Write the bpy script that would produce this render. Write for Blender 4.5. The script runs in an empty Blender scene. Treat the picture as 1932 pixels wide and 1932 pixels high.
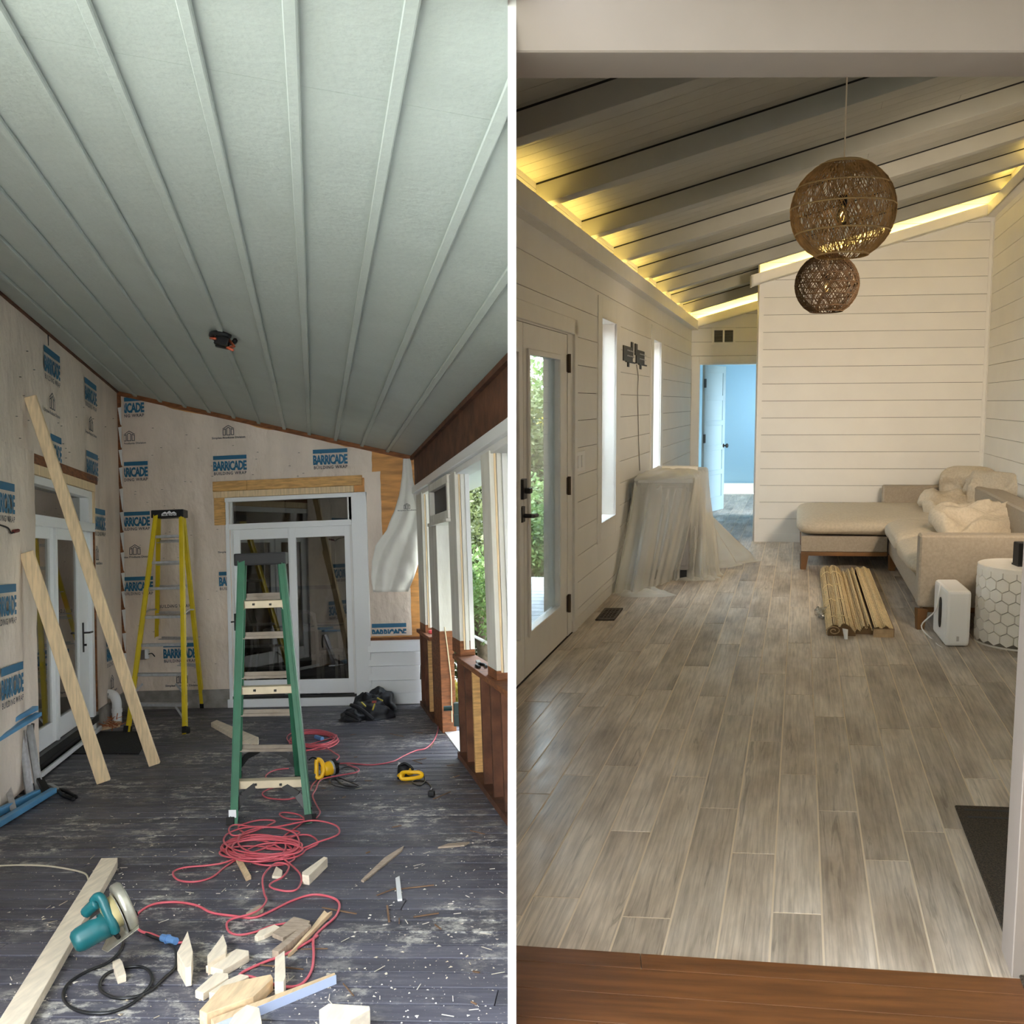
import bpy, bmesh, math, random
import numpy as np
from mathutils import Vector, Matrix, noise
random.seed(7)
V = Vector
SC = bpy.context.scene
COL = SC.collection
F = 1800.0            # focal length in pixels of the 1932 px frame

# ------------------------------------------------------------ camera, world, sun, exposure
def _n(*a): return V(a).normalized()
# axes of the two rooms in camera space (x right, y up, z back)
zA = _n(-1633, 44220, -1800); xA = _n(1, .041, .1); xA = (xA - zA*xA.dot(zA)).normalized(); yA = zA.cross(xA)
dA = _n(-372, -87, -1800)
zB = V((-100, 16060, 1800)); dB = _n(546, 208, -1800); zB = (zB - dB*zB.dot(dB)).normalized()
xB = V((1, -.005, .1)); xB = (xB - zB*xB.dot(zB)).normalized(); yB = zB.cross(xB)
M_CAM = Matrix((xA, yA, zA))               # camera space -> world (world = the porch's own level frame)
HA, HB = 1.70, 1.55                        # eye height above either floor
CAM = V((0, 0, HA))
cam_data = bpy.data.cameras.new('camera'); cam_data.sensor_width = 36; cam_data.lens = 36*F/1932
cam_data.clip_start = .05; cam_data.clip_end = 300
cam = bpy.data.objects.new('camera', cam_data); COL.objects.link(cam)
cam.matrix_world = Matrix.Translation(CAM) @ M_CAM.to_4x4()
SC.camera = cam

W = bpy.data.worlds.new('world'); SC.world = W; W.use_nodes = True
_nt = W.node_tree; _nt.nodes.clear()
_o = _nt.nodes.new('ShaderNodeOutputWorld'); _b = _nt.nodes.new('ShaderNodeBackground')
_s = _nt.nodes.new('ShaderNodeTexSky'); _s.sky_type = 'PREETHAM'; _s.turbidity = 6
_s.sun_direction = _n(-.1, -.7, 1.1)
_m = _nt.nodes.new('ShaderNodeMix'); _m.data_type = 'RGBA'; _m.inputs[0].default_value = .8
_m.inputs[7].default_value = (.86, .93, 1, 1)
_nt.links.new(_s.outputs[0], _m.inputs[6]); _nt.links.new(_m.outputs[2], _b.inputs[0])
_b.inputs[1].default_value = 6.2
_nt.links.new(_b.outputs[0], _o.inputs[0])
sun_d = bpy.data.lights.new('sun', 'SUN'); sun_d.energy = 4.0; sun_d.angle = .02; sun_d.color = (1, .93, .8)
sun = bpy.data.objects.new('sun', sun_d); COL.objects.link(sun)
sun.rotation_euler = V((-.1, -.7, 1.1)).to_track_quat('Z', 'Y').to_euler(); sun.location = (-5, -8, 14)
SC.view_settings.view_transform = 'Standard'; SC.view_settings.look = 'None'
SC.view_settings.gamma = 1; SC.view_settings.use_curve_mapping = False
SC.view_settings.exposure = 1.4
SC.cycles.max_bounces = 10; SC.cycles.diffuse_bounces = 5; SC.cycles.transparent_max_bounces = 24
SC.cycles.glossy_bounces = 4; SC.cycles.sample_clamp_indirect = 6

# ------------------------------------------------------------ rooms and planes
class Room:
    def __init__(s, R, h, d):
        s.R = R                                   # camera space -> room space
        s.h = h; s.c = V((0, 0, h)); s.D = (R @ d).normalized(); s.D.z = 0; s.D.normalize()
        s.W = Matrix.Translation(CAM) @ (M_CAM @ R.transposed()).to_4x4() @ Matrix.Translation((0, 0, -h))
    def ray(s, px, py): return s.R @ V((px-966, 966-py, -F))
    def fl(s, px, py, z=0.0):
        r = s.ray(px, py); k = (z-s.h)/r.z
        return s.c + r*k
    def at(s, px, py, zc):                        # point at camera depth zc
        return s.c + s.ray(px, py)*(zc/F)
    def camx(s, p): return (s.R.transposed() @ (V(p)-s.c))
RA = Room(M_CAM, HA, dA)
RB = Room(Matrix((xB, yB, zB)), HB, dB)
X = V((1, 0, 0)); Z = V((0, 0, 1))
class Plane:
    """vertical wall plane: u along U, z up, d towards N (the room side)"""
    def __init__(s, room, p0, U, toward):
        s.room = room; s.p0 = V(p0); s.U = U.normalized(); s.N = Z.cross(s.U)
        if s.N.dot(V(toward)-s.p0) < 0: s.N = -s.N
    def hit(s, px, py, off=0.0):
        r = s.room.ray(px, py); k = (s.p0 + s.N*off - s.room.c).dot(s.N)/r.dot(s.N)
        p = s.room.c + r*k - s.p0
        return p.dot(s.U), p.z
    def pt(s, u, z, d=0.0): return s.p0 + s.U*u + Z*z + s.N*d
A_CLIP = 1; B_CLIP = 2
PT = .0102     # half thickness of the partition

# ------------------------------------------------------------ mesh builder
class MB:
    def __init__(s): s.v = []; s.f = []
    def add(s, vs, fs):
        o = len(s.v); s.v += [V(v) for v in vs]; s.f += [tuple(i+o for i in f) for f in fs]; return s
    def pp(s, o, a, b, c):                        # parallelepiped
        o, a, b, c = V(o), V(a), V(b), V(c)
        vs = [o, o+a, o+a+b, o+b, o+c, o+a+c, o+a+b+c, o+b+c]
        fs = [(0,3,2,1),(4,5,6,7),(0,1,5,4),(1,2,6,5),(2,3,7,6),(3,0,4,7)]
        if a.cross(b).dot(c) < 0: fs = [tuple(reversed(f)) for f in fs]
        return s.add(vs, fs)
    def box(s, c, sx, sy, sz, M=None):            # centre, sizes, optional rotation
        M = M or Matrix.Identity(3); a, b, d = M @ V((sx,0,0)), M @ V((0,sy,0)), M @ V((0,0,sz))
        return s.pp(V(c)-a/2-b/2-d/2, a, b, d)
    def wb(s, P, u0, u1, z0, z1, d0, d1):         # box on a wall plane
        return s.pp(P.pt(u0, z0, d0), P.U*(u1-u0), Z*(z1-z0), P.N*(d1-d0))
    def prism(s, pts, vec):
        n = len(pts); vec = V(vec); pts = [V(p) for p in pts]
        return s.add(pts + [p+vec for p in pts], [tuple(range(n))[::-1], tuple(range(n, 2*n))] +
                     [(i, (i+1) % n, (i+1) % n+n, i+n) for i in range(n)])
    def beam(s, a, b, w, h, up=Z, w2=None, h2=None):   # box from a to b; h along 'up'
        a, b = V(a), V(b); d = (b-a).normalized(); sd = d.cross(V(up)).normalized(); u = sd.cross(d)
        w2 = w2 or w; h2 = h2 or h
        vs = []
        for p, ww, hh in ((a, w, h), (b, w2, h2)):
            vs += [p-sd*ww/2-u*hh/2, p+sd*ww/2-u*hh/2, p+sd*ww/2+u*hh/2, p-sd*ww/2+u*hh/2]
        return s.add(vs, [(3,2,1,0),(4,5,6,7),(0,1,5,4),(1,2,6,5),(2,3,7,6),(3,0,4,7)])
    def tube(s, pts, r, n=6, closed=False, taper=None):
        pts = [V(p) for p in pts]; m = len(pts); base = len(s.v)
        prev = None
        for i, p in enumerate(pts):
            if closed: d = pts[(i+1) % m]-pts[i-1]
            else: d = pts[min(i+1, m-1)]-pts[max(i-1, 0)]
            if d.length < 1e-9: d = V((1, 0, 0))
            d.normalize()
            if prev is None:
                a = d.cross(Z) if abs(d.z) < .9 else d.cross(X)
            else:
                a = prev - d*prev.dot(d)
            a.normalize(); b = d.cross(a); prev = a
            rr = r if taper is None else r*(1+(taper-1)*i/(m-1))
            for k in range(n):
                t = 2*math.pi*k/n; s.v.append(p + a*math.cos(t)*rr + b*math.sin(t)*rr)
        for i in range(m if closed else m-1):
            j = (i+1) % m
            for k in range(n):
                l = (k+1) % n; s.f.append((base+i*n+k, base+i*n+l, base+j*n+l, base+j*n+k))
        if not closed:
            s.f.append(tuple(base+k for k in range(n))[::-1]); s.f.append(tuple(base+(m-1)*n+k for k in range(n)))
        return s
    def lathe(s, prof, M=None, n=20, cap=True):    # prof: (r, z)
        M = M or Matrix.Identity(4); base = len(s.v); m = len(prof)
        for r, z in prof:
            for k in range(n):
                t = 2*math.pi*k/n; s.v.append(M @ V((r*math.cos(t), r*math.sin(t), z)))
        for i in range(m-1):
            for k in range(n):
                l = (k+1) % n; s.f.append((base+i*n+k, base+i*n+l, base+(i+1)*n+l, base+(i+1)*n+k))
        if cap:
            s.f.append(tuple(base+k for k in range(n))[::-1]); s.f.append(tuple(base+(m-1)*n+k for k in range(n)))
        return s
    def grid(s, fn, nu, nv):
        base = len(s.v)
        for j in range(nv+1):
            for i in range(nu+1): s.v.append(V(fn(i/nu, j/nv)))
        for j in range(nv):
            for i in range(nu):
                a = base+j*(nu+1)+i; s.f.append((a, a+1, a+nu+2, a+nu+1))
        return s

def tag(o, label=None, cat=None, group=None, kind=None):
    if label: o['label'] = label
    if cat: o['category'] = cat
    if group: o['group'] = group
    if kind: o['kind'] = kind
    return o
def root(name, room, base, label=None, cat=None, group=None, kind=None, rz=0.0):
    o = bpy.data.objects.new(name, None); o.empty_display_size = .1; COL.objects.link(o)
    loc = Matrix.Translation(V(base)) @ Matrix.Rotation(rz, 4, 'Z')
    o.matrix_world = room.W @ loc
    BASES[o.name] = (room, loc)
    return tag(o, label, cat, group, kind)
BASES = {}
def build(name, mb, mat, parent=None, room=None, bevel=0.0, smooth=False, clip=0, subsurf=0, seg=2, solid=0, planes=(), origin=None):
    """link the builder's shapes as ONE mesh object. Vertices are in room coordinates."""
    if parent is not None:
        r0 = parent
        while r0.parent is not None: r0 = r0.parent
        room, loc = BASES[parent.name]
    else:
        lo = [min(v[i] for v in mb.v) for i in range(3)]; hi = [max(v[i] for v in mb.v) for i in range(3)]
        loc = Matrix.Translation(((lo[0]+hi[0])/2, (lo[1]+hi[1])/2, lo[2]))
        if origin is not None: loc = Matrix.Translation(V(origin))
    me = bpy.data.meshes.new(name)
    vs = mb.v
    me.from_pydata([tuple(v) for v in vs], [], mb.f)
    if bevel or clip or planes or True:
        bm = bmesh.new(); bm.from_mesh(me)
        if bevel:
            bmesh.ops.recalc_face_normals(bm, faces=bm.faces)
            es = [e for e in bm.edges if len(e.link_faces) == 2 and e.calc_face_angle(0) > .5]
            bmesh.ops.bevel(bm, geom=es, offset=bevel, segments=seg, profile=.7, affect='EDGES', clamp_overlap=True)
        if clip:
            n = (room.R @ V((1, 0, 0))); sgn = -1 if clip == A_CLIP else 1
            bmesh.ops.bisect_plane(bm, geom=bm.verts[:]+bm.edges[:]+bm.faces[:], plane_co=room.c + n*sgn*PT,
                                   plane_no=n*(-sgn), clear_outer=True)
        for co, no in planes:                     # keep the side away from no
            bmesh.ops.bisect_plane(bm, geom=bm.verts[:]+bm.edges[:]+bm.faces[:], plane_co=co, plane_no=no, clear_outer=True)
            bd = [e for e in bm.edges if e.is_boundary]
            if bd:
                try: bmesh.ops.holes_fill(bm, edges=bd, sides=0)
                except Exception: pass
        if len(bm.faces) == 0:
            bm.free(); bpy.data.meshes.remove(me); return None
        bm.transform(loc.inverted()); bm.to_mesh(me); bm.free()
    if smooth:
        for p in me.polygons: p.use_smooth = True
    if isinstance(mat, (list, tuple)):
        for m in mat: me.materials.append(m)
    else: me.materials.append(mat)
    o = bpy.data.objects.new(name, me); COL.objects.link(o)
    if parent is not None:
        o.parent = parent; BASES[o.name] = (room, loc)
    else:
        o.matrix_world = room.W @ loc; BASES[o.name] = (room, loc)
    if subsurf:
        m = o.modifiers.new('s', 'SUBSURF'); m.levels = m.render_levels = subsurf
    if solid:
        m = o.modifiers.new('t', 'SOLIDIFY'); m.thickness = solid; m.offset = 0
    return o
def struct(name, mb, mat, room, **k):
    o = build(name, mb, mat, None, room, **k)
    if o: o['kind'] = 'structure'
    return o

# ------------------------------------------------------------ materials
MATS = {}
def mat(name, col, rough=.6, metal=0.0, var=0.0, scale=8.0, stretch=(1, 1, 1), bump=0.0, bscale=40.0, spec=.5,
        col2=None, rnd=0.0, detail=6, emit=None, estr=0.0, trans=0.0, coord='Object', contrast=None, alpha=None, bdist=.01):
    if name in MATS: return MATS[name]
    m = bpy.data.materials.new(name); m.use_nodes = True; nt = m.node_tree; nt.nodes.clear(); N = nt.nodes; L = nt.links
    out = N.new('ShaderNodeOutputMaterial'); p = N.new('ShaderNodeBsdfPrincipled')
    L.new(p.outputs[0], out.inputs[0])
    p.inputs['Base Color'].default_value = (*col, 1); p.inputs['Roughness'].default_value = rough
    p.inputs['Metallic'].default_value = metal
    p.inputs['Specular IOR Level'].default_value = spec
    if trans: p.inputs['Transmission Weight'].default_value = trans
    if alpha is not None: p.inputs['Alpha'].default_value = alpha
    if emit: p.inputs['Emission Color'].default_value = (*emit, 1); p.inputs['Emission Strength'].default_value = estr
    tc = N.new('ShaderNodeTexCoord'); mp = N.new('ShaderNodeMapping'); mp.inputs['Scale'].default_value = stretch
    L.new(tc.outputs[coord], mp.inputs[0])
    oi = N.new('ShaderNodeObjectInfo')
    if rnd:
        ad = N.new('ShaderNodeVectorMath'); ad.operation = 'ADD'; cx = N.new('ShaderNodeMath'); cx.operation = 'MULTIPLY'; cx.inputs[1].default_value = 37
        L.new(oi.outputs['Random'], cx.inputs[0]); L.new(mp.outputs[0], ad.inputs[0]); L.new(cx.outputs[0], ad.inputs[1]); vec = ad.outputs[0]
    else: vec = mp.outputs[0]
    if var or col2:
        nz = N.new('ShaderNodeTexNoise'); nz.inputs['Scale'].default_value = scale; nz.inputs['Detail'].default_value = detail
        L.new(vec, nz.inputs['Vector'])
        cr = N.new('ShaderNodeValToRGB'); c = contrast or (.35, .65)
        cr.color_ramp.elements[0].position, cr.color_ramp.elements[1].position = c
        a = tuple(x*(1-var) for x in col); b = col2 or tuple(min(1, x*(1+var)) for x in col)
        cr.color_ramp.elements[0].color = (*a, 1); cr.color_ramp.elements[1].color = (*b, 1)
        L.new(nz.outputs[0], cr.inputs[0]); src = cr.outputs[0]
        if rnd:
            hs = N.new('ShaderNodeHueSaturation'); mr = N.new('ShaderNodeMapRange')
            mr.inputs['To Min'].default_value = 1-rnd; mr.inputs['To Max'].default_value = 1+rnd
            L.new(oi.outputs['Random'], mr.inputs[0]); L.new(mr.outputs[0], hs.inputs['Value']); L.new(src, hs.inputs['Color']); src = hs.outputs[0]
        L.new(src, p.inputs['Base Color'])
    if bump:
        nb = N.new('ShaderNodeTexNoise'); nb.inputs['Scale'].default_value = bscale; nb.inputs['Detail'].default_value = 5
        L.new(vec, nb.inputs['Vector']); bp = N.new('ShaderNodeBump'); bp.inputs['Strength'].default_value = bump; bp.inputs['Distance'].default_value = bdist
        L.new(nb.outputs[0], bp.inputs['Height']); L.new(bp.outputs[0], p.inputs['Normal'])
    MATS[name] = m
    return m
def glass(name, tint=(.9, .95, .95), refl=.12, rough=0.0, rmax=.9):
    if name in MATS: return MATS[name]
    m = bpy.data.materials.new(name); m.use_nodes = True; nt = m.node_tree; nt.nodes.clear(); N = nt.nodes; L = nt.links
    out = N.new('ShaderNodeOutputMaterial'); t = N.new('ShaderNodeBsdfTransparent'); g = N.new('ShaderNodeBsdfGlossy')
    t.inputs[0].default_value = (*tint, 1); g.inputs['Roughness'].default_value = rough
    mx = N.new('ShaderNodeMixShader'); lw = N.new('ShaderNodeLayerWeight'); lw.inputs[0].default_value = .35
    mr = N.new('ShaderNodeMapRange'); mr.inputs['To Min'].default_value = refl; mr.inputs['To Max'].default_value = rmax
    L.new(lw.outputs['Fresnel'], mr.inputs[0]); L.new(mr.outputs[0], mx.inputs[0])
    L.new(t.outputs[0], mx.inputs[1]); L.new(g.outputs[0], mx.inputs[2]); L.new(mx.outputs[0], out.inputs[0])
    MATS[name] = m
    return m
def g(r, gg, b):     # sRGB 0-255 -> linear
    f = lambda c: (c/255/12.92) if c <= 10 else ((c/255+.055)/1.055)**2.4
    return (f(r), f(gg), f(b))
# ------------------------------------------------------------ materials used widely
white_trim = mat('white_trim', (.78, .78, .77), .45, var=.03, scale=3)
white_gloss = mat('white_gloss', (.82, .84, .86), .3)
pine = mat('pine', g(226, 200, 160), .6, var=.14, scale=4, stretch=(14, 14, 1.2), rnd=.08)
pine_pale = mat('pine_pale', g(232, 218, 196), .65, var=.1, scale=6, stretch=(8, 1.2, 8), rnd=.06)
pine_gold = mat('pine_gold', g(205, 160, 98), .6, var=.22, scale=4, stretch=(2, 2, 14), bump=.1, bscale=20)
brown_wood = mat('brown_wood', g(128, 78, 44), .7, var=.3, scale=5, stretch=(2, 2, 10), bump=.2)
dark_wood = mat('dark_wood', g(92, 56, 36), .8, var=.35, scale=6, stretch=(1, 1, 1), bump=.3)
black_rubber = mat('black_rubber', (.012, .012, .013), .6)
black_plastic = mat('black_plastic', (.01, .01, .011), .5, spec=.25)
black_metal = mat('black_metal', (.02, .02, .02), .45, metal=.3)
steel = mat('steel', (.5, .5, .5), .35, metal=.9, var=.15, scale=20)
alu = mat('aluminium', (.52, .52, .54), .42, metal=.75, var=.1, scale=30)
concrete = mat('concrete', g(140, 136, 130), .9, var=.2, scale=9, bump=.4)
house_blue = mat('print_blue', g(38, 104, 140), .6, var=.05)
print_black = mat('print_black', g(45, 52, 66), .7)
# ------------------------------------------------------------ partition between the two rooms
def camspace(px_x, y, z): return None
mb = MB()
c0 = RA.c; rx, ry, rz = (M_CAM @ V((1,0,0))), (M_CAM @ V((0,1,0))), (M_CAM @ V((0,0,-1)))
mb.pp(c0 - rx*PT + rz*2.3 - ry*2.55, rx*2*PT, rz*4.3, ry*6.2)
struct('wall_partition', mb, white_trim, RA)

# ============================================================ ROOM A : the porch
D = RA.D
pBW = RA.fl(500, 1333)
BW = Plane(RA, pBW, X, (0, 0, 0))
pLW = RA.fl(233, 1338)
LW = Plane(RA, pLW, D, RA.fl(500, 1500))       # u grows away from the camera
pKW = RA.fl(868, 1428)
KW = Plane(RA, pKW, D, RA.fl(500, 1500))
NEAR = -8.5                                    # how far the porch runs back past the camera, along D
# ceiling
def bwp(px, py, d=0): u, z = BW.hit(px, py, d); return BW.pt(u, z, d)
ca, cb = bwp(220, 738), bwp(770, 859)
cn = (cb-ca).cross(D).normalized()
if cn.z < 0: cn = -cn
def ceil_z(p): p = V(p); return ca.z - (cn.x*(p.x-ca.x)+cn.y*(p.y-ca.y))/cn.z
def ceil_hit(px, py, off=0.0):
    r = RA.ray(px, py); k = (ca - cn*off - RA.c).dot(cn)/r.dot(cn); return RA.c + r*k
LEN = 16.3
paint = mat('ceiling_paint', g(172, 180, 175), .5, var=.03, scale=3, stretch=(1, 1, 1), bump=.35, bscale=28, spec=.45)
bxs = [257, 304, 350, 395.5, 442, 489, 537, 584, 633.5, 683, 731]
def on_line(px):                               # where pixel column px meets the ceiling line on the back wall
    lo, hi = -.3, 1.3
    for _ in range(40):
        m = (lo+hi)/2; q = ca+(cb-ca)*m
        c = RA.camx(q); x = 966+F*c.x/-c.z
        if x < px: lo = m
        else: hi = m
    return ca+(cb-ca)*lo
bl = [on_line(x) for x in bxs]
edges = [ca - (cb-ca).normalized()*.06] + bl + [cb + (cb-ca).normalized()*.1]
ceil_root = root('ceiling', RA, ca, kind='structure')
for i in range(len(edges)-1):
    e0 = edges[i]+(cb-ca).normalized()*.002; e1 = edges[i+1]-(cb-ca).normalized()*.002
    cuts = [0.35, -3.6-(i % 2)*.9, -8.4, -LEN] if i > 1 else [0.35, -LEN]
    for j in range(len(cuts)-1):
        mb = MB().prism([e0+D*cuts[j], e1+D*cuts[j], e1+D*(cuts[j+1]+.001), e0+D*(cuts[j+1]+.001)], cn*.014)
        build('panel', mb, paint, ceil_root, clip=A_CLIP)
wdir = (cb-ca).normalized()
for i, q in enumerate(bl):
    mb = MB().pp(q - wdir*.021 - cn*.022 + D*.02, wdir*.042, -D*LEN, cn*.0215)
    build('batten', mb, paint, ceil_root, bevel=.004, clip=A_CLIP, seg=1)
# roof above the boards so no sky leaks
mb = MB().pp(ca + cn*.05 - wdir*.5 + D*.6, wdir*((cb-ca).length+.95), -D*(LEN+.6), cn*.05)
struct('trim_roof', mb, dark_wood, RA, clip=A_CLIP)

# ---- deck floor boards, each its own piece
deckm = mat('deck_board', g(72, 70, 74), .6, spec=.35)
def deck_material():
    m = deckm; nt = m.node_tree; N = nt.nodes; L = nt.links; p = [n for n in N if n.type == 'BSDF_PRINCIPLED'][0]
    geo = N.new('ShaderNodeNewGeometry'); oi = N.new('ShaderNodeObjectInfo')
    def noise_(scale, st, detail=6, rough=.6, add=None):
        mp = N.new('ShaderNodeMapping'); mp.inputs['Scale'].default_value = st; L.new(geo.outputs['Position'], mp.inputs[0])
        nz = N.new('ShaderNodeTexNoise'); nz.inputs['Scale'].default_value = scale; nz.inputs['Detail'].default_value = detail; nz.inputs['Roughness'].default_value = rough
        L.new(mp.outputs[0], nz.inputs['Vector']); return nz.outputs[0]
    def ramp(src, a, b, ca_, cb_):
        r = N.new('ShaderNodeValToRGB'); r.color_ramp.elements[0].position = a; r.color_ramp.elements[1].position = b
        r.color_ramp.elements[0].color = (*ca_, 1); r.color_ramp.elements[1].color = (*cb_, 1); L.new(src, r.inputs[0]); return r.outputs[0]
    def mixc(f, a, b):
        mx = N.new('ShaderNodeMix'); mx.data_type = 'RGBA'; L.new(f, mx.inputs[0]); L.new(a, mx.inputs[6])
        if isinstance(b, tuple): mx.inputs[7].default_value = (*b, 1)
        else: L.new(b, mx.inputs[7])
        return mx.outputs[2]
    def mul(a, b):
        x = N.new('ShaderNodeMath'); x.operation = 'MULTIPLY'; L.new(a, x.inputs[0]); L.new(b, x.inputs[1]); return x.outputs[0]
    grain = ramp(noise_(3, (1.0, 14, 8)), .2, .85, g(68, 67, 76), g(98, 97, 107))
    hs = N.new('ShaderNodeHueSaturation'); mr = N.new('ShaderNodeMapRange'); mr.inputs['To Min'].default_value = .75; mr.inputs['To Max'].default_value = 1.3
    L.new(oi.outputs['Random'], mr.inputs[0]); L.new(mr.outputs[0], hs.inputs['Value']); L.new(grain, hs.inputs['Color'])
    wear = ramp(noise_(7, (1, 1.8, 1), 8, .7), .54, .7, (0, 0, 0), (1, 1, 1))
    c = mixc(mul(wear, ramp(noise_(1.1, (1, 1, 1), 3), .4, .6, (0,)*3, (.55,)*3)), hs.outputs[0], g(146, 142, 142))
    dust = mul(ramp(noise_(7, (1, 1.5, 1), 12, .8), .5, .6, (0,)*3, (1,)*3), ramp(noise_(.9, (1, 1, 1), 4), .46, .58, (0,)*3, (1,)*3))
    c = mixc(dust, c, g(196, 192, 184))
    speck = ramp(noise_(70, (1, 1, 1), 2), .68, .72, (0,)*3, (.8,)*3)
    c = mixc(speck, c, g(205, 195, 180))
    L.new(c, p.inputs['Base Color'])
    L.new(ramp(noise_(2.2, (1, 4, 1), 4), .3, .7, (.36,)*3, (.65,)*3), p.inputs['Roughness'])
    bp = N.new('ShaderNodeBump'); bp.inputs['Strength'].default_value = .2; bp.inputs['Distance'].default_value = .003
    L.new(noise_(4, (1, 40, 8), 6), bp.inputs['Height']); L.new(bp.outputs[0], p.inputs['Normal'])
deck_material()
floor_root = root('floor', RA, RA.fl(500, 1650), kind='structure')
y_bw = pBW.y
PITCH = .1355
def left_s(y): return pLW.x + D.x/D.y*(y-pLW.y)
def right_s(y): return pKW.x + D.x/D.y*(y-pKW.y) + .25
k = 0; y = y_bw
while y > 1.2:
    y0 = y-PITCH; y1 = y-.014
    dz = random.uniform(-.0012, .0012)
    x0, x1 = left_s(y)-.02, right_s(y)
    cutx = random.choice([None, None, random.uniform(x0+.6, x1-.4)])
    for a, b in ([(x0, x1)] if cutx is None else [(x0, cutx-.002), (cutx+.002, x1)]):
        mb = MB().pp((a, y0, -.03+dz), (b-a, 0, 0), (0, y1-y0, 0), (0, 0, .03))
        build('board', mb, deckm, floor_root, clip=A_CLIP, bevel=.002, seg=1)
    y = y0
void = mat('gap_dark', (.012, .011, .011), .9)
mb = MB().pp((left_s(-1)-1, -1, -.12), (right_s(-1)-left_s(-1)+2, 0, 0), (0, 2.2, 0), (0, 0, .1))
struct('floor_rear', mb, deckm, RA, clip=A_CLIP)
mb = MB().prism([V((left_s(y_bw), y_bw, -.1)), V((right_s(y_bw)-.1, y_bw, -.1)), V((right_s(1)-.1, 1, -.1)), V((left_s(1), 1, -.1))], V((0, 0, .045)))
struct('floor_joists', mb, void, RA, clip=A_CLIP)

# ---- house wrap
wrapm = mat('house_wrap', g(224, 209, 195), .6, var=.11, scale=1.6, stretch=(1.3, 1.3, .7), bump=.55, bscale=7, detail=8, bdist=.05)  # colour streaks stand in for shading on the wrinkles, besides stains
def wrapsheet(P, u0, u1, z0, z1, d=.006, amp=.011, seed=0.0, nu=None, nv=None, ragged=0):
    """a sheet of wrap: z0/z1 numbers or functions of u"""
    f0 = z0 if callable(z0) else (lambda u: z0); f1 = z1 if callable(z1) else (lambda u: z1)
    nu = nu or max(4, int(abs(u1-u0)/.05)); nv = nv or max(4, int(abs(f1(u0)-f0(u0))/.05))
    def fn(a, b):
        u = u0+(u1-u0)*a; z = f0(u)+(f1(u)-f0(u))*b
        n = noise.fractal(V((u*2.6+seed, z*1.1, seed)), 1, 2, 4)+.55*noise.noise(V((u*13+seed, z*2.4, seed*2)))
        e = min(a, 1-a, b, 1-b)
        rg = ragged*noise.noise(V((z*9, u*9, seed+5)))
        return P.pt(u+(rg if a in (0, 1) else 0), z+(rg if b in (0, 1) else 0), d+amp*(.6+n)*min(1, .25+e*8))
    return MB().grid(fn, nu, nv)

fonts = {}
def text_mesh(txt, size, sx=1.0, bold=0.0, sp=1.0):
    key = (txt, size, sx, bold, sp)
    if key in fonts: return fonts[key]
    c = bpy.data.curves.new('t', 'FONT'); c.body = txt; c.size = size; c.offset = bold; c.space_character = sp
    c.resolution_u = 2
    o = bpy.data.objects.new('t', c); COL.objects.link(o)
    dg = bpy.context.evaluated_depsgraph_get(); me = bpy.data.meshes.new_from_object(o.evaluated_get(dg))
    vs = [V((v.co.x*sx, v.co.y, 0)) for v in me.vertices]; fs = [tuple(p.vertices) for p in me.polygons]
    bpy.data.objects.remove(o); bpy.data.curves.remove(c); bpy.data.meshes.remove(me)
    w = max(v.x for v in vs) if vs else 0; lo = min(v.x for v in vs) if vs else 0
    fonts[key] = (vs, fs, lo, w); return fonts[key]
def put_text(mb, P, u, z, width, txt, height, d=.014, bold=0.0, sp=1.0, flip=1, left=None):
    """text from u to u+width along the plane, cap height 'height'"""
    vs, fs, lo, hi = text_mesh(txt, height*1.4, 1, bold*height, sp)
    k = width/(hi-lo)
    mb.add([P.pt(u+flip*(v.x-lo)*k, z+v.y, d) for v in vs], fs if flip*P.N.dot(P.U.cross(Z)) > 0 else [f[::-1] for f in fs])
    return mb
def clipx(mb, P, u0, u1):
    """drop the part of a print beyond [u0,u1] by squeezing points onto the limit"""
    for i, v in enumerate(mb.v):
        u = (v-P.p0).dot(P.U)
        if u < u0: mb.v[i] = v + P.U*(u0-u)
        if u > u1: mb.v[i] = v + P.U*(u1-u)
def emblem(P, parent, u, z, w, flip, d=.027, clip=None, under='BARRICADE', tagline=True, cutz=None):
    """blue bar, bold blue word under it, small tagline"""
    mb = MB()
    mb.pp(P.pt(u, z-.27*w*.42-.0, d), P.U*flip*w, Z*.27*w*.42, P.N*.0008)
    put_text(mb, P, u, z-w*.42, w, 'BARRICADE', w*.255, d+.001, bold=.06, sp=.88, flip=flip)
    if clip: clipx(mb, P, *clip)
    if cutz is not None:
        for i, v in enumerate(mb.v):
            if v.z < cutz: mb.v[i] = V((v.x, v.y, cutz))
    build('print', mb, house_blue, parent)
    if tagline:
        mb = put_text(MB(), P, u+.02*w, z-w*.555, w*.97, 'BUILDING WRAP', w*.085, d+.001, bold=.02, sp=1.15, flip=flip)
        if clip: clipx(mb, P, *clip)
        build('print', mb, print_black, parent)
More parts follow.
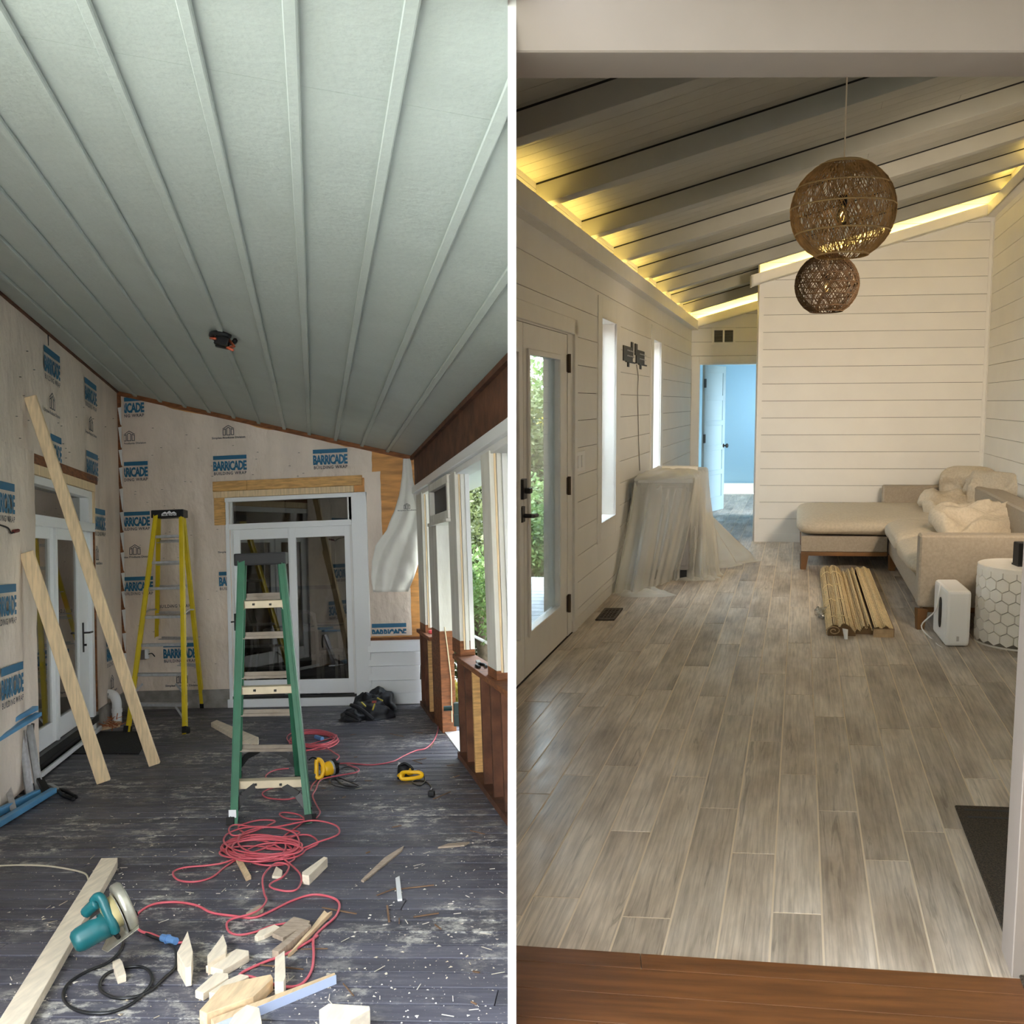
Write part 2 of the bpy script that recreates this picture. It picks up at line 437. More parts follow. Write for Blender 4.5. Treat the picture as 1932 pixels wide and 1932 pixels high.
def logo(P, parent, u, z, w, flip, d=.027, clip=None, words='Simplex Products Division', icon=True):
    """line drawing of three arched bays, words under it; u centre"""
    mb = MB(); b = w*.16; t = w*.018
    def line(a, c):
        a = P.pt(u+flip*a[0]*b, z+a[1]*b, d); c = P.pt(u+flip*c[0]*b, z+c[1]*b, d)
        dr = (c-a).normalized(); s = dr.cross(P.N)*t/2
        mb.prism([a-s-dr*t*.3, a+s-dr*t*.3, c+s+dr*t*.3, c-s+dr*t*.3], P.N*.0008)
    if icon:
        for pts in ([(-1.05, 1.15), (0, 1.75), (1.05, 1.15)], [(-1, 0), (-1, .95), (-.55, 1.15), (-.55, 0), (-1, 0)],
                    [(1, 0), (1, .95), (.55, 1.15), (.55, 0), (1, 0)], [(-.32, 0), (-.32, 1.2), (0, 1.4), (.32, 1.2), (.32, 0), (-.32, 0)]):
            for a, c in zip(pts, pts[1:]): line(a, c)
    if words: put_text(mb, P, u-flip*w/2, z-b*.62, w, words, w*.055, d, bold=.03, flip=flip)
    if clip: clipx(mb, P, *clip)
    build('print', mb, print_black, parent)

def uz(P, px, py, off=0.0): return P.hit(px, py, off)

# back wall (wrap, studs, plywood)
uc, _ = uz(BW, 233, 1200); ur, _ = uz(BW, 786, 1200)
ztop = lambda u: ceil_z(BW.pt(u, 0)) + .005
udl, _ = uz(BW, 430, 1100); udr, _ = uz(BW, 697, 1100); _, zdt = uz(BW, 560, 934)
wall_back = root('wall_back', RA, BW.pt((uc+ur)/2, 0), kind='structure')
core = mat('sheathing', g(176, 130, 78), .7, var=.28, scale=3, stretch=(9, 1, 1.2), detail=8, bump=.1)
osb = mat('plywood', g(206, 148, 84), .6, var=.3, scale=2.2, stretch=(1, 1, 7), detail=9)
def slab(P, u0, u1, z0, z1f, d0, d1, parent, m, name):
    f1 = z1f if callable(z1f) else (lambda u: z1f)
    mb = MB().prism([P.pt(u0, z0, d0), P.pt(u1, z0, d0), P.pt(u1, f1(u1), d0), P.pt(u0, f1(u0), d0)], P.N*(d1-d0))
    return build(name, mb, m, parent)
HU0, HU1, HZ = udl+.03, udr-.03, zdt-.02      # door hole
slab(BW, uc-.2, HU0, 0, ztop, -.12, 0, wall_back, osb, 'sheathing')
slab(BW, HU1, ur+.05, 0, ztop, -.12, 0, wall_back, osb, 'sheathing')
slab(BW, HU0, HU1, HZ, ztop, -.12, 0, wall_back, osb, 'sheathing')
_, zw0 = uz(BW, 300, 1306)
ul, _ = uz(BW, 236, 1100); ul2, _ = uz(BW, 437, 1100)
wl = wrapsheet(BW, ul, ul2, zw0, lambda u: ztop(u)-.05-.02*math.sin(u*5), seed=1.3, ragged=.012)
build('wrap_sheet', wl, wrapm, wall_back, smooth=True)
_, zh = uz(BW, 560, 905); u7, _ = uz(BW, 703, 900)
wa = wrapsheet(BW, ul2-.05, u7, lambda u: zh+.02*math.sin(u*3), lambda u: ztop(u)-.05-.015*math.sin(u*7+1), seed=4.7, ragged=.012, d=.005)
build('wrap_sheet', wa, wrapm, wall_back, smooth=True)
us0, _ = uz(BW, 697, 1100); us1, _ = uz(BW, 776, 1150); _, zs0 = uz(BW, 740, 1196)
_, zs1 = uz(BW, 740, 905)
wr = wrapsheet(BW, us0-.02, us0+.17, zs0-.02, lambda u: zh+.05, seed=8.8, ragged=.01, d=.007)
build('wrap_sheet', wr, wrapm, wall_back, smooth=True)
_, zm = uz(BW, 740, 1120)
wr = wrapsheet(BW, us0, us1, zs0-.02, zm+.06, seed=2.8, ragged=.006, d=.012, amp=.004)
build('wrap_sheet', wr, wrapm, wall_back, smooth=True)
# timber strip under the ceiling boards, foundation strip
mb = MB().prism([BW.pt(uc, ztop(uc)-.055, .0), BW.pt(ur, ztop(ur)-.055, .0), BW.pt(ur, ztop(ur), 0), BW.pt(uc, ztop(uc), 0)], BW.N*.03)
build('ledger', mb, brown_wood, wall_back)
slab(BW, uc, udl, 0, zw0+.02, 0, .03, wall_back, concrete, 'foundation')
# corner strips with torn edge
us, _ = uz(BW, 228, 1000)
mb = MB().wb(BW, us-.01, us+.03, 0, ztop(us), 0, .02); build('corner_strip', mb, brown_wood, wall_back)
z = .15
while z < ztop(us)-.35:
    h = random.uniform(.2, .27)
    mb = MB().prism([BW.pt(us+.045, z, .022), BW.pt(us+.05, z+h, .022), BW.pt(us+.005, z+h*.97, .022), BW.pt(us+.035, z+.02, .022)], BW.N*.004)
    build('torn_tooth', mb, white_trim, wall_back); z += h+.01
# prints on the back wall: pixel box of the blue bar (x0,x1,y top)
def bprint(x0, x1, y, cut=None, **k):
    u0, z = uz(BW, x0, y, .01); u1, _ = uz(BW, x1, y, .01)
    cl = None
    if cut: cl = (uz(BW, cut[0], y)[0], uz(BW, cut[1], y)[0])
    emblem(BW, wall_back, u0, z, u1-u0, 1, clip=cl, **k)
bprint(208, 273, 752, cut=(236, 300)); bprint(403, 466, 861); bprint(591, 656, 849)
bprint(217, 280, 873, cut=(236, 300)); bprint(224, 284, 967, cut=(236, 300)); bprint(231, 290, 1089, cut=(237, 300))
bprint(309, 371, 1214); bprint(414, 474, 1079, cut=(400, 431)); bprint(702, 767, 1177, cutz=zs0+.005, tagline=False)
def blogo(x, y, w, cut=None, **k):
    u, z = uz(BW, x, y, .01); u1, _ = uz(BW, x+w, y, .01)
    cl = None if not cut else (uz(BW, cut[0], y)[0], uz(BW, cut[1], y)[0])
    logo(BW, wall_back, u, z, u1-u, 1, clip=cl, **k)
blogo(432, 821, 63); blogo(245, 832, 63, cut=(236, 300)); blogo(256, 1046, 62, cut=(236, 300)); blogo(345, 1288, 64)
blogo(443, 1036, 62, cut=(400, 430), icon=False)
u0, z = uz(BW, 302, 1147); u1, _ = uz(BW, 361, 1147)
build('print', put_text(MB(), BW, u0, z, u1-u0, 'BUILDING WRAP', .038, .028, bold=.02, sp=1.15), print_black, wall_back)
# siding planks at the right of the door
usl, _ = uz(BW, 697, 1250); usr, _ = uz(BW, 795, 1250)
zs = [uz(BW, 740, yy)[1] for yy in (1204, 1230, 1256, 1283, 1307, 1332)]
for i in range(5):
    z1, z0 = zs[i], max(zs[i+1], 0.0)+.006
    o = random.uniform(-.02, .03)
    mb = MB().prism([BW.pt(usl, z0, .06), BW.pt(usr+o, z0, .06), BW.pt(usr+o, z1, .016), BW.pt(usl, z1, .016)], -BW.N*.012)
    build('siding_plank', mb, white_gloss, wall_back, bevel=.002, seg=1)
build('lap_shade', MB().wb(BW, usl, usr, 0, zs[0], 0, .008), void, wall_back)  # added dark sheet that stands in for shade under the plank edges
mb = MB().wb(BW, usl, usr, zs[0]-.02, zs[0]+.012, .0, .03); build('siding_cap', mb, brown_wood, wall_back)

# left wall
uE = 0.0; ztl = ceil_z(LW.pt(0, 0)) + .01
_, _z = uz(LW, 100, 870)
wall_left = root('wall_left', RA, LW.pt(-3, 0), kind='structure')
ula, _ = uz(LW, 48, 930); ulb, _ = uz(LW, 171, 1100); _, zlt = uz(LW, 100, 912); zlt_l = uz(LW, 48, 893)[1]
ula2 = ula
slab(LW, -9.2, ula, 0, ztl, -.14, 0, wall_left, osb, 'sheathing')
slab(LW, ulb, 0.12, 0, ztl, -.14, 0, wall_left, osb, 'sheathing')
slab(LW, ula, ulb, zlt_l, ztl, -.14, 0, wall_left, osb, 'sheathing')
zld = uz(LW, 38, 850)[1]                       # header board top
u38, _ = uz(LW, 38, 900); u178, _ = uz(LW, 179, 950)
build('wrap_sheet', wrapsheet(LW, -9.2, -.01, zld, ztl-.03, seed=11.1, ragged=.01, nu=120), wrapm, wall_left, smooth=True)
def flap_u(z):
    return z
ub, _ = uz(LW, 57, 1100)
build('wrap_sheet', wrapsheet(LW, -9.2, ub-.02, .02, zld+.005, seed=21.1, ragged=.02, nu=90, d=.05, amp=.012), wrapm, wall_left, smooth=True)
_, zlf = uz(LW, 190, 1340)
build('wrap_sheet', wrapsheet(LW, ulb+.02, -.01, zlf, zld+.005, seed=31.1, ragged=.01, nu=20), wrapm, wall_left, smooth=True)
mb = MB().wb(LW, ulb, -.0, 0, zlf+.03, 0, .03); build('foundation', mb, concrete, wall_left)
mb = MB().wb(LW, -9.2, 0, ztl-.035, ztl, 0, .03); build('ledger', mb, dark_wood, wall_left)
def lprint(x0, y0, x1, cut=None, **k):
    u0, z = uz(LW, x0, y0, .02); u1, _ = uz(LW, x1, y0, .02)
    emblem(LW, wall_left, u0, z, abs(u1-u0), 1, d=.02, **k)
def lprint2(x0, y0, z_off=.07, w=.41, cut=None, d=.03, **k):
    u0, z = uz(LW, x0, y0, d)
    cl = None if not cut else (uz(LW, cut[0], y0)[0], uz(LW, cut[1], y0)[0])
    emblem(LW, wall_left, u0, z, w, 1, d=d, clip=cl, **k)
lw_w = lambda x0, x1, y: uz(LW, x1, y)[0]-uz(LW, x0, y)[0]
Wp = lw_w(83, 112, 680)
for x0, y0, c in ((83, 650, None), (160, 711, None), (86, 813, (88, 130)), (163, 849, None), (178, 958, None), (201, 1210, (190, 217))):
    lprint2(x0, y0, w=Wp, cut=c)
for x0, y0 in ((-16, 903), (-13, 1105), (2, 1262)): lprint2(x0, y0, w=Wp*1.0, d=.075)
def llogo(x, y, d=.03, cut=None, **k):
    u, z = uz(LW, x, y, d); cl = None if not cut else (uz(LW, cut[0], y)[0], uz(LW, cut[1], y)[0])
    logo(LW, wall_left, u, z, Wp*.98, 1, d=d, clip=cl, **k)
llogo(99, 772); llogo(172, 812); llogo(183, 1056, cut=(175, 200)); llogo(212, 1298)
# electrical cable on the upper left wall
mb = MB().tube([LW.pt(*uz(LW, 88, 622), .01), LW.pt(*uz(LW, 88, 652), .012)], .006); build('cable', mb, black_rubber, wall_left)
# staples and nicks
mb = MB()
for P, (xa, xb, ya, yb), n in ((LW, (20, 215, 620, 900), 40), (BW, (240, 420, 800, 1290), 40), (BW, (430, 690, 840, 900), 14)):
    for _ in range(n):
        u, z = uz(P, random.uniform(xa, xb), random.uniform(ya, yb))
        if z > (ztl-.3 if P is LW else ztop(u)-.15) or (P is LW and u > -.05): continue
        mb.wb(P, u, u+.018, z, z+.003, .014, .028)
build('staples', mb, black_metal, wall_left)['kind'] = 'stuff'

# ---- back sliding door (frame, transom, two leaves)
gl_a = glass('pane_glass_porch', (.62, .60, .56), .16)
def door_unit_back():
    r = root('door_1', RA, BW.pt((udl+udr)/2, 0), kind='structure')
    o0, o1 = udl, udr; t = lambda x: uz(BW, x, 1150)[0]
    zt = zdt; _, zb = uz(BW, 560, 1311)
    zmid0, zmid1 = uz(BW, 560, 995)[1], uz(BW, 560, 984)[1]
    fr = .012
    # outer casing, right one broad
    uR0 = t(670)
    mb = MB().wb(BW, uR0, o1, 0, zt+.0, -.02, .04); build('casing', mb, white_gloss, r, bevel=.003, seg=1)
    mb = MB().wb(BW, o0, t(437), 0, zt, -.02, .035); build('casing', mb, white_gloss, r, bevel=.003, seg=1)
    mb = MB().wb(BW, o0, o1, zt-.05, zt, -.02, .041); build('casing', mb, white_gloss, r, bevel=.003, seg=1)
    mb = MB().wb(BW, o0-.02, o1+.01, 0, uz(BW, 560, 1316)[1], -.02, .05); build('sill', mb, white_gloss, r, bevel=.003, seg=1)
    mb = MB().wb(BW, t(437), uR0, uz(BW, 560, 1316)[1], uz(BW, 560, 1311)[1], -.05, .03); build('track', mb, black_metal, r)
    # jamb liners
    for a, b in ((t(437), t(441)), (t(664), uR0)):
        mb = MB().wb(BW, a, b, 0, zt, -.14, .0); build('jamb', mb, white_trim, r)
    # transom
    mb = MB().wb(BW, t(437), uR0, zmid0, zmid1, -.1, .03); build('transom_bar', mb, white_gloss, r, bevel=.003, seg=1)
    mb = MB()
    zt2 = uz(BW, 560, 940)[1]; ta, tb = t(434)+.03, t(661)
    mb.wb(BW, t(437), ta, zmid1, zt-.04, -.06, .0); mb.wb(BW, tb, uR0, zmid1, zt-.04, -.06, .0); mb.wb(BW, t(437), uR0, zt2, zt-.04, -.06, 0)
    build('transom_frame', mb, white_trim, r)
    build('pane', MB().wb(BW, ta, tb, zmid1, zt2, -.04, -.034), gl_a, r)
    zb1, zt1 = uz(BW, 560, 1311)[1]+.01, zmid0
    for (a, b, off) in ((t(441), t(549), -.05), (t(549), t(667), -.01)):
        ga, gb = a+.075, b-.085 if off > -.03 else b-.03
        gz0 = uz(BW, 620, 1281)[1]; gz1 = uz(BW, 620, 1012)[1]
        mb = MB().wb(BW, a, ga, zb1, zt1, off-.035, off); mb.wb(BW, gb, b, zb1, zt1, off-.035, off)
        mb.wb(BW, ga, gb, zb1, gz0, off-.035, off); mb.wb(BW, ga, gb, gz1, zt1, off-.035, off)
        lf = build('door_leaf', mb, white_gloss, r, bevel=.002, seg=1)
        build('pane', MB().wb(BW, ga, gb, gz0, gz1, off-.02, off-.014), gl_a, lf)
    # handle
    hu = t(432)
    zh0, zh1 = uz(BW, 440, 1190)[1], uz(BW, 440, 1158)[1]
    mb = MB().wb(BW, t(438)+.02, t(438)+.05, zh0, zh1, -.05, .0); mb.wb(BW, t(438)+.0, t(438)+.03, zh1-.1, zh1-.085, .0, .05)
    build('handle', mb, black_metal, r)
door_unit_back()
# header boards above the back door
hd = root('door_header', RA, BW.pt(udl, zdt), 'raw pine boards nailed above the back sliding door', 'board')
h0, _ = uz(BW, 404, 920); h1, _ = uz(BW, 684, 915); zz = [uz(BW, 545, y_)[1] for y_ in (903, 922, 934)]
cm = uz(BW, 468, 915)[0]
for a, b in ((h0, cm-.002), (cm+.002, h1)):
    build('board', MB().wb(BW, a, b, zz[1]+.002, zz[0], 0, .045), pine_gold, hd, bevel=.002, seg=1)
build('board', MB().wb(BW, h0, h1-.1, zz[2], zz[1], 0, .04), pine, hd, bevel=.002, seg=1)
build('board', MB().wb(BW, uz(BW, 406, 960)[0], uz(BW, 428, 960)[0], uz(BW, 415, 991)[1], zz[2], 0, .035), pine_gold, hd, bevel=.002, seg=1)

# ---- left door unit
def door_unit_left():
    P = LW; r = root('door_2', RA, P.pt((ula+ulb)/2, 0), kind='structure')
    t = lambda x, y=1150: uz(P, x, y)[0]; zz_ = lambda x, y: uz(P, x, y)[1]
    zt = zz_(48, 893); zm1 = zz_(60, 971); zm0 = zz_(57, 991); zb = zz_(105, 1399)
    a, b = ula, ulb
    mb = MB().wb(P, a, a+.045, zm0, zt, -.12, .03); mb.wb(P, b-.16, b, zm0, zt, -.12, .03); mb.wb(P, a, b, zt-.07, zt, -.12, .03)
    build('transom_frame', mb, white_gloss, r, bevel=.003, seg=1)
    build('transom_bar', MB().wb(P, a, b+.02, zm0, zm1, -.12, .05), white_gloss, r, bevel=.004, seg=1)
    build('pane', MB().wb(P, a+.045, b-.16, zm1, zt-.07, -.06, -.054), gl_a, r)
    build('jamb', MB().wb(P, b-.11, b, 0, zm0, -.12, .03), white_gloss, r, bevel=.003, seg=1)
    build('jamb', MB().wb(P, a, a+.04, 0, zm0, -.12, .03), white_gloss, r, bevel=.003, seg=1)
    gz0 = zz_(115, 1353); gz1 = zz_(115, 1018)
    mid = t(105)
    for (c0_, c1_, g0_, g1_) in ((a+.04, mid-.005, None, t(97)), (mid+.005, b-.11, t(112), t(149))):
        g0_ = g0_ if g0_ else c0_+.13
        mb = MB().wb(P, c0_, g0_, zb, zm0, -.05, -.005); mb.wb(P, g1_, c1_, zb, zm0, -.05, -.005)
        mb.wb(P, g0_, g1_, zb, gz0, -.05, -.005); mb.wb(P, g0_, g1_, gz1, zm0, -.05, -.005)
        lf = build('door_leaf', mb, white_gloss, r, bevel=.003, seg=1)
        build('pane', MB().wb(P, g0_, g1_, gz0, gz1, -.03, -.024), gl_a, lf)
    build('astragal', MB().wb(P, mid-.025, mid+.025, zb, zm0, -.02, .015), white_gloss, r)
    build('sill', MB().wb(P, a-.05, b+.05, zb-.07, zb-.005, -.1, .045), black_metal, r)
    build('sill', MB().wb(P, a-.05, b+.06, .0, zb-.07, -.1, .02), void, r)
    build('sill_board', MB().wb(P, a-.1, b+.05, .02, zb-.12, .05, .075), white_gloss, r, bevel=.003, seg=1)
    hu, hz = uz(P, 157, 1194)
    mb = MB().wb(P, hu-.015, hu+.015, hz-.19, hz+.1, -.005, .006)
    mb.tube([P.pt(hu, hz, .0), P.pt(hu, hz, .06), P.pt(hu+.1, hz, .065)], .01); mb.tube([P.pt(hu, hz-.12, 0), P.pt(hu, hz-.12, .03)], .012)
    build('handle', mb, black_metal, r)
    # framing
    fr = root('door_header', RA, P.pt(a, zt), 'brown header and raw pine framing around the left porch door', 'board')
    build('board', MB().wb(P, u38, u178, zz_(38, 868), zz_(38, 848), 0, .03), brown_wood, fr, bevel=.002, seg=1)
    build('board', MB().wb(P, u38, t(172, 920), zt+.005, zz_(38, 868)-.003, 0, .04), pine, fr, bevel=.002, seg=1)
    build('stud', MB().wb(P, u38, a-.002, zm1-.02, zz_(38, 868), .0, .045), pine_gold, fr, bevel=.002, seg=1)
    build('stud', MB().wb(P, b+.002, b+.06, zm1-.05, zt+.0, .0, .045), pine, fr, bevel=.002, seg=1)
    build('stud', MB().wb(P, b+.062, b+.1, .2, zz_(38, 868), .0, .03), brown_wood, fr, bevel=.002, seg=1)
door_unit_left()

# ---- right side: knee wall, posts, header
KWr = root('wall_right', RA, KW.pt(0, 0), kind='structure')
def kuz(px, py, off=0.0): return uz(KW, px, py, off)
zc = ceil_z(KW.pt(0, 0))
zf0 = kuz(958, 793)[1]                          # fascia bottom
build('beam', MB().wb(KW, -6, 2.9+kuz(780, 1200)[0]*0, zf0, zc+.02, -.1, .0), dark_wood, KWr, clip=A_CLIP)
build('ledger', MB().wb(KW, -6, kuz(773, 900)[0], zc-.045, zc-.005, .0, .035), dark_wood, KWr, clip=A_CLIP)
zrail = kuz(958, 818)[1]
build('top_rail', MB().wb(KW, -6, kuz(778, 900)[0], zrail, zf0, -.12, .03), white_gloss, KWr, clip=A_CLIP, bevel=.004, seg=1)
build('top_plate', MB().wb(KW, -6, kuz(778, 900)[0], zrail-.05, zrail, -.15, -.01), white_trim, KWr, clip=A_CLIP, bevel=.004, seg=1)
old_white = mat('weathered_white_paint', g(214, 210, 200), .6, var=.1, scale=6, stretch=(1, 1, .3), col2=g(226, 224, 216), bump=.15)
def post(x0, x1, ytop, ybot, d0=-.1, d1=.0, m=old_white, zlo=None, foot=None):
    """x0..x1 pixel columns of its room-side face at row ~1100"""
    u1, _ = kuz(x0, 1100); u0, _ = kuz(x1, 1100)
    z0 = kuz(x0, ybot)[1] if zlo is None else zlo
    z1 = zrail-.02
    o = build('post', MB().wb(KW, u0, u1, z0, z1, d0, d1), m, KWr, bevel=.003, seg=1, clip=A_CLIP)
    if foot:
        build('post_foot', MB().wb(KW, u0-.002, u1+.002, z0 if z0 < foot else z0, foot, d0-.003, d1+.004), brown_wood, KWr, clip=A_CLIP)
    return u0, u1
zsill_far = kuz(795, 1184)[1]
zk = kuz(958, 1277)[1]
# posts: (room face left px, right px) at row 1100
red_brown = mat('red_brown_wood', g(104, 52, 30), .75, var=.35, scale=4, stretch=(3, 3, 14), bump=.2)
zs_ = .86
uP = {}
def kpost(x0, x1, row, depth, zb, zt_=None, m=old_white, brown_to=None):
    u1 = kuz(x0, row)[0]; u0 = kuz(x1, row)[0]
    zt_ = zt_ or zrail-.03
    if brown_to:
        build('post', MB().wb(KW, u0, u1, brown_to, zt_, -depth, 0), m, KWr, bevel=.003, seg=1, clip=A_CLIP)
        build('post_foot', MB().wb(KW, u0-.002, u1+.002, zb, brown_to, -depth-.002, .002), brown_wood, KWr, bevel=.003, seg=1, clip=A_CLIP)
    else: build('post', MB().wb(KW, u0, u1, zb, zt_, -depth, 0), m, KWr, bevel=.003, seg=1, clip=A_CLIP)
    return u0, u1
a0 = kpost(779, 786, 1100, .1, zs_, m=white_trim)
a1 = kpost(790, 800, 1100, .1, zs_+.0, brown_to=zs_+.08)
p1 = kpost(812, 826, 1100, .13, 0, zt_=kuz(820, 986)[1], brown_to=kuz(830, 1192)[1])
p2 = kpost(850, 864, 1100, .12, zs_, brown_to=zs_+.12)
p3_ = kpost(915, 931, 1100, .12, zs_, brown_to=zs_+.06)
p4_ = (p3_[0]-(p2[0]-p3_[0])-.0, 0)
for k in range(1, 4):
    u = p3_[0]-1.05*k
    build('post', MB().wb(KW, u, u+.09, zs_, zrail-.03, -.12, 0), old_white, KWr, clip=A_CLIP)
# pine strips lining the near faces of the posts
for (u0, u1) in (p2, p3_, a1):
    build('jamb_strip', MB().wb(KW, u0-.016, u0-.001, zs_+.05, zrail-.05, -.042, -.03), pine, KWr, clip=A_CLIP)
    build('jamb_strip', MB().wb(KW, u0-.02, u0-.001, zs_+.05, zrail-.05, -.075, -.046), old_white, KWr, clip=A_CLIP)
    build('jamb_strip', MB().wb(KW, u0-.012, u0-.001, zs_+.05, zrail-.05, -.12, -.085), white_trim, KWr, clip=A_CLIP)
# small screened box window between the posts
bx0, bx1 = kuz(848, 930)[0], kuz(812, 930)[0]; bz1 = zrail-.02; bz0 = kuz(820, 986)[1]
mb = MB(); f_ = .07
mb.wb(KW, bx0, bx1, bz0, bz0+f_, -.1, .02); mb.wb(KW, bx0, bx1, bz1-f_, bz1, -.1, .02)
mb.wb(KW, bx0, bx0+f_, bz0+f_, bz1-f_, -.1, .02); mb.wb(KW, bx1-f_, bx1, bz0+f_, bz1-f_, -.1, .02)
bw_ = build('box_window', mb, old_white, KWr, bevel=.003, seg=1)
build('screen', MB().wb(KW, bx0+f_, bx1-f_, bz0+f_, bz1-f_, -.04, -.03), mat('screen_dark', (.02, .022, .025), .5), bw_)
build('shelf', MB().wb(KW, bx0-.01, bx1, bz0-.03, bz0-.001, -.12, .04), old_white, KWr)
# knee wall: far and near sections, each with plates, studs and sheathing
uf0, uf1 = p1[1]-.0, kuz(796, 1330)[0]
un1 = kuz(868, 1428)[0]
for (ua, ub_) in ((uf0+.0, uf1), (-7.5, un1)):
    build('cap_plate', MB().wb(KW, ua, ub_, zs_-.04, zs_, -.13, .035), brown_wood, KWr, clip=A_CLIP, bevel=.003, seg=1)
    build('sole_plate', MB().wb(KW, ua, ub_, 0, .045, -.11, .02), dark_wood, KWr, clip=A_CLIP)
    build('sheathing', MB().wb(KW, ua, ub_, -.1, zs_-.04, -.125, -.11), red_brown, KWr, clip=A_CLIP)
    u = ub_-.045; n = 0
    while u > ua:
        build('stud', MB().wb(KW, u, u+.042, .045, zs_-.04, -.11, 0), pine_gold if n == 2 else dark_wood, KWr, clip=A_CLIP)
        u -= .38; n += 1
# cable on the post foot, threshold, soffit and rail outside
mb = MB(); um = (p1[0])-.004
mb.tube([KW.pt(um-.004, 1.0, -.05), KW.pt(um-.006, .8, -.07), KW.pt(um-.006, .5, -.095), KW.pt(um-.006, .1, -.09)], .006)
build('cable', mb, mat('cream_cable', g(220, 205, 170), .5), KWr)
build('threshold', MB().wb(KW, un1, p1[0], -.03, .012, -.16, -.02), white_trim, KWr)
mb = MB().wb(KW, -7, 3, zrail-.04, zrail+.0, -.5, -.16); struct('trim_soffit', mb, white_gloss, RA, clip=A_CLIP)
ex = root('railing', RA, KW.pt(0, 0, -1.5), 'white painted metal guard rail outside the porch openings', 'railing')
zr_ = KW.hit(885, 1196, -.9)[1]
for zz0, r_ in ((zr_, .02), (zr_-.3, .008)):
    build('rail', MB().tube([KW.pt(7.2, zz0, -.9), KW.pt(-1.9, zz0, -.9)], r_, 8), white_gloss, ex, clip=A_CLIP)
for k in range(4):
    build('rail_post', MB().wb(KW, 7.1-k*1.9, 7.14-k*1.9, -.6, zr_, -.92, -.88), white_gloss, ex, clip=A_CLIP)
# torn sheet of wrap hanging at the right end of the back wall
fl_ = [(772, 866), (800, 960), (797, 985), (790, 1040), (775, 1100), (745, 1118), (706, 1108), (703, 1072), (722, 1030), (745, 985), (757, 930)]
def hang():
    mb = MB()
    rows = [  # (y, xl, xr)
        (866, 762, 776), (900, 760, 781), (935, 755, 788), (965, 747, 799), (1000, 733, 797), (1030, 712, 795), (1060, 705, 792), (1090, 703, 783), (1116, 706, 772)]
    def fn(a, b):
        t = b*(len(rows)-1); i = min(int(t), len(rows)-2); f = t-i
        y, xl, xr = [rows[i][k]*(1-f)+rows[i+1][k]*f for k in range(3)]
        u, z = BW.hit(xl+(xr-xl)*a, y)
        return BW.pt(u, z, .04+.055*abs(math.sin(a*7+b*3))*min(1, b*2+.2)+.03*noise.noise(V((u*9, z*6, 3))))
    return mb.grid(fn, 26, 40)
hs_ = build('torn_sheet', hang(), mat('wrap_pale', g(226, 224, 218), .55, var=.05, scale=2, bump=.3, bscale=14), wall_back, smooth=True, solid=.002)
mb = MB(); Pq = Plane(RA, BW.pt(0, 0, .13), BW.U, (0, 0, 0)); lu, lz = BW.hit(768, 960, .13)

logo(BW, wall_back, lu, lz, .22, 1, d=.135, words='Simplex Products')
# ---- ceiling bracket, black box with orange lead
cbx = root('ceiling_box', RA, ceil_hit(423, 632), 'black plastic electrical box with red leads on the grey porch ceiling', 'junction box')
p = ceil_hit(423, 630); ax1 = wdir; ax2 = D
def cpt(a, b, c): return p + ax1*a + ax2*b - cn*c
mb = MB()
pts = [cpt(.09*math.cos(t), .14*math.sin(t), .03) for t in [k*math.pi/8 for k in range(0, 15)]]
mb.tube(pts, .018, 6); build('ring', mb, black_plastic, cbx, smooth=True)
build('box', MB().pp(cpt(-.05, -.06, .02), ax1*.1, ax2*.05, -cn*.07).pp(cpt(-.05, .04, .02), ax1*.1, ax2*.05, -cn*.07), black_plastic, cbx, bevel=.005)
orange = mat('orange_lead', g(190, 90, 60), .5)
build('lead', MB().tube([cpt(.04, 0, .03), cpt(.1, -.03, .08), cpt(.06, -.08, .11), cpt(.11, -.1, .12)], .01), orange, cbx, smooth=True)
build('lead', MB().tube([cpt(-.04, .02, .03), cpt(-.09, .0, .05), cpt(-.04, -.07, .06)], .009), orange, cbx, smooth=True)

# ---- rooms seen through the porch doors
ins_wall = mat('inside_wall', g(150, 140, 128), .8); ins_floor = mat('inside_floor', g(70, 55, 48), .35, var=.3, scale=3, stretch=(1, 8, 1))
mb = MB(); ia, ib = udl-1.2, udr+.3
p00 = BW.pt(ia, -.02, -.125); dep = D*4.2
mb.pp(p00, X*(ib-ia), dep, -Z*.05); struct('floor_dining', mb, ins_floor, RA)
mb = MB(); mb.pp(p00+dep, X*(ib-ia), D*.05, Z*3.2); struct('wall_dining_back', mb, ins_wall, RA)
mb = MB().pp(p00, -X*.05, dep, Z*3.2); struct('wall_dining_left', mb, ins_wall, RA)
mb = MB().pp(p00+X*(ib-ia), X*.05, dep, Z*3.2); struct('wall_dining_right', mb, ins_wall, RA)
mb = MB().pp(p00+Z*3.1, X*(ib-ia), dep, Z*.05); struct('ceiling_dining', mb, ins_wall, RA)
white_paint = mat('furniture_white', g(225, 225, 222), .4)
def ip(px, back, z=0.0):                       # point behind the back door: pixel column at mid height, metres behind the glass
    u, _ = BW.hit(px, 1200, -.12-back*BW.N.dot(-D)); return BW.pt(u, z, 0) * 1 + V((0, 0, 0)) if False else V(BW.pt(u, z, -.12-back*abs(BW.N.dot(D))))
tb = root('dining_table', RA, ip(585, 2.0), 'white dining table seen through the back sliding door glass', 'table')
tc_ = ip(592, 2.0)
build('tabletop', MB().box(tc_+Z*.75, 1.15, .8, .05), white_paint, tb, bevel=.01)
for sx_ in (-1, 1):
    for sy_ in (-1, 1):
        build('leg', MB().beam(tc_+V((sx_*.47, sy_*.32, .72)), tc_+V((sx_*.5, sy_*.34, 0)), .07, .07, X, .04, .04), white_paint, tb, bevel=.006)
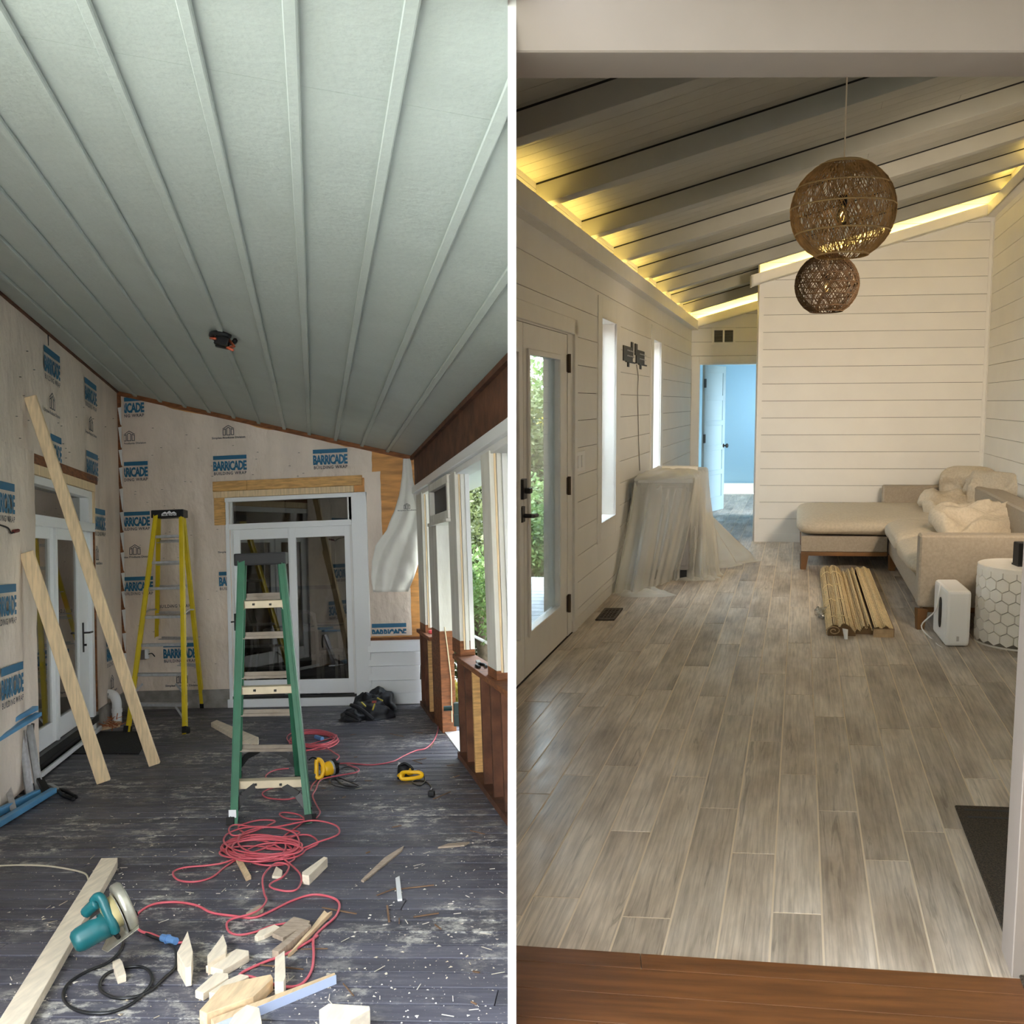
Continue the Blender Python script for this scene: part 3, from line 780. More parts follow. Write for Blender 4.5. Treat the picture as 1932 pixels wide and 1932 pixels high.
build('place_mat', MB().box(tc_+V((-.3, -.15, .782)), .4, .3, .006), house_blue, tb)
build('place_mat', MB().box(tc_+V((.25, -.15, .782)), .4, .3, .006), house_blue, tb)
def dchair(px, back, rz, lab):
    b = ip(px, back); r = root('dining_chair', RA, b, lab, 'chair', 'white chairs round the dining table', rz=rz)
    R = Matrix.Rotation(rz, 3, 'Z'); q = lambda x, y, z: b + R @ V((x, y, z))
    build('seat', MB().prism([q(-.2, -.2, .44), q(.2, -.2, .44), q(.22, .2, .44), q(-.22, .2, .44)], Z*.04), white_paint, r, bevel=.01)
    for x_, y_ in ((-.18, -.18), (.18, -.18)): build('leg', MB().beam(q(x_, y_, .44), q(x_*1.1, y_*1.1, 0), .04, .04, X, .03, .03), white_paint, r)
    for x_ in (-.18, .18):
        build('back_leg', MB().tube([q(x_*1.1, -.0+.28, 0), q(x_, .2, .44), q(x_, .22, .8), q(x_*.9, .28, 1.02)], .02, 6), white_paint, r)
    build('backrest', MB().tube([q(-.17, .28, 1.0), q(-.08, .29, 1.05), q(.08, .29, 1.05), q(.17, .28, 1.0)], .025, 6).tube([q(0, .2, .48), q(0, .22, .8), q(0, .28, 1.03)], .03, 6), white_paint, r)
dchair(640, 1.5, -1.9, 'white curved back dining chair right of the table behind the sliding door')
dchair(508, 2.1, 1.7, 'white dining chair left of the table behind the sliding door')
dchair(575, .8, 3.3, 'white dining chair nearest the sliding door glass')
pic = root('picture_frame', RA, ip(560, 4.0, 1.6), 'large black framed picture on the dining room wall behind the glass', 'picture')
pu = lambda px, py: BW.hit(px, py, -.125-4.2*abs(BW.N.dot(D)))
q0, q1 = pu(495, 1115), pu(632, 1000); dd = -.125-4.2*abs(BW.N.dot(D))
mb = MB().wb(BW, q0[0], q1[0], q0[1], q0[1]+.06, dd, dd+.04).wb(BW, q0[0], q1[0], q1[1]-.06, q1[1], dd, dd+.04).wb(BW, q0[0], q0[0]+.06, q0[1], q1[1], dd, dd+.04).wb(BW, q1[0]-.06, q1[0], q0[1], q1[1], dd, dd+.04)
build('frame', mb, black_plastic, pic); build('print', MB().wb(BW, q0[0]+.05, q1[0]-.05, q0[1]+.05, q1[1]-.05, dd, dd+.01), mat('picture_tan', g(186, 170, 140), .6, var=.3, scale=3), pic)
ch_ = root('pendant_chain', RA, ip(548, 1.6, 2.9), 'dark chain of a hanging lamp behind the door transom', 'lamp')
mb = MB(); cp_ = ip(545, 1.6, 0)
for k in range(18):
    z_ = 3.05-k*.045; ang = (k % 2)*math.pi/2
    mb.tube([cp_+V((.012*math.cos(t)*math.cos(ang), .012*math.cos(t)*math.sin(ang), z_+.03*math.sin(t))) for t in [i*math.pi/4 for i in range(8)]], .004, 4, closed=True)
build('chain', mb, black_metal, ch_)
# kitchen behind the left door
kd = 3.2
k0 = LW.pt(-9.1, -.02, -.145); kl = D*19
mb = MB().pp(k0, kl, -LW.N*kd, -Z*.05); struct('floor_kitchen', mb, ins_floor, RA)
mb = MB().pp(k0-LW.N*kd, kl, -LW.N*.05, Z*3.0); struct('wall_kitchen_back', mb, ins_wall, RA)
mb = MB().pp(k0+kl, D*.05, -LW.N*kd, Z*3.0); struct('wall_kitchen_end', mb, ins_wall, RA)
mb = MB().pp(k0+Z*2.95, kl, -LW.N*kd, Z*.05); struct('ceiling_kitchen', mb, ins_wall, RA)
def kb(px, py, d):                              # point on a plane d behind the left wall
    u, z = LW.hit(px, py, -d); return u, z
cab = root('kitchen_cabinet', RA, LW.pt(kb(70, 1000, 2.4)[0], 0, -2.8), 'tall light wood kitchen cabinet seen through the left porch door', 'cabinet')
ku0, ku1 = kb(50, 1060, 2.6)[0], kb(93, 1060, 2.6)[0]; kz0, kz1 = kb(70, 1100, 2.6)[1], 2.6
build('body', MB().wb(LW, ku0, ku1, kz0, kz1, -3.1, -2.6), pine_gold, cab)
build('door', MB().wb(LW, ku0+.05, (ku0+ku1)/2-.01, kz0+.03, kz1-.03, -2.6, -2.58), pine_gold, cab, bevel=.01)
build('door', MB().wb(LW, (ku0+ku1)/2+.01, ku1-.05, kz0+.03, kz1-.03, -2.6, -2.58), pine_gold, cab, bevel=.01)
ctr = root('kitchen_counter', RA, LW.pt(ku0, 0, -2.5), 'kitchen base units under a pale worktop behind the left porch door', 'counter')
build('base', MB().wb(LW, -5, 8.6, .08, .86, -3.1, -2.4), mat('counter_grey', g(92, 88, 84), .5), ctr)
build('worktop', MB().wb(LW, -5, 8.7, .86, .9, -3.15, -2.36), mat('worktop', g(225, 215, 190), .3), ctr)
kw0, kw1 = kb(119, 1045, 3.1), kb(148, 1140, 3.1)
win = root('window_1', RA, LW.pt(kw0[0], kw1[1], -3.1), kind='structure')
day = mat('window_daylight', (.9, .95, .7), .5, emit=(1, .98, .8), estr=2.2)
build('pane', MB().wb(LW, kw0[0], kw1[0], kw1[1], kw0[1], -3.19, -3.15), day, win)
mb = MB()
for i in range(5):
    u = kw0[0]+(kw1[0]-kw0[0])*i/4; mb.wb(LW, u-.02, u+.02, kw1[1], kw0[1], -3.15, -3.12)
for i in range(8):
    z = kw1[1]+(kw0[1]-kw1[1])*i/7; mb.wb(LW, kw0[0], kw1[0], z-.015, z+.015, -3.15, -3.12)
build('window_frame', mb, white_trim, win)
cl_ = root('ceiling_light', RA, LW.pt(kb(58, 935, 1.6)[0], 2.93, -1.6), 'round recessed ceiling light glowing behind the left door transom', 'light')
ku_, kz_ = kb(58, 935, 1.5)
lp = RA.c + RA.ray(58, 935)*((2.935-RA.c.z)/RA.ray(58, 935).z)
build('diffuser', MB().lathe([(.09, 0), (.09, .012)], Matrix.Translation(lp-Z*.0), 16), mat('lamp_glow', (1, .9, .7), emit=(1, .85, .6), estr=6), cl_)
for nm, px, py, c_ in (('kettle', 119, 1140, g(180, 30, 30)), ('cooking_pot', 134, 1142, g(40, 38, 36))):
    u, z = kb(px, py, 2.6); u = u
    r_ = root(nm, RA, LW.pt(u, .9, -2.6), ('small red kettle' if nm == 'kettle' else 'dark rounded pot')+' on the kitchen worktop behind the left door', 'kettle' if nm == 'kettle' else 'pot')
    Mx = Matrix.Translation(LW.pt(u, .9, -2.6))
    build('body', MB().lathe([(.09, 0), (.12, .05), (.11, .12), (.06, .18), (.02, .2)], Mx, 16), mat(nm, c_, .3), r_, smooth=True)
    build('knob', MB().lathe([(.015, .2), (.025, .22), (.01, .24)], Mx, 8), black_plastic, r_, smooth=True)

# ---- ground outside
gm = mat('garden_ground', g(196, 192, 182), .95, var=.2, scale=3, col2=g(160, 164, 140), bump=.5)
mb = MB().grid(lambda a, b: V((-45+90*a, -40+90*b, -.65+.05*noise.noise(V((a*30, b*30, 0))))), 40, 40)
go = struct('ground', mb, gm, RA)
# ============================================================ ROOM B : the finished sun room
DB = RB.D
Lp = RB.fl(1092, 1181); LB = Plane(RB, Lp, DB, RB.fl(1400, 1400))
pP1 = RB.fl(1430, 1023); P1 = Plane(RB, pP1, X, (0, 0, 0))
pP2 = RB.fl(1297, 973); P2 = Plane(RB, pP2, X, (0, 0, 0))
_u, _z = P1.hit(1864, 700); pR = P1.pt(_u, 0); RW_ = Plane(RB, pR, DB, RB.fl(1400, 1400))
shipm = mat('shiplap_paint', g(232, 229, 222), .5, var=.02, scale=3, rnd=.015, bump=.06, bscale=30)
gapm = mat('joint_shadow', g(60, 56, 50), .9)
trim_b = mat('interior_trim', g(232, 229, 222), .42, var=.02)
# ceiling plane
z0c = LB.hit(1011, 350)[1]
(ua_, za_), (ub__, zb_) = P1.hit(1440, 543.7), P1.hit(1873, 414)
mB = (zb_-za_)/(ub__-ua_)
def lx(p): p = V(p); return p.x - (Lp.x + DB.x/DB.y*(p.y-Lp.y))      # distance from the left wall measured along X
def cz(p): return z0c + mB*lx(p)
cnB = V((-mB, 0, 1)); cnB = (V((1, 0, mB))).cross(DB).normalized()
if cnB.z < 0: cnB = -cnB
slopeB = V((1, 0, mB))
def cpb(y, l, dz=0.0):                          # ceiling point at room y, l from the left wall
    x = Lp.x + DB.x/DB.y*(y-Lp.y) + l
    return V((x, y, z0c + mB*l + dz))
yP1, yP2 = pP1.y, pP2.y
# near opening: face plane of the header
yH = RB.fl(1450, 1822).y
Wd = lx(pR)
deckpaint = mat('ceiling_boards_paint', g(158, 156, 146), .6, var=.05, scale=4, stretch=(1, 1, 1), rnd=.02, bump=.1)
cr = root('ceiling_sunroom', RB, cpb(yP1, 0), kind='structure')
yy = yH-1.5; bwid = .135; n = 0
while yy < yP2+3.2:
    l1 = Wd+.25
    if n % 3 == 1: parts_ = [(-.12, 1.9+.5*((n//3) % 3)), (1.9+.5*((n//3) % 3), l1)]
    else: parts_ = [(-.12, l1)]
    for a, b in parts_:
        mb = MB().pp(cpb(yy, a), slopeB*(b-a-.002), DB*((bwid-.003)/DB.y), cnB*.02)
        build('board', mb, deckpaint, cr, clip=B_CLIP)
    yy += bwid; n += 1
mb = MB().pp(cpb(yH-1.5, -.2)+cnB*.03, slopeB*(Wd+.6), DB*((yP2+3.3-yH+1.5)/DB.y), cnB*.06)
struct('trim_roof_sunroom', mb, dark_wood, RB, clip=B_CLIP)
# rafters
invs = [.001996+.00039*k for k in range(-3, 7)]
for k, iv in enumerate(invs):
    x_ = 1512-1/iv; u, z = LB.hit(x_, 758+(1/iv))
    y_ = LB.pt(u, 0).y
    lend = Wd+.05 if y_ < yP1-.2 else None
    if y_ < yH+.1: lend = Wd+.05
    l1 = lend or lx(P1.hit(1428, 700) and P1.pt(P1.hit(1428, 700)[0], 0)) + .0
    th, wd = .12, .115
    mb = MB().pp(cpb(y_, -.02, -.001)-V((0, 0, th)), slopeB*(l1+.02), DB*(wd/DB.y), V((0, 0, th-.004)))
    build('rafter', mb, deckpaint, cr, clip=B_CLIP, bevel=.006, seg=2)
    mb = MB().pp(cpb(y_, 0, -.010)-DB*.003, slopeB*(l1), DB*.004, V((0, 0, .011)))
    build('joint', mb, void, cr, clip=B_CLIP)
# floor planks with grout
tile = mat('floor_plank_tile', g(176, 164, 150), .38, spec=.45)
def tile_material():
    m = tile; nt = m.node_tree; N = nt.nodes; L = nt.links; p = [n for n in N if n.type == 'BSDF_PRINCIPLED'][0]
    tc = N.new('ShaderNodeTexCoord'); oi = N.new('ShaderNodeObjectInfo')
    def vec(st, off=53):
        m0 = N.new('ShaderNodeMapping'); m0.inputs['Rotation'].default_value = (0, 0, math.atan2(DB.x, DB.y)); L.new(tc.outputs['Object'], m0.inputs[0]); mp = N.new('ShaderNodeMapping'); mp.inputs['Scale'].default_value = st; L.new(m0.outputs[0], mp.inputs[0])
        ad = N.new('ShaderNodeVectorMath'); cx = N.new('ShaderNodeMath'); cx.operation = 'MULTIPLY'; cx.inputs[1].default_value = off
        L.new(oi.outputs['Random'], cx.inputs[0]); L.new(mp.outputs[0], ad.inputs[0]); L.new(cx.outputs[0], ad.inputs[1]); return ad.outputs[0]
    def nz(v, s, d=6, dist=0.0, r=.6):
        n_ = N.new('ShaderNodeTexNoise'); n_.inputs['Scale'].default_value = s; n_.inputs['Detail'].default_value = d; n_.inputs['Distortion'].default_value = dist; n_.inputs['Roughness'].default_value = r
        L.new(v, n_.inputs['Vector']); return n_.outputs[0]
    def ramp(src, *st):
        r = N.new('ShaderNodeValToRGB')
        while len(r.color_ramp.elements) < len(st): r.color_ramp.elements.new(.5)
        for e, (po, c) in zip(r.color_ramp.elements, st): e.position = po; e.color = (*c, 1)
        L.new(src, r.inputs[0]); return r.outputs[0]
    def mix(f, a, b, mode='MIX'):
        mx = N.new('ShaderNodeMix'); mx.data_type = 'RGBA'; mx.blend_type = mode
        if isinstance(f, float): mx.inputs[0].default_value = f
        else: L.new(f, mx.inputs[0])
        L.new(a, mx.inputs[6])
        if isinstance(b, tuple): mx.inputs[7].default_value = (*b, 1)
        else: L.new(b, mx.inputs[7])
        return mx.outputs[2]
    base = ramp(nz(vec((3.2, .9, 1)), 1.6, 5), (.32, g(168, 154, 138)), (.5, g(200, 188, 172)), (.68, g(222, 212, 198)))
    fine = ramp(nz(vec((60, 2.4, 1)), 1.4, 7, .4), (.35, (.72,)*3), (.6, (1.06,)*3))
    c = mix(1.0, base, fine, 'MULTIPLY')
    crack = ramp(nz(vec((16, .8, 1), 91), 1.5, 4, 1.2, .5), (.62, (1,)*3), (.66, (.6,)*3), (.70, (1,)*3))
    c = mix(.8, c, crack, 'MULTIPLY')
    patch = ramp(nz(vec((2.2, .8, 1), 17), 1.5, 3), (.5, (1, 1, 1)), (.72, (.66, .64, .62)))
    c = mix(1.0, c, patch, 'MULTIPLY')
    hs = N.new('ShaderNodeHueSaturation'); mr = N.new('ShaderNodeMapRange'); mr.inputs['To Min'].default_value = .82; mr.inputs['To Max'].default_value = 1.12
    L.new(oi.outputs['Random'], mr.inputs[0]); L.new(mr.outputs[0], hs.inputs['Value']); L.new(c, hs.inputs['Color'])
    L.new(hs.outputs[0], p.inputs['Base Color'])
    L.new(ramp(nz(vec((8, 2, 1)), 2, 3), (.3, (.3,)*3), (.7, (.46,)*3)), p.inputs['Roughness'])
    bp = N.new('ShaderNodeBump'); bp.inputs['Strength'].default_value = .12; bp.inputs['Distance'].default_value = .002
    L.new(nz(vec((50, 3, 1)), 2, 5), bp.inputs['Height']); L.new(bp.outputs[0], p.inputs['Normal'])
tile_material()
groutm = mat('grout', g(226, 212, 190), .8)
fr_ = root('floor_sunroom', RB, RB.fl(1450, 1500), kind='structure')
PW, PL = .1475, 1.115
xs0 = RB.fl(1549, 1640); 
tdir = DB/DB.y
def fpt(l, y): return V((Lp.x + DB.x/DB.y*(y-Lp.y) + l, y, 0))
l_ref = lx(xs0); k0_ = -math.ceil(l_ref/PW)-1
yj = RB.fl(1510, 1464).y
ystart = yH-.02
import zlib
rr_ = random.Random(5)
kk = k0_
while l_ref+kk*PW < Wd:
    la = l_ref+kk*PW; lb_ = la+PW-.0065
    offs = {-1: 0.0, 0: RB.fl(1590, 1534).y-yj, -2: RB.fl(1430, 1614).y-yj, -3: RB.fl(1360, 1528).y-yj, 1: RB.fl(1650, 1626).y-yj}.get(kk, rr_.random()*PL)
    y = yj+offs
    while y > ystart: y -= PL
    while y < yP2+3.2:
        a = max(y, ystart-.0); b = min(y+PL-.0065, yP2+3.2)
        if (b-a) > .02 and not (a > yP1+.3 and la > lx(P1.pt(P1.hit(1430, 900)[0], 0))+.3):
            l0 = max(la, -.05)
            if lb_ > l0+.01:
                mb = MB().prism([fpt(l0, a), fpt(lb_, a), fpt(lb_, b), fpt(l0, b)], V((0, 0, .008)))
                build('tile', mb, tile, fr_, clip=B_CLIP)
        y += PL
    kk += 1
mb = MB().prism([fpt(-.1, ystart), fpt(Wd+.1, ystart), fpt(Wd+.1, yP2+3.2), fpt(-.1, yP2+3.2)], V((0, 0, -.08)))
for i, v in enumerate(mb.v): mb.v[i] = v+V((0, 0, .0065))
struct('floor_grout', mb, groutm, RB, clip=B_CLIP)
# foreground oak floor with its border board
oak = mat('oak_floor', g(106, 66, 34), .45, var=.25, scale=3, stretch=(1.2, 14, 1), detail=8, bump=.1, rnd=.08, spec=.5)
ff = root('floor_foreground', RB, RB.fl(1450, 1900), kind='structure')
ya = RB.fl(974, 1790).y; yb = RB.fl(1905, 1852).y; xa_ = RB.fl(974, 1790).x; xb_ = RB.fl(1905, 1852).x
def ybord(x): return ya+(yb-ya)*(x-xa_)/(xb_-xa_)
w0 = 0.0
for i, w in enumerate((.075, .12, .12, .12, .12, .12, .12, .12)):
    y1 = lambda x, s=w0: ybord(x)-s-.002; y2 = lambda x, s=w0+w: ybord(x)-s
    xx0, xx1 = -1.0, 2.6
    cut_ = xx0+.7+random.random()*2
    for a, b in ((xx0, cut_), (cut_+.002, xx1)):
        mb = MB().prism([V((a, y2(a), -.01)), V((b, y2(b), -.01)), V((b, y1(b), -.01)), V((a, y1(a), -.01))], V((0, 0, .022)))
        build('board', mb, oak, ff, clip=B_CLIP, bevel=.001, seg=1)
    w0 += w
mb = MB().pp((-1, -2.5, -.06), (4.2, 0, 0), (0, 2.5+ybord(0)-w0, 0), (0, 0, .055)); struct('floor_foreground_rear', mb, oak, RB, clip=B_CLIP)
# shiplap courses on a plane, broken by openings given as (u0,u1,z0,z1)
def shiplap(parent, P, u0, u1, holes=(), ph=.13, H=.185, ztop_=3.9, planes=(), thick=.012, ztf=None):
    z = ph-H
    while z < ztop_:
        a, b = max(z, 0)+.002, z+H-.002; zc_ = (a+b)/2
        rects = [(u0, u1, a, b)]
        for (h0, h1, hz0, hz1) in holes:
            ns = []
            for r0, r1, ra, rb in rects:
                if h1 <= r0 or h0 >= r1 or hz1 <= ra or hz0 >= rb: ns.append((r0, r1, ra, rb)); continue
                if h0 > r0: ns.append((r0, h0, ra, rb))
                if h1 < r1: ns.append((h1, r1, ra, rb))
                m0, m1 = max(h0, r0), min(h1, r1)
                if hz0 > ra: ns.append((m0, m1, ra, hz0))
                if hz1 < rb: ns.append((m0, m1, hz1, rb))
            rects = ns
        for r0, r1, ra, rb in rects:
            if r1-r0 > .01 and rb-ra > .004:
                build('plank', MB().wb(P, r0, r1, ra, rb, 0, thick), shipm, parent, clip=B_CLIP, planes=planes, bevel=0)
        z += H
def zseam(P, px, py):
    _, z = P.hit(px, py); return z % .185
cut_ceiling = ((cpb(yP1, 0), cnB),)
phL = zseam(LB, 1105, 742)
wl_ = root('wall_sunroom_left', RB, Lp, kind='structure')
ht = lambda x, y: LB.hit(x, y)
d0u = ht(965, 700)[0]-1.2; d1u = ht(1079, 900)[0]; dz1 = ht(1070, 632)[1]
w1 = (ht(1124, 800)[0], ht(1166, 800)[0], ht(1145, 1012)[1], ht(1124, 556)[1])
w2 = (ht(1225, 800)[0], ht(1247, 800)[0], ht(1236, 950)[1], ht(1225, 611)[1])
zcr = ht(974, 410)[1]
shiplap(wl_, LB, d0u-1.5, LB.hit(1300, 900)[0]+.05, [(d0u, d1u+.06, 0, dz1+.06), (w1[0]+.02, w1[1]-.02, w1[2], w1[3]-.03), (w2[0]+.02, w2[1]-.02, w2[2], w2[3]-.03)], ph=phL, ztop_=z0c)
def wallbox(P, u0, u1, z0, z1, d0, d1, name, parent, m, **k): return build(name, MB().wb(P, u0, u1, z0, z1, d0, d1), m, parent, clip=B_CLIP, **k)
uEnd = LB.hit(1300, 900)[0]+.05; TH = -.16
sh = lambda *a: wallbox(LB, *a, TH, -.001, 'sheathing', wl_, gapm)
sh(d0u-1.5, d0u, 0, z0c+.05); sh(d0u, d1u, dz1, z0c+.05)
o1 = (w1[0]+.085, w1[1]-.085, w1[2]+.09, w1[3]-.1); 
# true openings measured in the photograph
o1 = (ht(1131, 800)[0], ht(1158, 800)[0], ht(1150, 975)[1], ht(1131, 600)[1])
o2 = (ht(1229, 800)[0], ht(1243, 800)[0], ht(1236, 920)[1], ht(1229, 640)[1])
g_ = .014
sh(d1u+.002, o1[0]-g_, 0, z0c+.05); sh(o1[0]-g_, o1[1]+g_, 0, o1[2]-g_); sh(o1[0]-g_, o1[1]+g_, o1[3]+g_, z0c+.05)
sh(o1[1]+g_, o2[0]-g_, 0, z0c+.05); sh(o2[0]-g_, o2[1]+g_, 0, o2[2]-g_); sh(o2[0]-g_, o2[1]+g_, o2[3]+g_, z0c+.05); sh(o2[1]+g_, uEnd, 0, z0c+.05)
wallbox(LB, d1u-.02, uEnd, 0, .085, .0, .016, 'skirting', wl_, trim_b)
gl_b = glass('pane_glass_sunroom', (.93, .97, .97), .03, 0.0, .45)
for nm, wo, oo in (('window_2', w1, o1), ('window_3', w2, o2)):
    r = root(nm, RB, LB.pt(wo[0], wo[2]), kind='structure')
    mb = MB(); c = .02
    mb.wb(LB, wo[0], oo[0], wo[2], wo[3], 0, c).wb(LB, oo[1], wo[1], wo[2], wo[3], 0, c).wb(LB, oo[0], oo[1], wo[2], oo[2], 0, c).wb(LB, oo[0], oo[1], oo[3], wo[3], 0, c)
    build('window_frame', mb, trim_b, r, bevel=.003, seg=1)
    mb = MB()
    mb.wb(LB, oo[0]-.012, oo[0], oo[2], oo[3], TH, c).wb(LB, oo[1], oo[1]+.012, oo[2], oo[3], TH, c).wb(LB, oo[0], oo[1], oo[3], oo[3]+.012, TH, c).wb(LB, oo[0], oo[1], oo[2]-.012, oo[2], TH, c)
    build('jamb', mb, trim_b, r)
    mb = MB(); s = .03
    mb.wb(LB, oo[0], oo[0]+s, oo[2], oo[3], TH+.02, TH+.05).wb(LB, oo[1]-s, oo[1], oo[2], oo[3], TH+.02, TH+.05).wb(LB, oo[0], oo[1], oo[3]-s, oo[3], TH+.02, TH+.05).wb(LB, oo[0], oo[1], oo[2], oo[2]+s, TH+.02, TH+.05)
    build('sash', mb, trim_b, r)
    build('pane', MB().wb(LB, oo[0]+s, oo[1]-s, oo[2]+s, oo[3]-s, TH+.03, TH+.036), gl_b, r)
# french doors
r = root('door_3', RB, LB.pt(d1u, 0), kind='structure')
ds = ht(988, 900)[0]                            # meeting line of the two leaves
mb = MB().wb(LB, d1u, d1u+.085, 0, dz1+.1, 0, .022).wb(LB, d0u-.1, d1u+.085, dz1+.012, dz1+.11, 0, .022)
build('casing', mb, trim_b, r, bevel=.003, seg=1, clip=B_CLIP)
g0, g1 = ht(997, 900)[0], ht(1054, 900)[0]; gz1_ = ht(1000, 668)[1]; gz0_ = ht(1012, 1180)[1]
u_edge = ht(1070, 900)[0]
for (a, b, ga, gb, nm) in ((ds+.004, u_edge, g0, g1, 0), (d0u, ds-.004, d0u+.12, ds-.12, 1)):
    mb = MB().wb(LB, a, ga, .012, dz1, -.045, .0).wb(LB, gb, b, .012, dz1, -.045, .0).wb(LB, ga, gb, .012, gz0_, -.045, 0).wb(LB, ga, gb, gz1_, dz1, -.045, 0)
    lf = build('door_leaf', mb, trim_b, r, clip=B_CLIP)
    mb = MB(); s = .028
    mb.wb(LB, ga-s, ga+.004, gz0_-s, gz1_+s, 0, .014).wb(LB, gb-.004, gb+s, gz0_-s, gz1_+s, 0, .014).wb(LB, ga, gb, gz0_-s, gz0_+.004, 0, .014).wb(LB, ga, gb, gz1_-.004, gz1_+s, 0, .014)
    build('glazing_bead', mb, trim_b, lf, clip=B_CLIP, bevel=.003, seg=1)
    build('pane', MB().wb(LB, ga, gb, gz0_, gz1_, -.03, -.024), gl_b, lf, clip=B_CLIP)
build('door_frame', MB().wb(LB, u_edge+.003, d1u, 0, dz1+.012, TH, .004).wb(LB, d0u, d1u, dz1+.003, dz1+.012, TH, .004), trim_b, r, clip=B_CLIP)
build('threshold', MB().wb(LB, d0u, d1u, -.01, .012, TH, .01), void, r, clip=B_CLIP)
for (x, y) in ((1072, 686), (1077, 914), (1081, 1129)):
    u, z = ht(x, y); build('hinge', MB().tube([LB.pt(u_edge+.008, z-.06, .012), LB.pt(u_edge+.008, z+.06, .012)], .012, 8).wb(LB, u_edge-.02, u_edge+.03, z-.055, z+.055, .001, .004), mat('bronze', g(90, 76, 62), .5, metal=.5), r)
hu, hz = ht(984, 972); hz2 = ht(984, 920)[1]; hu = ds-.07
mb = MB().wb(LB, hu-.03, hu+.03, hz-.035, hz+.05, 0, .02); mb.tube([LB.pt(hu, hz, .02), LB.pt(hu, hz, .06), LB.pt(hu+.03, hz-.004, .066), LB.pt(hu+.13, hz-.01, .06)], .012, 8)
mb.wb(LB, hu-.035, hu+.035, hz2-.06, hz2+.05, 0, .03)
build('handle', mb, black_metal, r, bevel=.006, clip=B_CLIP)
build('thumb_turn', MB().wb(LB, hu-.01, hu+.04, hz2-.03, hz2+.0, .03, .06), black_metal, r, bevel=.006, clip=B_CLIP)
# end wall of the hall with door way, vent
w2_ = root('wall_sunroom_hall', RB, pP2, kind='structure')
h2 = lambda x, y: P2.hit(x, y)
du0, du1 = h2(1317, 800)[0], h2(1432, 800)[0]; dzt = h2(1360, 686)[1]
uL, uR2 = h2(1290, 800)[0], h2(1440, 800)[0]+1.6
shiplap(w2_, P2, uL, uR2, [(du0-.06, 99, 0, dzt+.08)], ph=zseam(P2, 1330, 645.5), ztop_=3.6, planes=cut_ceiling)
for a in ((uL-.2, du0, 0, 3.4), (du0, uR2, dzt, 3.9)):
    build('sheathing', MB().wb(P2, a[0], a[1], a[2], a[3], -.14, -.001), gapm, w2_, planes=cut_ceiling)
r = root('door_4', RB, P2.pt(du0, 0), kind='structure')
build('casing', MB().wb(P2, du0-.1, du0, 0, dzt+.1, 0, .025).wb(P2, du0, du1+.2, dzt, dzt+.1, 0, .025), trim_b, r, bevel=.003, seg=1)
build('jamb', MB().wb(P2, du0, du0+.015, 0, dzt, -.14, 0).wb(P2, du0, du1+.2, dzt-.012, dzt, -.14, 0), trim_b, r)
fa, fb = RB.fl(1326, 972), RB.fl(1365, 961); fa.z = fb.z = .012
U_ = (fb-fa).normalized(); LEAF = Plane(RB, fa, U_, (0, 0, 0)); lw_ = (fb-fa).length; lh = dzt-.02
blue_door = mat('door_paint_blue', g(160, 186, 200), .45)
mb = MB(); st = .1
mb.wb(LEAF, 0, st, 0, lh, -.035, 0).wb(LEAF, lw_-st, lw_, 0, lh, -.035, 0)
zz5 = [0, .22]+[0]*0
rails = [(0, .2)]+[(.2+(lh-.3)*i/5-.035, .2+(lh-.3)*i/5+.035) for i in range(1, 5)]+[(lh-.1, lh)]
for a, b in rails: mb.wb(LEAF, st, lw_-st, a, b, -.035, 0)
lf = build('door_leaf', mb, blue_door, r, bevel=.002, seg=1)
for (a, b), (c, d) in zip(rails, rails[1:]): build('panel', MB().wb(LEAF, st, lw_-st, b, c, -.028, -.012), blue_door, lf)
ku, kz = LEAF.hit(1362, 841)
build('knob', MB().lathe([(.028, 0), (.028, .008), (.012, .012), (.012, .035), (.03, .045), (.033, .06), (.02, .072)], Matrix.Translation(LEAF.pt(lw_-.06, kz, 0)) @ LEAF.N.to_track_quat('Z', 'Y').to_matrix().to_4x4(), 14), black_metal, lf, smooth=True)
for y in (723, 828, 933):
    z = LEAF.hit(1326, y)[1]; build('hinge', MB().wb(LEAF, -.03, .03, z-.06, z+.06, .0, .012), black_metal, r)
vu0, vz0 = h2(1347, 646); vu1, vz1 = h2(1383, 623)
vr = root('wall_vent', RB, P2.pt(vu0, vz0), 'white framed double air return vent above the hall doorway', 'vent')
mb = MB().wb(P2, vu0-.03, vu1+.03, vz0-.03, vz0, .012, .03).wb(P2, vu0-.03, vu1+.03, vz1, vz1+.03, .012, .03).wb(P2, vu0-.03, vu0, vz0, vz1, .012, .03).wb(P2, vu1, vu1+.03, vz0, vz1, .012, .03).wb(P2, (vu0+vu1)/2-.012, (vu0+vu1)/2+.012, vz0, vz1, .012, .03)
build('frame', mb, trim_b, vr)
for i in range(8):
    z = vz0+(vz1-vz0)*(i+.5)/8
    build('slat', MB().prism([P2.pt(vu0, z-.006, .014), P2.pt(vu1, z-.006, .014), P2.pt(vu1, z+.004, .026), P2.pt(vu0, z+.004, .026)], Z*.003), mat('vent_grey', g(120, 120, 112), .5), vr)
build('backing', MB().wb(P2, vu0, vu1, vz0, vz1, .0125, .0135), mat('vent_dark', g(60, 58, 54), .8), vr)
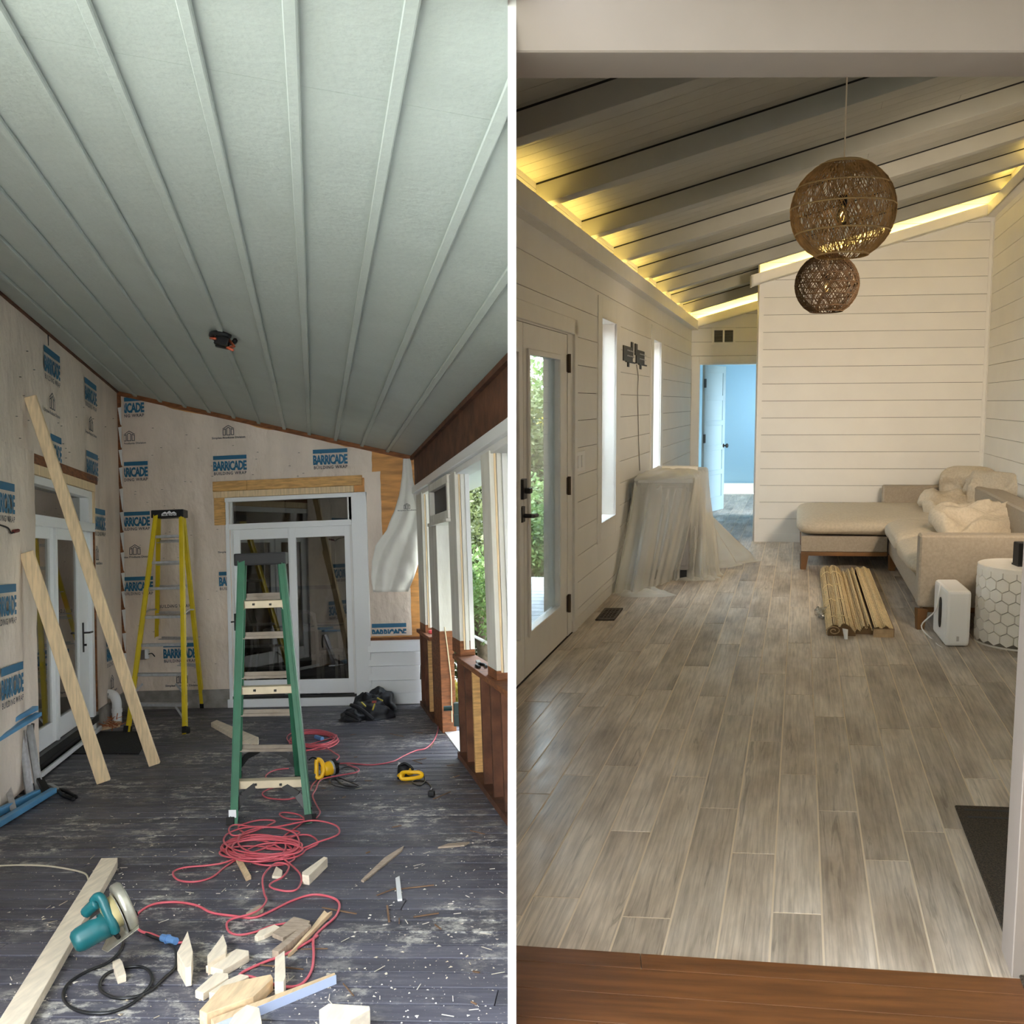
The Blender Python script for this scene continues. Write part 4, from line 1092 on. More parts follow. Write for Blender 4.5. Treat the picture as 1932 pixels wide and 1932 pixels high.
# room beyond the hall door
yb2 = RB.fl(1395, 930).y
BB = Plane(RB, V((0, yb2, 0)), X, (0, 0, 0)); xl = fpt(0, yP2).x-.4
bluew = mat('bedroom_wall_blue', g(150, 188, 208), .6)
ry0 = yP2+.15
mb = MB().pp((xl-.3, yb2, 0), (3.2, 0, 0), (0, .1, 0), (0, 0, 2.7)); struct('wall_bedroom_back', mb, bluew, RB)
mb = MB().pp((xl-.4, ry0, 0), (.1, 0, 0), (0, yb2-ry0, 0), (0, 0, 2.7)); struct('wall_bedroom_left', mb, bluew, RB)
mb = MB().pp((xl+2.8, ry0, 0), (.1, 0, 0), (0, yb2-ry0, 0), (0, 0, 2.7)); struct('wall_bedroom_right', mb, bluew, RB)
mb = MB().pp((xl-.4, ry0, 2.6), (3.4, 0, 0), (0, yb2-ry0+.1, 0), (0, 0, .06)); struct('ceiling_bedroom', mb, bluew, RB)
mb = MB().pp((xl-.3, yb2-.02, 0), (3.2, 0, 0), (0, .02, 0), (0, 0, .17)); struct('baseboard_bedroom', mb, trim_b, RB)
# shiplap wall of the bay
w1_ = root('wall_sunroom_bay', RB, pP1, kind='structure')
h1 = lambda x, y: P1.hit(x, y)
bu0 = h1(1427, 800)[0]; bu1 = h1(1864, 700)[0]
shiplap(w1_, P1, bu0+.05, bu1-.05, ph=zseam(P1, 1700, 755), ztop_=3.95, planes=cut_ceiling)
build('sheathing', MB().wb(P1, bu0+.002, bu1+.1, 0, 4.1, -.1, -.001), gapm, w1_, planes=cut_ceiling)
build('corner_trim', MB().wb(P1, bu0, bu0+.05, 0, 4, -.1, .016), trim_b, w1_, planes=cut_ceiling)
build('corner_trim', MB().wb(P1, bu1-.05, bu1, 0, 4, .0, .016), trim_b, w1_, planes=cut_ceiling)
build('return_face', MB().pp(P1.pt(bu0, 0, -.1), X*.09, DB*(yP2-yP1-.1)/DB.y, Z*4), trim_b, w1_, planes=cut_ceiling)
build('skirting', MB().wb(P1, bu0, bu1, 0, .1, .0, .018), trim_b, w1_)
# right wall
w3_ = root('wall_sunroom_right', RB, pR, kind='structure')
ru0 = -(yP1-yH)/DB.y-1.2
shiplap(w3_, RW_, ru0, -.05, ph=zseam(RW_, 1890, 756), ztop_=4.2, planes=cut_ceiling)
build('sheathing', MB().wb(RW_, ru0, .1, 0, 4.3, -.12, -.001), gapm, w3_, planes=cut_ceiling)
build('corner_trim', MB().wb(RW_, -.05, 0, 0, 4.2, .0, .016), trim_b, w3_, planes=cut_ceiling)
# cove fascias
fo = .1; ztf_, zbf = None, zcr
Lf = Plane(RB, LB.pt(0, 0, fo), DB, RB.fl(1400, 1400))
zft = Lf.hit(974, 335)[1]
uFend = (yP2-Lp.y)/DB.y
build('cove_fascia', MB().wb(LB, -9, uFend, zcr, zft, fo-.016, fo), trim_b, cr, clip=B_CLIP, bevel=.002, seg=1)
build('cove_fascia', MB().wb(LB, -9, uFend, zcr, zcr+.016, 0, fo-.016), trim_b, cr, clip=B_CLIP)
dzF = z0c-zft
def slope_fascia(P, yq, l0, l1, name='cove_fascia'):
    y = yq-fo
    a, b = cpb(y, l0), cpb(y, l1); h = z0c-zcr
    build(name, MB().pp(a-V((0, 0, h)), b-a, V((0, .016, 0)), V((0, 0, h-dzF-.0))), trim_b, cr, bevel=.002, seg=1)
    build(name, MB().pp(a-V((0, 0, h)), b-a, V((0, fo, 0)), V((0, 0, .016))), trim_b, cr)
lP1 = lx(P1.pt(bu0, 0))
slope_fascia(P2, yP2, .0, lP1+.15); slope_fascia(P1, yP1, lP1-.08, Wd)
build('cove_fascia', MB().pp(cpb(yP1-fo, lP1-.08)-V((0, 0, z0c-zcr)), X*.016, V((0, fo, 0)), V((0, 0, z0c-zcr-dzF))), trim_b, cr)
hR = z0c-zcr
qa = cpb(yP1, Wd)
build('cove_fascia', MB().pp(qa-X*fo-DB*.0-V((0, 0, hR+mB*fo)), X*.016, -DB*9, V((0, 0, hR-dzF))), trim_b, cr)
build('cove_fascia', MB().pp(qa-X*fo-V((0, 0, hR+mB*fo)), X*fo, -DB*9, V((0, 0, .016))), trim_b, cr)
# LED strips in the coves
led = mat('led_strip', (1, .7, .25), emit=(1, .72, .2), estr=6)
def strip(a, b, face, name='led_strip', power=18, w=.05):
    a, b = V(a), V(b); d = (b-a)
    lr = build(name, MB().beam(a, b, .012, .006), led, cr, clip=B_CLIP)
    ld = bpy.data.lights.new('cove_light', 'AREA'); ld.shape = 'RECTANGLE'; ld.size = d.length; ld.size_y = w
    ld.energy = power; ld.color = (1, .72, .16)
    lo = bpy.data.objects.new('cove_light', ld); COL.objects.link(lo)
    z_ = -V(face).normalized(); x_ = d.normalized(); z_ = (z_-x_*z_.dot(x_)).normalized(); y_ = z_.cross(x_)
    Mx = Matrix((x_, y_, z_)).transposed().to_4x4(); Mx.translation = (a+b)/2+V(face).normalized()*.01
    lo.matrix_world = RB.W @ Mx
    return lo
yn = RB.fl(1000, 1300).y-1.0
l_a = LB.pt(-(Lp.y-yn)/DB.y, zcr+.05, .03); l_b = LB.pt(uFend-.1, zcr+.05, .03)
strip(l_a, l_b, Z+LB.N*.15, power=7)
strip(cpb(yP2-.03, .1)-V((0, 0, .16)), cpb(yP2-.03, lP1)-V((0, 0, .16)), Z-V((0, .35, 0)), power=3)
strip(cpb(yP1-.03, lP1)-V((0, 0, .16)), cpb(yP1-.03, Wd-.1)-V((0, 0, .16)), Z-V((0, .35, 0)), power=4.5)
q1_ = cpb(yP1, Wd)-X*.04-V((0, 0, .18))
strip(q1_, q1_-DB*6, Z-X*.4, power=3)
# header and jamb of the near opening
zh_ = None
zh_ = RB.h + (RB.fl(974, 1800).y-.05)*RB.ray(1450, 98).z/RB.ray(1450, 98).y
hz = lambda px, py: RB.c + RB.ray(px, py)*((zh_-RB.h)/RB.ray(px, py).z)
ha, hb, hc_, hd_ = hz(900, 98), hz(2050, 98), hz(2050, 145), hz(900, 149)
struct('trim_header', MB().prism([ha, hb, hc_, hd_], Z*.9), mat('shaded_wall_paint', g(146, 136, 128), .5, var=.02), RB, clip=B_CLIP, bevel=.004, seg=1)  # wall paint darkened to stand in for shade on header and jamb
# shell of the room the camera stands in
fw = mat('foreground_wall', g(214, 206, 196), .6)
struct('ceiling_foreground', MB().pp((-.3, -5, 2.9), (5, 0, 0), (0, 5+ha.y+.3, 0), (0, 0, .08)), fw, RB)
struct('wall_foreground_right', MB().pp((3.4, -5, 0), (.1, 0, 0), (0, 5+yH-.2, 0), (0, 0, 3)), fw, RB)
struct('wall_light_block', MB().pp((.0, -5, 0), (.05, 0, 0), (0, 4.6, 0), (0, 0, 3)), fw, RB)  # unseen wall added to keep daylight off the header
struct('wall_foreground_rear', MB().pp((.0, -5, 0), (3.5, 0, 0), (0, .1, 0), (0, 0, 3)), fw, RB)
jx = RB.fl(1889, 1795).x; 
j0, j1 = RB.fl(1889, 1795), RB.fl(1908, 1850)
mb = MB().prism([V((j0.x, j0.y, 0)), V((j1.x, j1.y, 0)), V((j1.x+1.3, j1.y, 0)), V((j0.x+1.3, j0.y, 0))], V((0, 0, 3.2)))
struct('trim_jamb', mb, MATS['shaded_wall_paint'], RB, bevel=.003, seg=1)
# daylight, a side lamp and an added warm fill for the sun room
def area(name, room, loc, aim, sx, sy, e, col, spread=3.14):
    ld = bpy.data.lights.new(name, 'AREA'); ld.shape = 'RECTANGLE'; ld.size = sx; ld.size_y = sy; ld.energy = e; ld.color = col
    lo = bpy.data.objects.new(name, ld); COL.objects.link(lo)
    q = (V(aim)-V(loc)).to_track_quat('-Z', 'Y').to_matrix().to_4x4(); q.translation = V(loc); lo.matrix_world = room.W @ q; ld.spread = spread; return lo

area('warm_fill', RB, (1.6, .3, 2.75), (1.6, .6, 0), 1.2, 1.2, 11, (1, .88, .74))  # added warm fill light over the unseen foreground
area('side_lamp', RB, (fpt(Wd-.55, yH+2.4).x, yH+2.4, 2.2), (fpt(Wd-1.2, yP1).x, yP1, 1.3), .5, .5, 15, (1, .83, .64), 1.8)
area('bedroom_daylight', RB, (xl+2.2, yb2-1.0, 1.5), (xl+1.2, yb2, 1.2), .9, 1.2, 7, (.72, .88, 1))
# ============================================================ things on the porch
def proj(room, p):
    c = room.camx(p); return 966+F*c.x/-c.z, 966-F*c.y/-c.z
def lerp(a, b, t): return V(a)*(1-t)+V(b)*t
def at_row(room, a, b, y):
    lo, hi = 0.0, 1.0; up = proj(room, a)[1] < proj(room, b)[1]
    for _ in range(30):
        m = (lo+hi)/2
        if (proj(room, lerp(a, b, m))[1] < y) == up: lo = m
        else: hi = m
    return lerp(a, b, lo)
def zc_of(room, p): return -room.camx(p).z
def smooth_path(pts, k=6, closed=False):
    pts = [V(p) for p in pts]; n = len(pts); out = []
    for i in range(n if closed else n-1):
        p0, p1, p2, p3 = (pts[(i-1) % n] if closed or i else pts[0]), pts[i], pts[(i+1) % n], (pts[(i+2) % n] if closed or i+2 < n else pts[-1])
        for j in range(k):
            t = j/k
            out.append(.5*((2*p1)+(p2-p0)*t+(2*p0-5*p1+4*p2-p3)*t*t+(3*p1-p0-3*p2+p3)*t**3))
    if not closed: out.append(pts[-1])
    return out
def polypx(room, pts, h, z0=0.0):
    """solid whose top outline passes through the pixels, top at height h, standing on z0"""
    return MB().prism([room.fl(x, y, h) for x, y in pts], V((0, 0, z0-h)))

# ---- ladders
def ladder(name, label, feet, cap, zpair, rails_m, step_rows, rear_rows, step_m, rear_m, capm, grp=None, knee=None, wn=.04, dp=.08, sh=.03, rh=.022):
    """feet: near left, near right, far left, far right pixels; cap: 4 pixel points nearL nearR, farL farR at the cap's under side"""
    F4 = [RA.fl(*p) for p in feet]
    mid = sum(F4, V((0, 0, 0)))/4; zm = zc_of(RA, mid)
    T = [RA.at(cap[0][0], cap[0][1], zm-zpair), RA.at(cap[1][0], cap[1][1], zm-zpair), RA.at(cap[2][0], cap[2][1], zm+zpair), RA.at(cap[3][0], cap[3][1], zm+zpair)]
    r = root(name, RA, V((mid.x, mid.y, 0)), label, 'ladder')
    for i in range(4):
        a, b = F4[i], T[i]; up_ = X
        b = b+(b-a).normalized()*.02
        inn = X if i % 2 == 0 else -X
        mb = MB().beam(a+Z*.0, b, dp, .006, up=(inn))         # web
        mb.beam(a+inn*.014+D*(dp/2-.004), b+inn*.014+D*(dp/2-.004), .006, .03, up=inn).beam(a+inn*.014-D*(dp/2-.004), b+inn*.014-D*(dp/2-.004), .006, wn, up=inn)
        rl = build('rail', mb, rails_m, r)
        ft = MB().beam(a-Z*.0, lerp(a, b, .028), dp+.015, wn+.008, up=inn); 
        build('foot', ft, capm, rl, bevel=.003, seg=1)
    cz0 = (T[0]+T[1]+T[2]+T[3])/4
    top_z = max(t.z for t in T); h_ = .085
    c = [V((T[0].x-.03, T[0].y-.04, top_z-.02)), V((T[1].x+.03, T[1].y-.04, top_z-.02)), V((T[3].x+.03, T[3].y+.04, top_z-.02)), V((T[2].x-.03, T[2].y+.04, top_z-.02))]
    cp = build('top_cap', MB().prism(c, Z*h_), capm, r, bevel=.012)
    for y in step_rows:
        a, b = at_row(RA, F4[0], T[0], y), at_row(RA, F4[1], T[1], y); a.z = b.z = (a.z+b.z)/2
        st = build('step', MB().beam(a+D*.03, b+D*.03, .085, sh, up=Z), step_m, r, bevel=.003, seg=1)
    for y in rear_rows:
        a, b = at_row(RA, F4[2], T[2], y), at_row(RA, F4[3], T[3], y); a.z = b.z = (a.z+b.z)/2
        build('rear_bar', MB().beam(a, b, .02, rh, up=Z).beam(a-D*.02-Z*.018, b-D*.02-Z*.018, .02, rh*.5, up=Z), rear_m, r)
    return r, F4, T, top_z
yel = mat('yellow_fibreglass', g(214, 188, 30), .4, var=.1, scale=5)
yl, YF, YT, ytz = ladder('step_ladder', 'tall yellow step ladder with black cap standing by the wrapped back wall', [(240, 1382), (351, 1384), (293, 1327), (384, 1335)],
    [(293, 974), (344, 974), (298, 976), (347, 976)], .12, yel, (1012, 1061, 1110, 1164, 1217, 1273, 1330), (1020, 1062, 1105, 1155, 1203, 1252, 1302), alu, alu, black_plastic)
for i, j, y0, y1, s in ((0, 1, 1312, 1290, 1), (1, 0, 1312, 1290, 1), (2, 3, 1330, 1303, 1), (3, 2, 1330, 1303, 1), (0, 1, 1362, 1330, 1), (1, 0, 1362, 1333, 1)):
    a = at_row(RA, YF[i], YT[i], y0); b = at_row(RA, YF[i], YT[i], y1); o = at_row(RA, YF[j], YT[j], y1)
    build('brace', MB().beam(a, lerp(b, o, .18), .02, .008, up=D), alu, yl)
for k in (0, 1):   # spreader
    a = at_row(RA, YF[k], YT[k], 1158); b = at_row(RA, YF[k+2], YT[k+2], 1150)
    build('spreader', MB().beam(a, lerp(a, b, .5)+Z*.02, .015, .015).beam(lerp(a, b, .5)+Z*.02, b, .015, .015), alu, yl)
# white mountain mark on the cap
capP = Plane(RA, V((YT[0].x, YT[0].y-.042, 0)), X, (0, 0, 0))
cu, cz_ = capP.hit(319, 969)
mb = MB()
for dx, hh in ((-.05, .022), (0, .03), (.05, .02)):
    mb.prism([capP.pt(cu+dx-.035, cz_-.0, .002), capP.pt(cu+dx+.035, cz_, .002), capP.pt(cu+dx+.008, cz_+hh, .002), capP.pt(cu+dx-.008, cz_+hh*.8, .002)], capP.N*.001)
put_text(mb, capP, cu-.085, cz_-.022, .17, 'BLUE RIDGE', .02, .002, bold=.04)
build('cap_mark', mb, white_gloss, yl)

grn = mat('green_fibreglass', g(44, 100, 74), .45, var=.12, scale=5)
tan_alu = mat('dusty_step', g(198, 184, 156), .6, var=.08, scale=12)
gl2, GF, GT, gtz = ladder('step_ladder', 'green step ladder with black cap and dusty rungs in front of the sliding door', [(439, 1556), (587, 1551), (447, 1470), (566, 1470)],
    [(453, 1062), (535, 1060), (457, 1062), (533, 1060)], .13, grn, (1140, 1302, 1479), (1124, 1197, 1272, 1343, 1410), tan_alu, mat('dusty_rear_step', g(158, 146, 132), .6, var=.1, scale=12), black_plastic, wn=.045, sh=.05, rh=.04)
for i, j, y0, y1, t in ((0, 1, 1534, 1482, .3), (1, 0, 1530, 1482, .32), (2, 3, 1450, 1415, .35), (3, 2, 1450, 1415, .35)):
    a = at_row(RA, GF[i], GT[i], y0); b = at_row(RA, GF[i], GT[i], y1); o = at_row(RA, GF[j], GT[j], y1); e = lerp(b, o, t)
    mm = lerp(a, e, .45)+(V((0, 0, .03)))
    build('brace', MB().beam(a, mm, .045, .02, up=D).beam(mm, e, .045, .02, up=D), black_metal, gl2)
for k, s in ((0, 1), (1, -1)):
    a = at_row(RA, GF[k], GT[k], 1165); b = at_row(RA, GF[k], GT[k], 1142); o = at_row(RA, GF[1-k], GT[1-k], 1142)
    build('brace', MB().beam(a, lerp(b, o, .14), .012, .008, up=D), tan_alu, gl2)
    a = at_row(RA, GF[k+2], GT[k+2], 1155); b = at_row(RA, GF[k+2], GT[k+2], 1128); o = at_row(RA, GF[3-k], GT[3-k], 1128)
    build('brace', MB().beam(a, lerp(b, o, .14), .03, .012, up=D), black_metal, gl2)
for y in (1140, 1302, 1479):
    a, b = at_row(RA, GF[0], GT[0], y), at_row(RA, GF[1], GT[1], y)
    for t in (.3, .64): q = lerp(a, b, t)-D*.02; build('bolt', MB().box(q, .014, .012, .014), black_metal, gl2)
q = at_row(RA, GF[0], GT[0], 1532); build('tape', MB().box(q-D*.045, .05, .004, .05), white_gloss, gl2)

# ---- two boards leaning on the left wall
def leaning(label, px0, px1, off=.05, tw=.042, th=.09):
    a = RA.fl(*px1); u, z = LW.hit(px0[0], px0[1], off); b = LW.pt(u, z, off)
    r = MB().beam(a+Z*.02, b, tw, th, up=LW.N)
    o = build('leaning_board', r, pine, None, RA, bevel=.003, seg=1)
    return tag(o, label, 'board')
leaning('longer raw timber stud leaning on the left wall, top above the door header', (57, 748), (292, 1447))
leaning('shorter raw timber stud leaning on the left wall in front of the glass door', (50, 1042), (196, 1480), off=.09, th=.1)

# ---- long timber in front with circular saw on it
pl_top = [(191, 1619), (222, 1618), (221, 1626), (20, 1975), (-34, 1975)]
o = build('timber_plank', polypx(RA, pl_top, .042), pine_pale, None, RA, bevel=.002, seg=1)
tag(o, 'long pale timber lying on the deck under the teal circular saw', 'board')
OFF = [
 ([(354, 1756), (364, 1795), (361, 1824), (350, 1826), (334, 1797)], .075, 'large pointed white offcut standing right of the saw cord', 0),
 ([(421, 1762), (428, 1784), (426, 1797), (392, 1818), (391, 1803)], .05, 'pointed offcut behind the flat slant-cut one, left of the scrap pile', 0),
 ([(388, 1822), (446, 1790), (469, 1793), (470, 1801), (421, 1830)], .03, 'slant-cut pale offcut lying flat in front of a pointed offcut', 0),
 ([(368, 1868), (406, 1835), (430, 1836), (431, 1844), (383, 1874)], .03, 'pale offcut with slant-cut ends at the left of the scrap pile', 0),
 ([(394, 1872), (429, 1848), (454, 1837), (470, 1841), (410, 1875)], .03, 'thin pale offcut overlapped by the red cord loop', 0),
 ([(376, 1906), (418, 1860), (466, 1847), (511, 1838), (515, 1845), (478, 1880), (390, 1912)], .05, 'widest tan offcut slab in the front scrap pile', 1),
 ([(519, 1806), (537, 1793), (539, 1843), (535, 1852), (518, 1853)], .06, 'small white upright offcut between tan slab and blue strip', 0),
 ([(513, 1760), (554, 1729), (585, 1737), (583, 1742), (534, 1769)], .02, 'weathered grey board scrap, rear one of a crossed pair', 2),
 ([(513, 1792), (577, 1741), (587, 1744), (526, 1796)], .035, 'weathered grey board scrap, front one of a crossed pair', 2),
 ([(543, 1800), (585, 1752), (612, 1717), (618, 1722), (627, 1718), (605, 1740), (588, 1758), (554, 1791)], .02, 'long splintered yellow pine sliver with jagged end', 1),
 ([(480, 1766), (489, 1755), (518, 1744), (529, 1749), (499, 1764), (486, 1768)], .02, 'small pointed pale offcut left of the grey board scraps', 0),
 ([(464, 1722), (489, 1707), (498, 1709), (496, 1714), (471, 1725)], .02, 'small grey brown scrap beside the red cord knot', 2),
 ([(430, 1935), (441, 1914), (466, 1895), (489, 1901), (495, 1935)], .05, 'white offcut at the bottom edge below the blue strip', 0),
 ([(602, 1905), (620, 1893), (697, 1898), (698, 1904), (660, 1925), (603, 1925)], .08, 'blocky pale offcut at the bottom edge, right of centre on the deck', 0),
 ([(570, 1645), (611, 1616), (618, 1618), (583, 1652), (570, 1650)], .05, 'white wedge offcut right of the red cord tangle', 0),
 ([(444, 1617), (454, 1617), (474, 1652), (464, 1656)], .02, 'narrow offcut lying inside the red cord tangle', 1),
 ([(513, 1652), (521, 1634), (533, 1642), (531, 1654)], .015, 'small triangular scrap under the red cord tangle', 0),
 ([(212, 1814), (226, 1808), (231, 1814), (238, 1838), (222, 1843)], .03, 'short square offcut inside the black saw cord loop', 0),
 ([(681, 1660), (726, 1617), (762, 1595), (759, 1603), (721, 1634), (686, 1662)], .01, 'long thin brown lath on bare deck right of the tangle', 2),
 ([(746, 1656), (754, 1652), (759, 1696), (750, 1697)], .01, 'thin white strip lying in front of the brown lath', 3),
 ([(826, 1598), (845, 1591), (886, 1588), (876, 1594)], .01, 'splintered grey sliver at the right side of the deck', 2),
 ([(398, 1363), (409, 1358), (488, 1391), (487, 1404), (472, 1404)], .045, 'raw stud offcut lying behind the green ladder legs', 0),
]
wm = [pine_pale, mat('pine_tan', g(218, 190, 152), .65, var=.15, scale=6, stretch=(8, 1.2, 8), rnd=.06), mat('weathered_wood', g(170, 152, 134), .75, var=.18, scale=6, stretch=(3, 12, 3), rnd=.05), white_gloss]
for pts, h, lab, mi in OFF:
    o = build('wood_offcut', polypx(RA, pts, h), wm[mi], None, RA, bevel=.0015, seg=1)
    tag(o, lab, 'wood scrap', 'wood offcuts scattered on the deck')
st_ = root('trim_strip', RA, RA.fl(530, 1880), 'long pale blue painted trim strip with raw tan edge at the bottom', 'wood scrap')
build('board', polypx(RA, [(398, 1922), (631, 1835), (633, 1839), (405, 1932)], .035), wm[1], st_)
e0_, e1_ = RA.fl(405, 1932, .035), RA.fl(633, 1839, .035); dn_ = (e1_-e0_).cross(Z).normalized()
build('painted_face', MB().pp(V((e0_.x, e0_.y, 0))+dn_*.001, e1_-e0_, dn_*.004, Z*.035), mat('pale_blue_paint', g(186, 200, 232), .5), st_)
# chips and splinters
def chips():
    rr = random.Random(3); mb = MB()
    for _ in range(1300):
        px, py = rr.uniform(10, 950), 1350+(rr.random()**.8)*580
        p = RA.fl(px, py, .002)
        if p.x < left_s(p.y)+.1 or p.x > right_s(p.y)-.4 or RA.camx(p).x > -.05: continue
        if noise.noise(V((p.x*.9, p.y*.9, 2))) < -.1+rr.uniform(-.2, .2): continue
        s_ = rr.choice([.0025, .003, .004, .005, .009]); t = rr.uniform(0, 6.28)
        if rr.random() < .12:
            a = V((math.cos(t), math.sin(t), .05))*rr.uniform(.02, .06); b = V((-math.sin(t), math.cos(t), 0))*.003; mb.pp(p, a, b, Z*.002); continue
        q = [p+V((math.cos(t+k*2.1+rr.uniform(-.5, .5)), math.sin(t+k*2.1+rr.uniform(-.5, .5)), 0))*s_*rr.uniform(.6, 1.6) for k in range(3)]
        mb.add(q+[p+Z*rr.uniform(.002, .005)], [(0, 1, 3), (1, 2, 3), (2, 0, 3)])
    return mb
def dup_chips(seed, m, nm):
    pass
o = build('wood_chips', chips(), mat('wood_chip', g(206, 190, 160), .8, var=.35, scale=1.2, col2=g(235, 230, 220)), None, RA)
tag(o, 'small pale wood chips and splinters strewn over the dark deck', 'wood chips', kind='stuff')
def chips2():
    rr = random.Random(9); mb = MB()
    for _ in range(34):
        px, py = rr.uniform(560, 950), rr.uniform(1360, 1900); p = RA.fl(px, py, .002)
        if p.x > right_s(p.y)-.4 or RA.camx(p).x > -.05: continue
        L_ = rr.choice([.03, .06, .12, .2]); t = rr.uniform(0, math.pi); a = V((math.cos(t), math.sin(t), .02))*L_; b = V((-math.sin(t), math.cos(t), 0))*rr.uniform(.004, .01)
        mb.pp(p, a, b, Z*.004)
    return mb
tag(build('bark_splinters', chips2(), mat('bark_brown', g(120, 92, 68), .8, var=.3, scale=6), None, RA), 'brown splinters scattered over the right half of the deck', 'wood chips', kind='stuff')

# ---- cords
redc = mat('red_cord', g(208, 96, 108), .4, var=.1, scale=2, rnd=.05)
blackc = mat('black_cord', (.015, .016, .018), .35)
def floorpath(px, r, k=6, lift=0.0, seed=1):
    rr = random.Random(seed)
    pts = [RA.fl(x, y, r+.001) for x, y in px]
    pts = smooth_path(pts, k)
    return [p+Z*lift*(.5+.5*math.sin(i*.05+seed)) for i, p in enumerate(pts)]
def cord(name, px, label, cat='cord', r=.0055, m=redc, lift=.0, k=6, grp=None, seed=1):
    o = build(name, MB().tube(floorpath(px, r, k, lift, seed), r, 6), m, None, RA, smooth=True)
    return tag(o, label, cat, grp)
def loops(cx, cy, rx, ry, n, seed, drift=(0, 0), per=14, ph=0.0):
    rr = random.Random(seed); out = []; ax, ay, bx, by = cx, cy, rx, ry
    for i in range(int(n*per)):
        if i % per == 0:
            tx, ty = cx+rr.uniform(-drift[0], drift[0]), cy+rr.uniform(-drift[1], drift[1]); sx_, sy_ = rx*rr.uniform(.65, 1.05), ry*rr.uniform(.6, 1.05)
        ax += (tx-ax)*.25; ay += (ty-ay)*.25; bx += (sx_-bx)*.25; by += (sy_-by)*.25
        t = 2*math.pi*i/per+ph
        out.append((ax+bx*math.cos(t), ay+by*math.sin(t)))
    return out
cord('extension_cord', [(852, 1336), (838, 1338), (829, 1352), (826, 1378), (818, 1398), (803, 1412), (785, 1416), (762, 1426), (740, 1437), (700, 1443), (660, 1440), (632, 1441)],
     'red extension cord curving from the green outlet box to the first yellow tool')
cord('extension_cord', loops(592, 1399, 48, 17, 7, 4, (3, 3))+[(560, 1412), (575, 1418), (610, 1412), (632, 1424), (640, 1432), (628, 1445)],
     'pink red extension cord coiled in a flat round ring behind the green ladder', lift=.03)
tangle = [(655, 1447), (676, 1455), (672, 1462), (640, 1468), (606, 1476), (596, 1494), (590, 1506), (598, 1524), (604, 1536), (596, 1546), (582, 1548),
          (545, 1546), (528, 1538), (534, 1533), (560, 1536), (574, 1545), (566, 1556), (540, 1575), (520, 1590), (500, 1602)]
tangle += [(560, 1605), (600, 1592), (638, 1578), (634, 1562), (596, 1553), (560, 1558), (520, 1566), (480, 1566), (444, 1562), (432, 1570), (440, 1582), (470, 1576), (510, 1560), (518, 1552), (490, 1550), (462, 1556), (450, 1564), (480, 1580), (530, 1580), (580, 1575), (600, 1590), (580, 1602)]
tangle += loops(500, 1603, 78, 25, 12, 12, (22, 14))
tangle += [(440, 1625), (400, 1634), (350, 1638), (327, 1646), (335, 1660), (365, 1664), (400, 1655), (430, 1632), (470, 1612), (520, 1615), (545, 1630), (568, 1655), (562, 1680), (540, 1686), (512, 1680), (512, 1672), (535, 1660), (545, 1640), (520, 1636), (497, 1660), (498, 1690), (503, 1706), (490, 1722), (470, 1731), (440, 1738), (428, 1746), (432, 1760), (450, 1766), (480, 1760), (510, 1748), (540, 1742)]
cord('extension_cord', tangle, 'long red extension cord heaped in a wide tangle in the middle of the deck', lift=.02, k=5)
cord('extension_cord', [(256, 1738), (262, 1722), (290, 1706), (330, 1702), (370, 1708), (400, 1722), (440, 1728), (475, 1732), (505, 1722), (550, 1700), (590, 1688), (625, 1693), (640, 1705), (634, 1728), (610, 1750), (592, 1770), (592, 1800), (588, 1830), (570, 1856), (540, 1862), (500, 1852), (470, 1842), (450, 1844), (462, 1832), (500, 1815), (540, 1800), (580, 1778), (600, 1765)],
     'red extension cord sweeping from the saw round the front scrap pile', r=.006)
cord('extension_cord', [(258, 1750), (268, 1758), (285, 1762), (305, 1770), (330, 1778), (345, 1778)], 'short red cord end with blue connector beside the saw', r=.006)
cord('extension_cord', [(545, 1452), (520, 1455), (503, 1464), (506, 1472), (540, 1474), (575, 1468), (560, 1478), (520, 1486), (496, 1496), (505, 1506), (545, 1508), (580, 1496), (590, 1480), (600, 1470)],
     'loose red cord loops lying between the legs of the green ladder', lift=.01)
cord('black_cord', [(228, 1770), (232, 1782), (222, 1800), (200, 1818), (165, 1832), (135, 1850), (120, 1870), (124, 1892), (150, 1908), (190, 1912), (225, 1905), (260, 1885), (285, 1855), (283, 1835), (265, 1824), (235, 1826), (205, 1835), (189, 1852), (192, 1870), (215, 1882), (250, 1882), (285, 1868), (310, 1845), (330, 1825), (332, 1800), (326, 1785), (312, 1776), (290, 1768), (275, 1762)],
     'thick black cord of the circular saw looping over the near deck', m=blackc, r=.0065)
cord('black_cord', [(640, 1470), (660, 1478), (678, 1486), (660, 1490), (630, 1484), (622, 1474), (640, 1470), (665, 1476), (674, 1460), (660, 1448), (640, 1452), (632, 1466), (650, 1482), (676, 1484)],
     'tangled black cord behind the first yellow power tool', m=blackc, r=.005, lift=.01)
cord('black_cord', [(800, 1462), (802, 1474), (792, 1482), (778, 1476), (788, 1472), (806, 1476), (814, 1486), (814, 1494)], 'short black cord with plug of the second yellow power tool', m=blackc, r=.005)
cord('tape_strip', [(-10, 1634), (40, 1632), (90, 1634), (130, 1640), (160, 1648), (167, 1660)], 'thin pale trim strip curling over the deck at far left', cat='strip', m=mat('pale_strip', g(200, 192, 170), .6), r=.005)
bc = root('cord_connector', RA, RA.fl(318, 1770), 'pale blue plastic cord connector on the deck right of the saw', 'connector')
a, b = RA.fl(306, 1769, .02), RA.fl(332, 1776, .02)
mb = MB().tube([a, lerp(a, b, .1), lerp(a, b, .12), lerp(a, b, .5), lerp(a, b, .55), b], .017, 8); build('body', mb, mat('connector_blue', g(104, 150, 208), .35), bc)
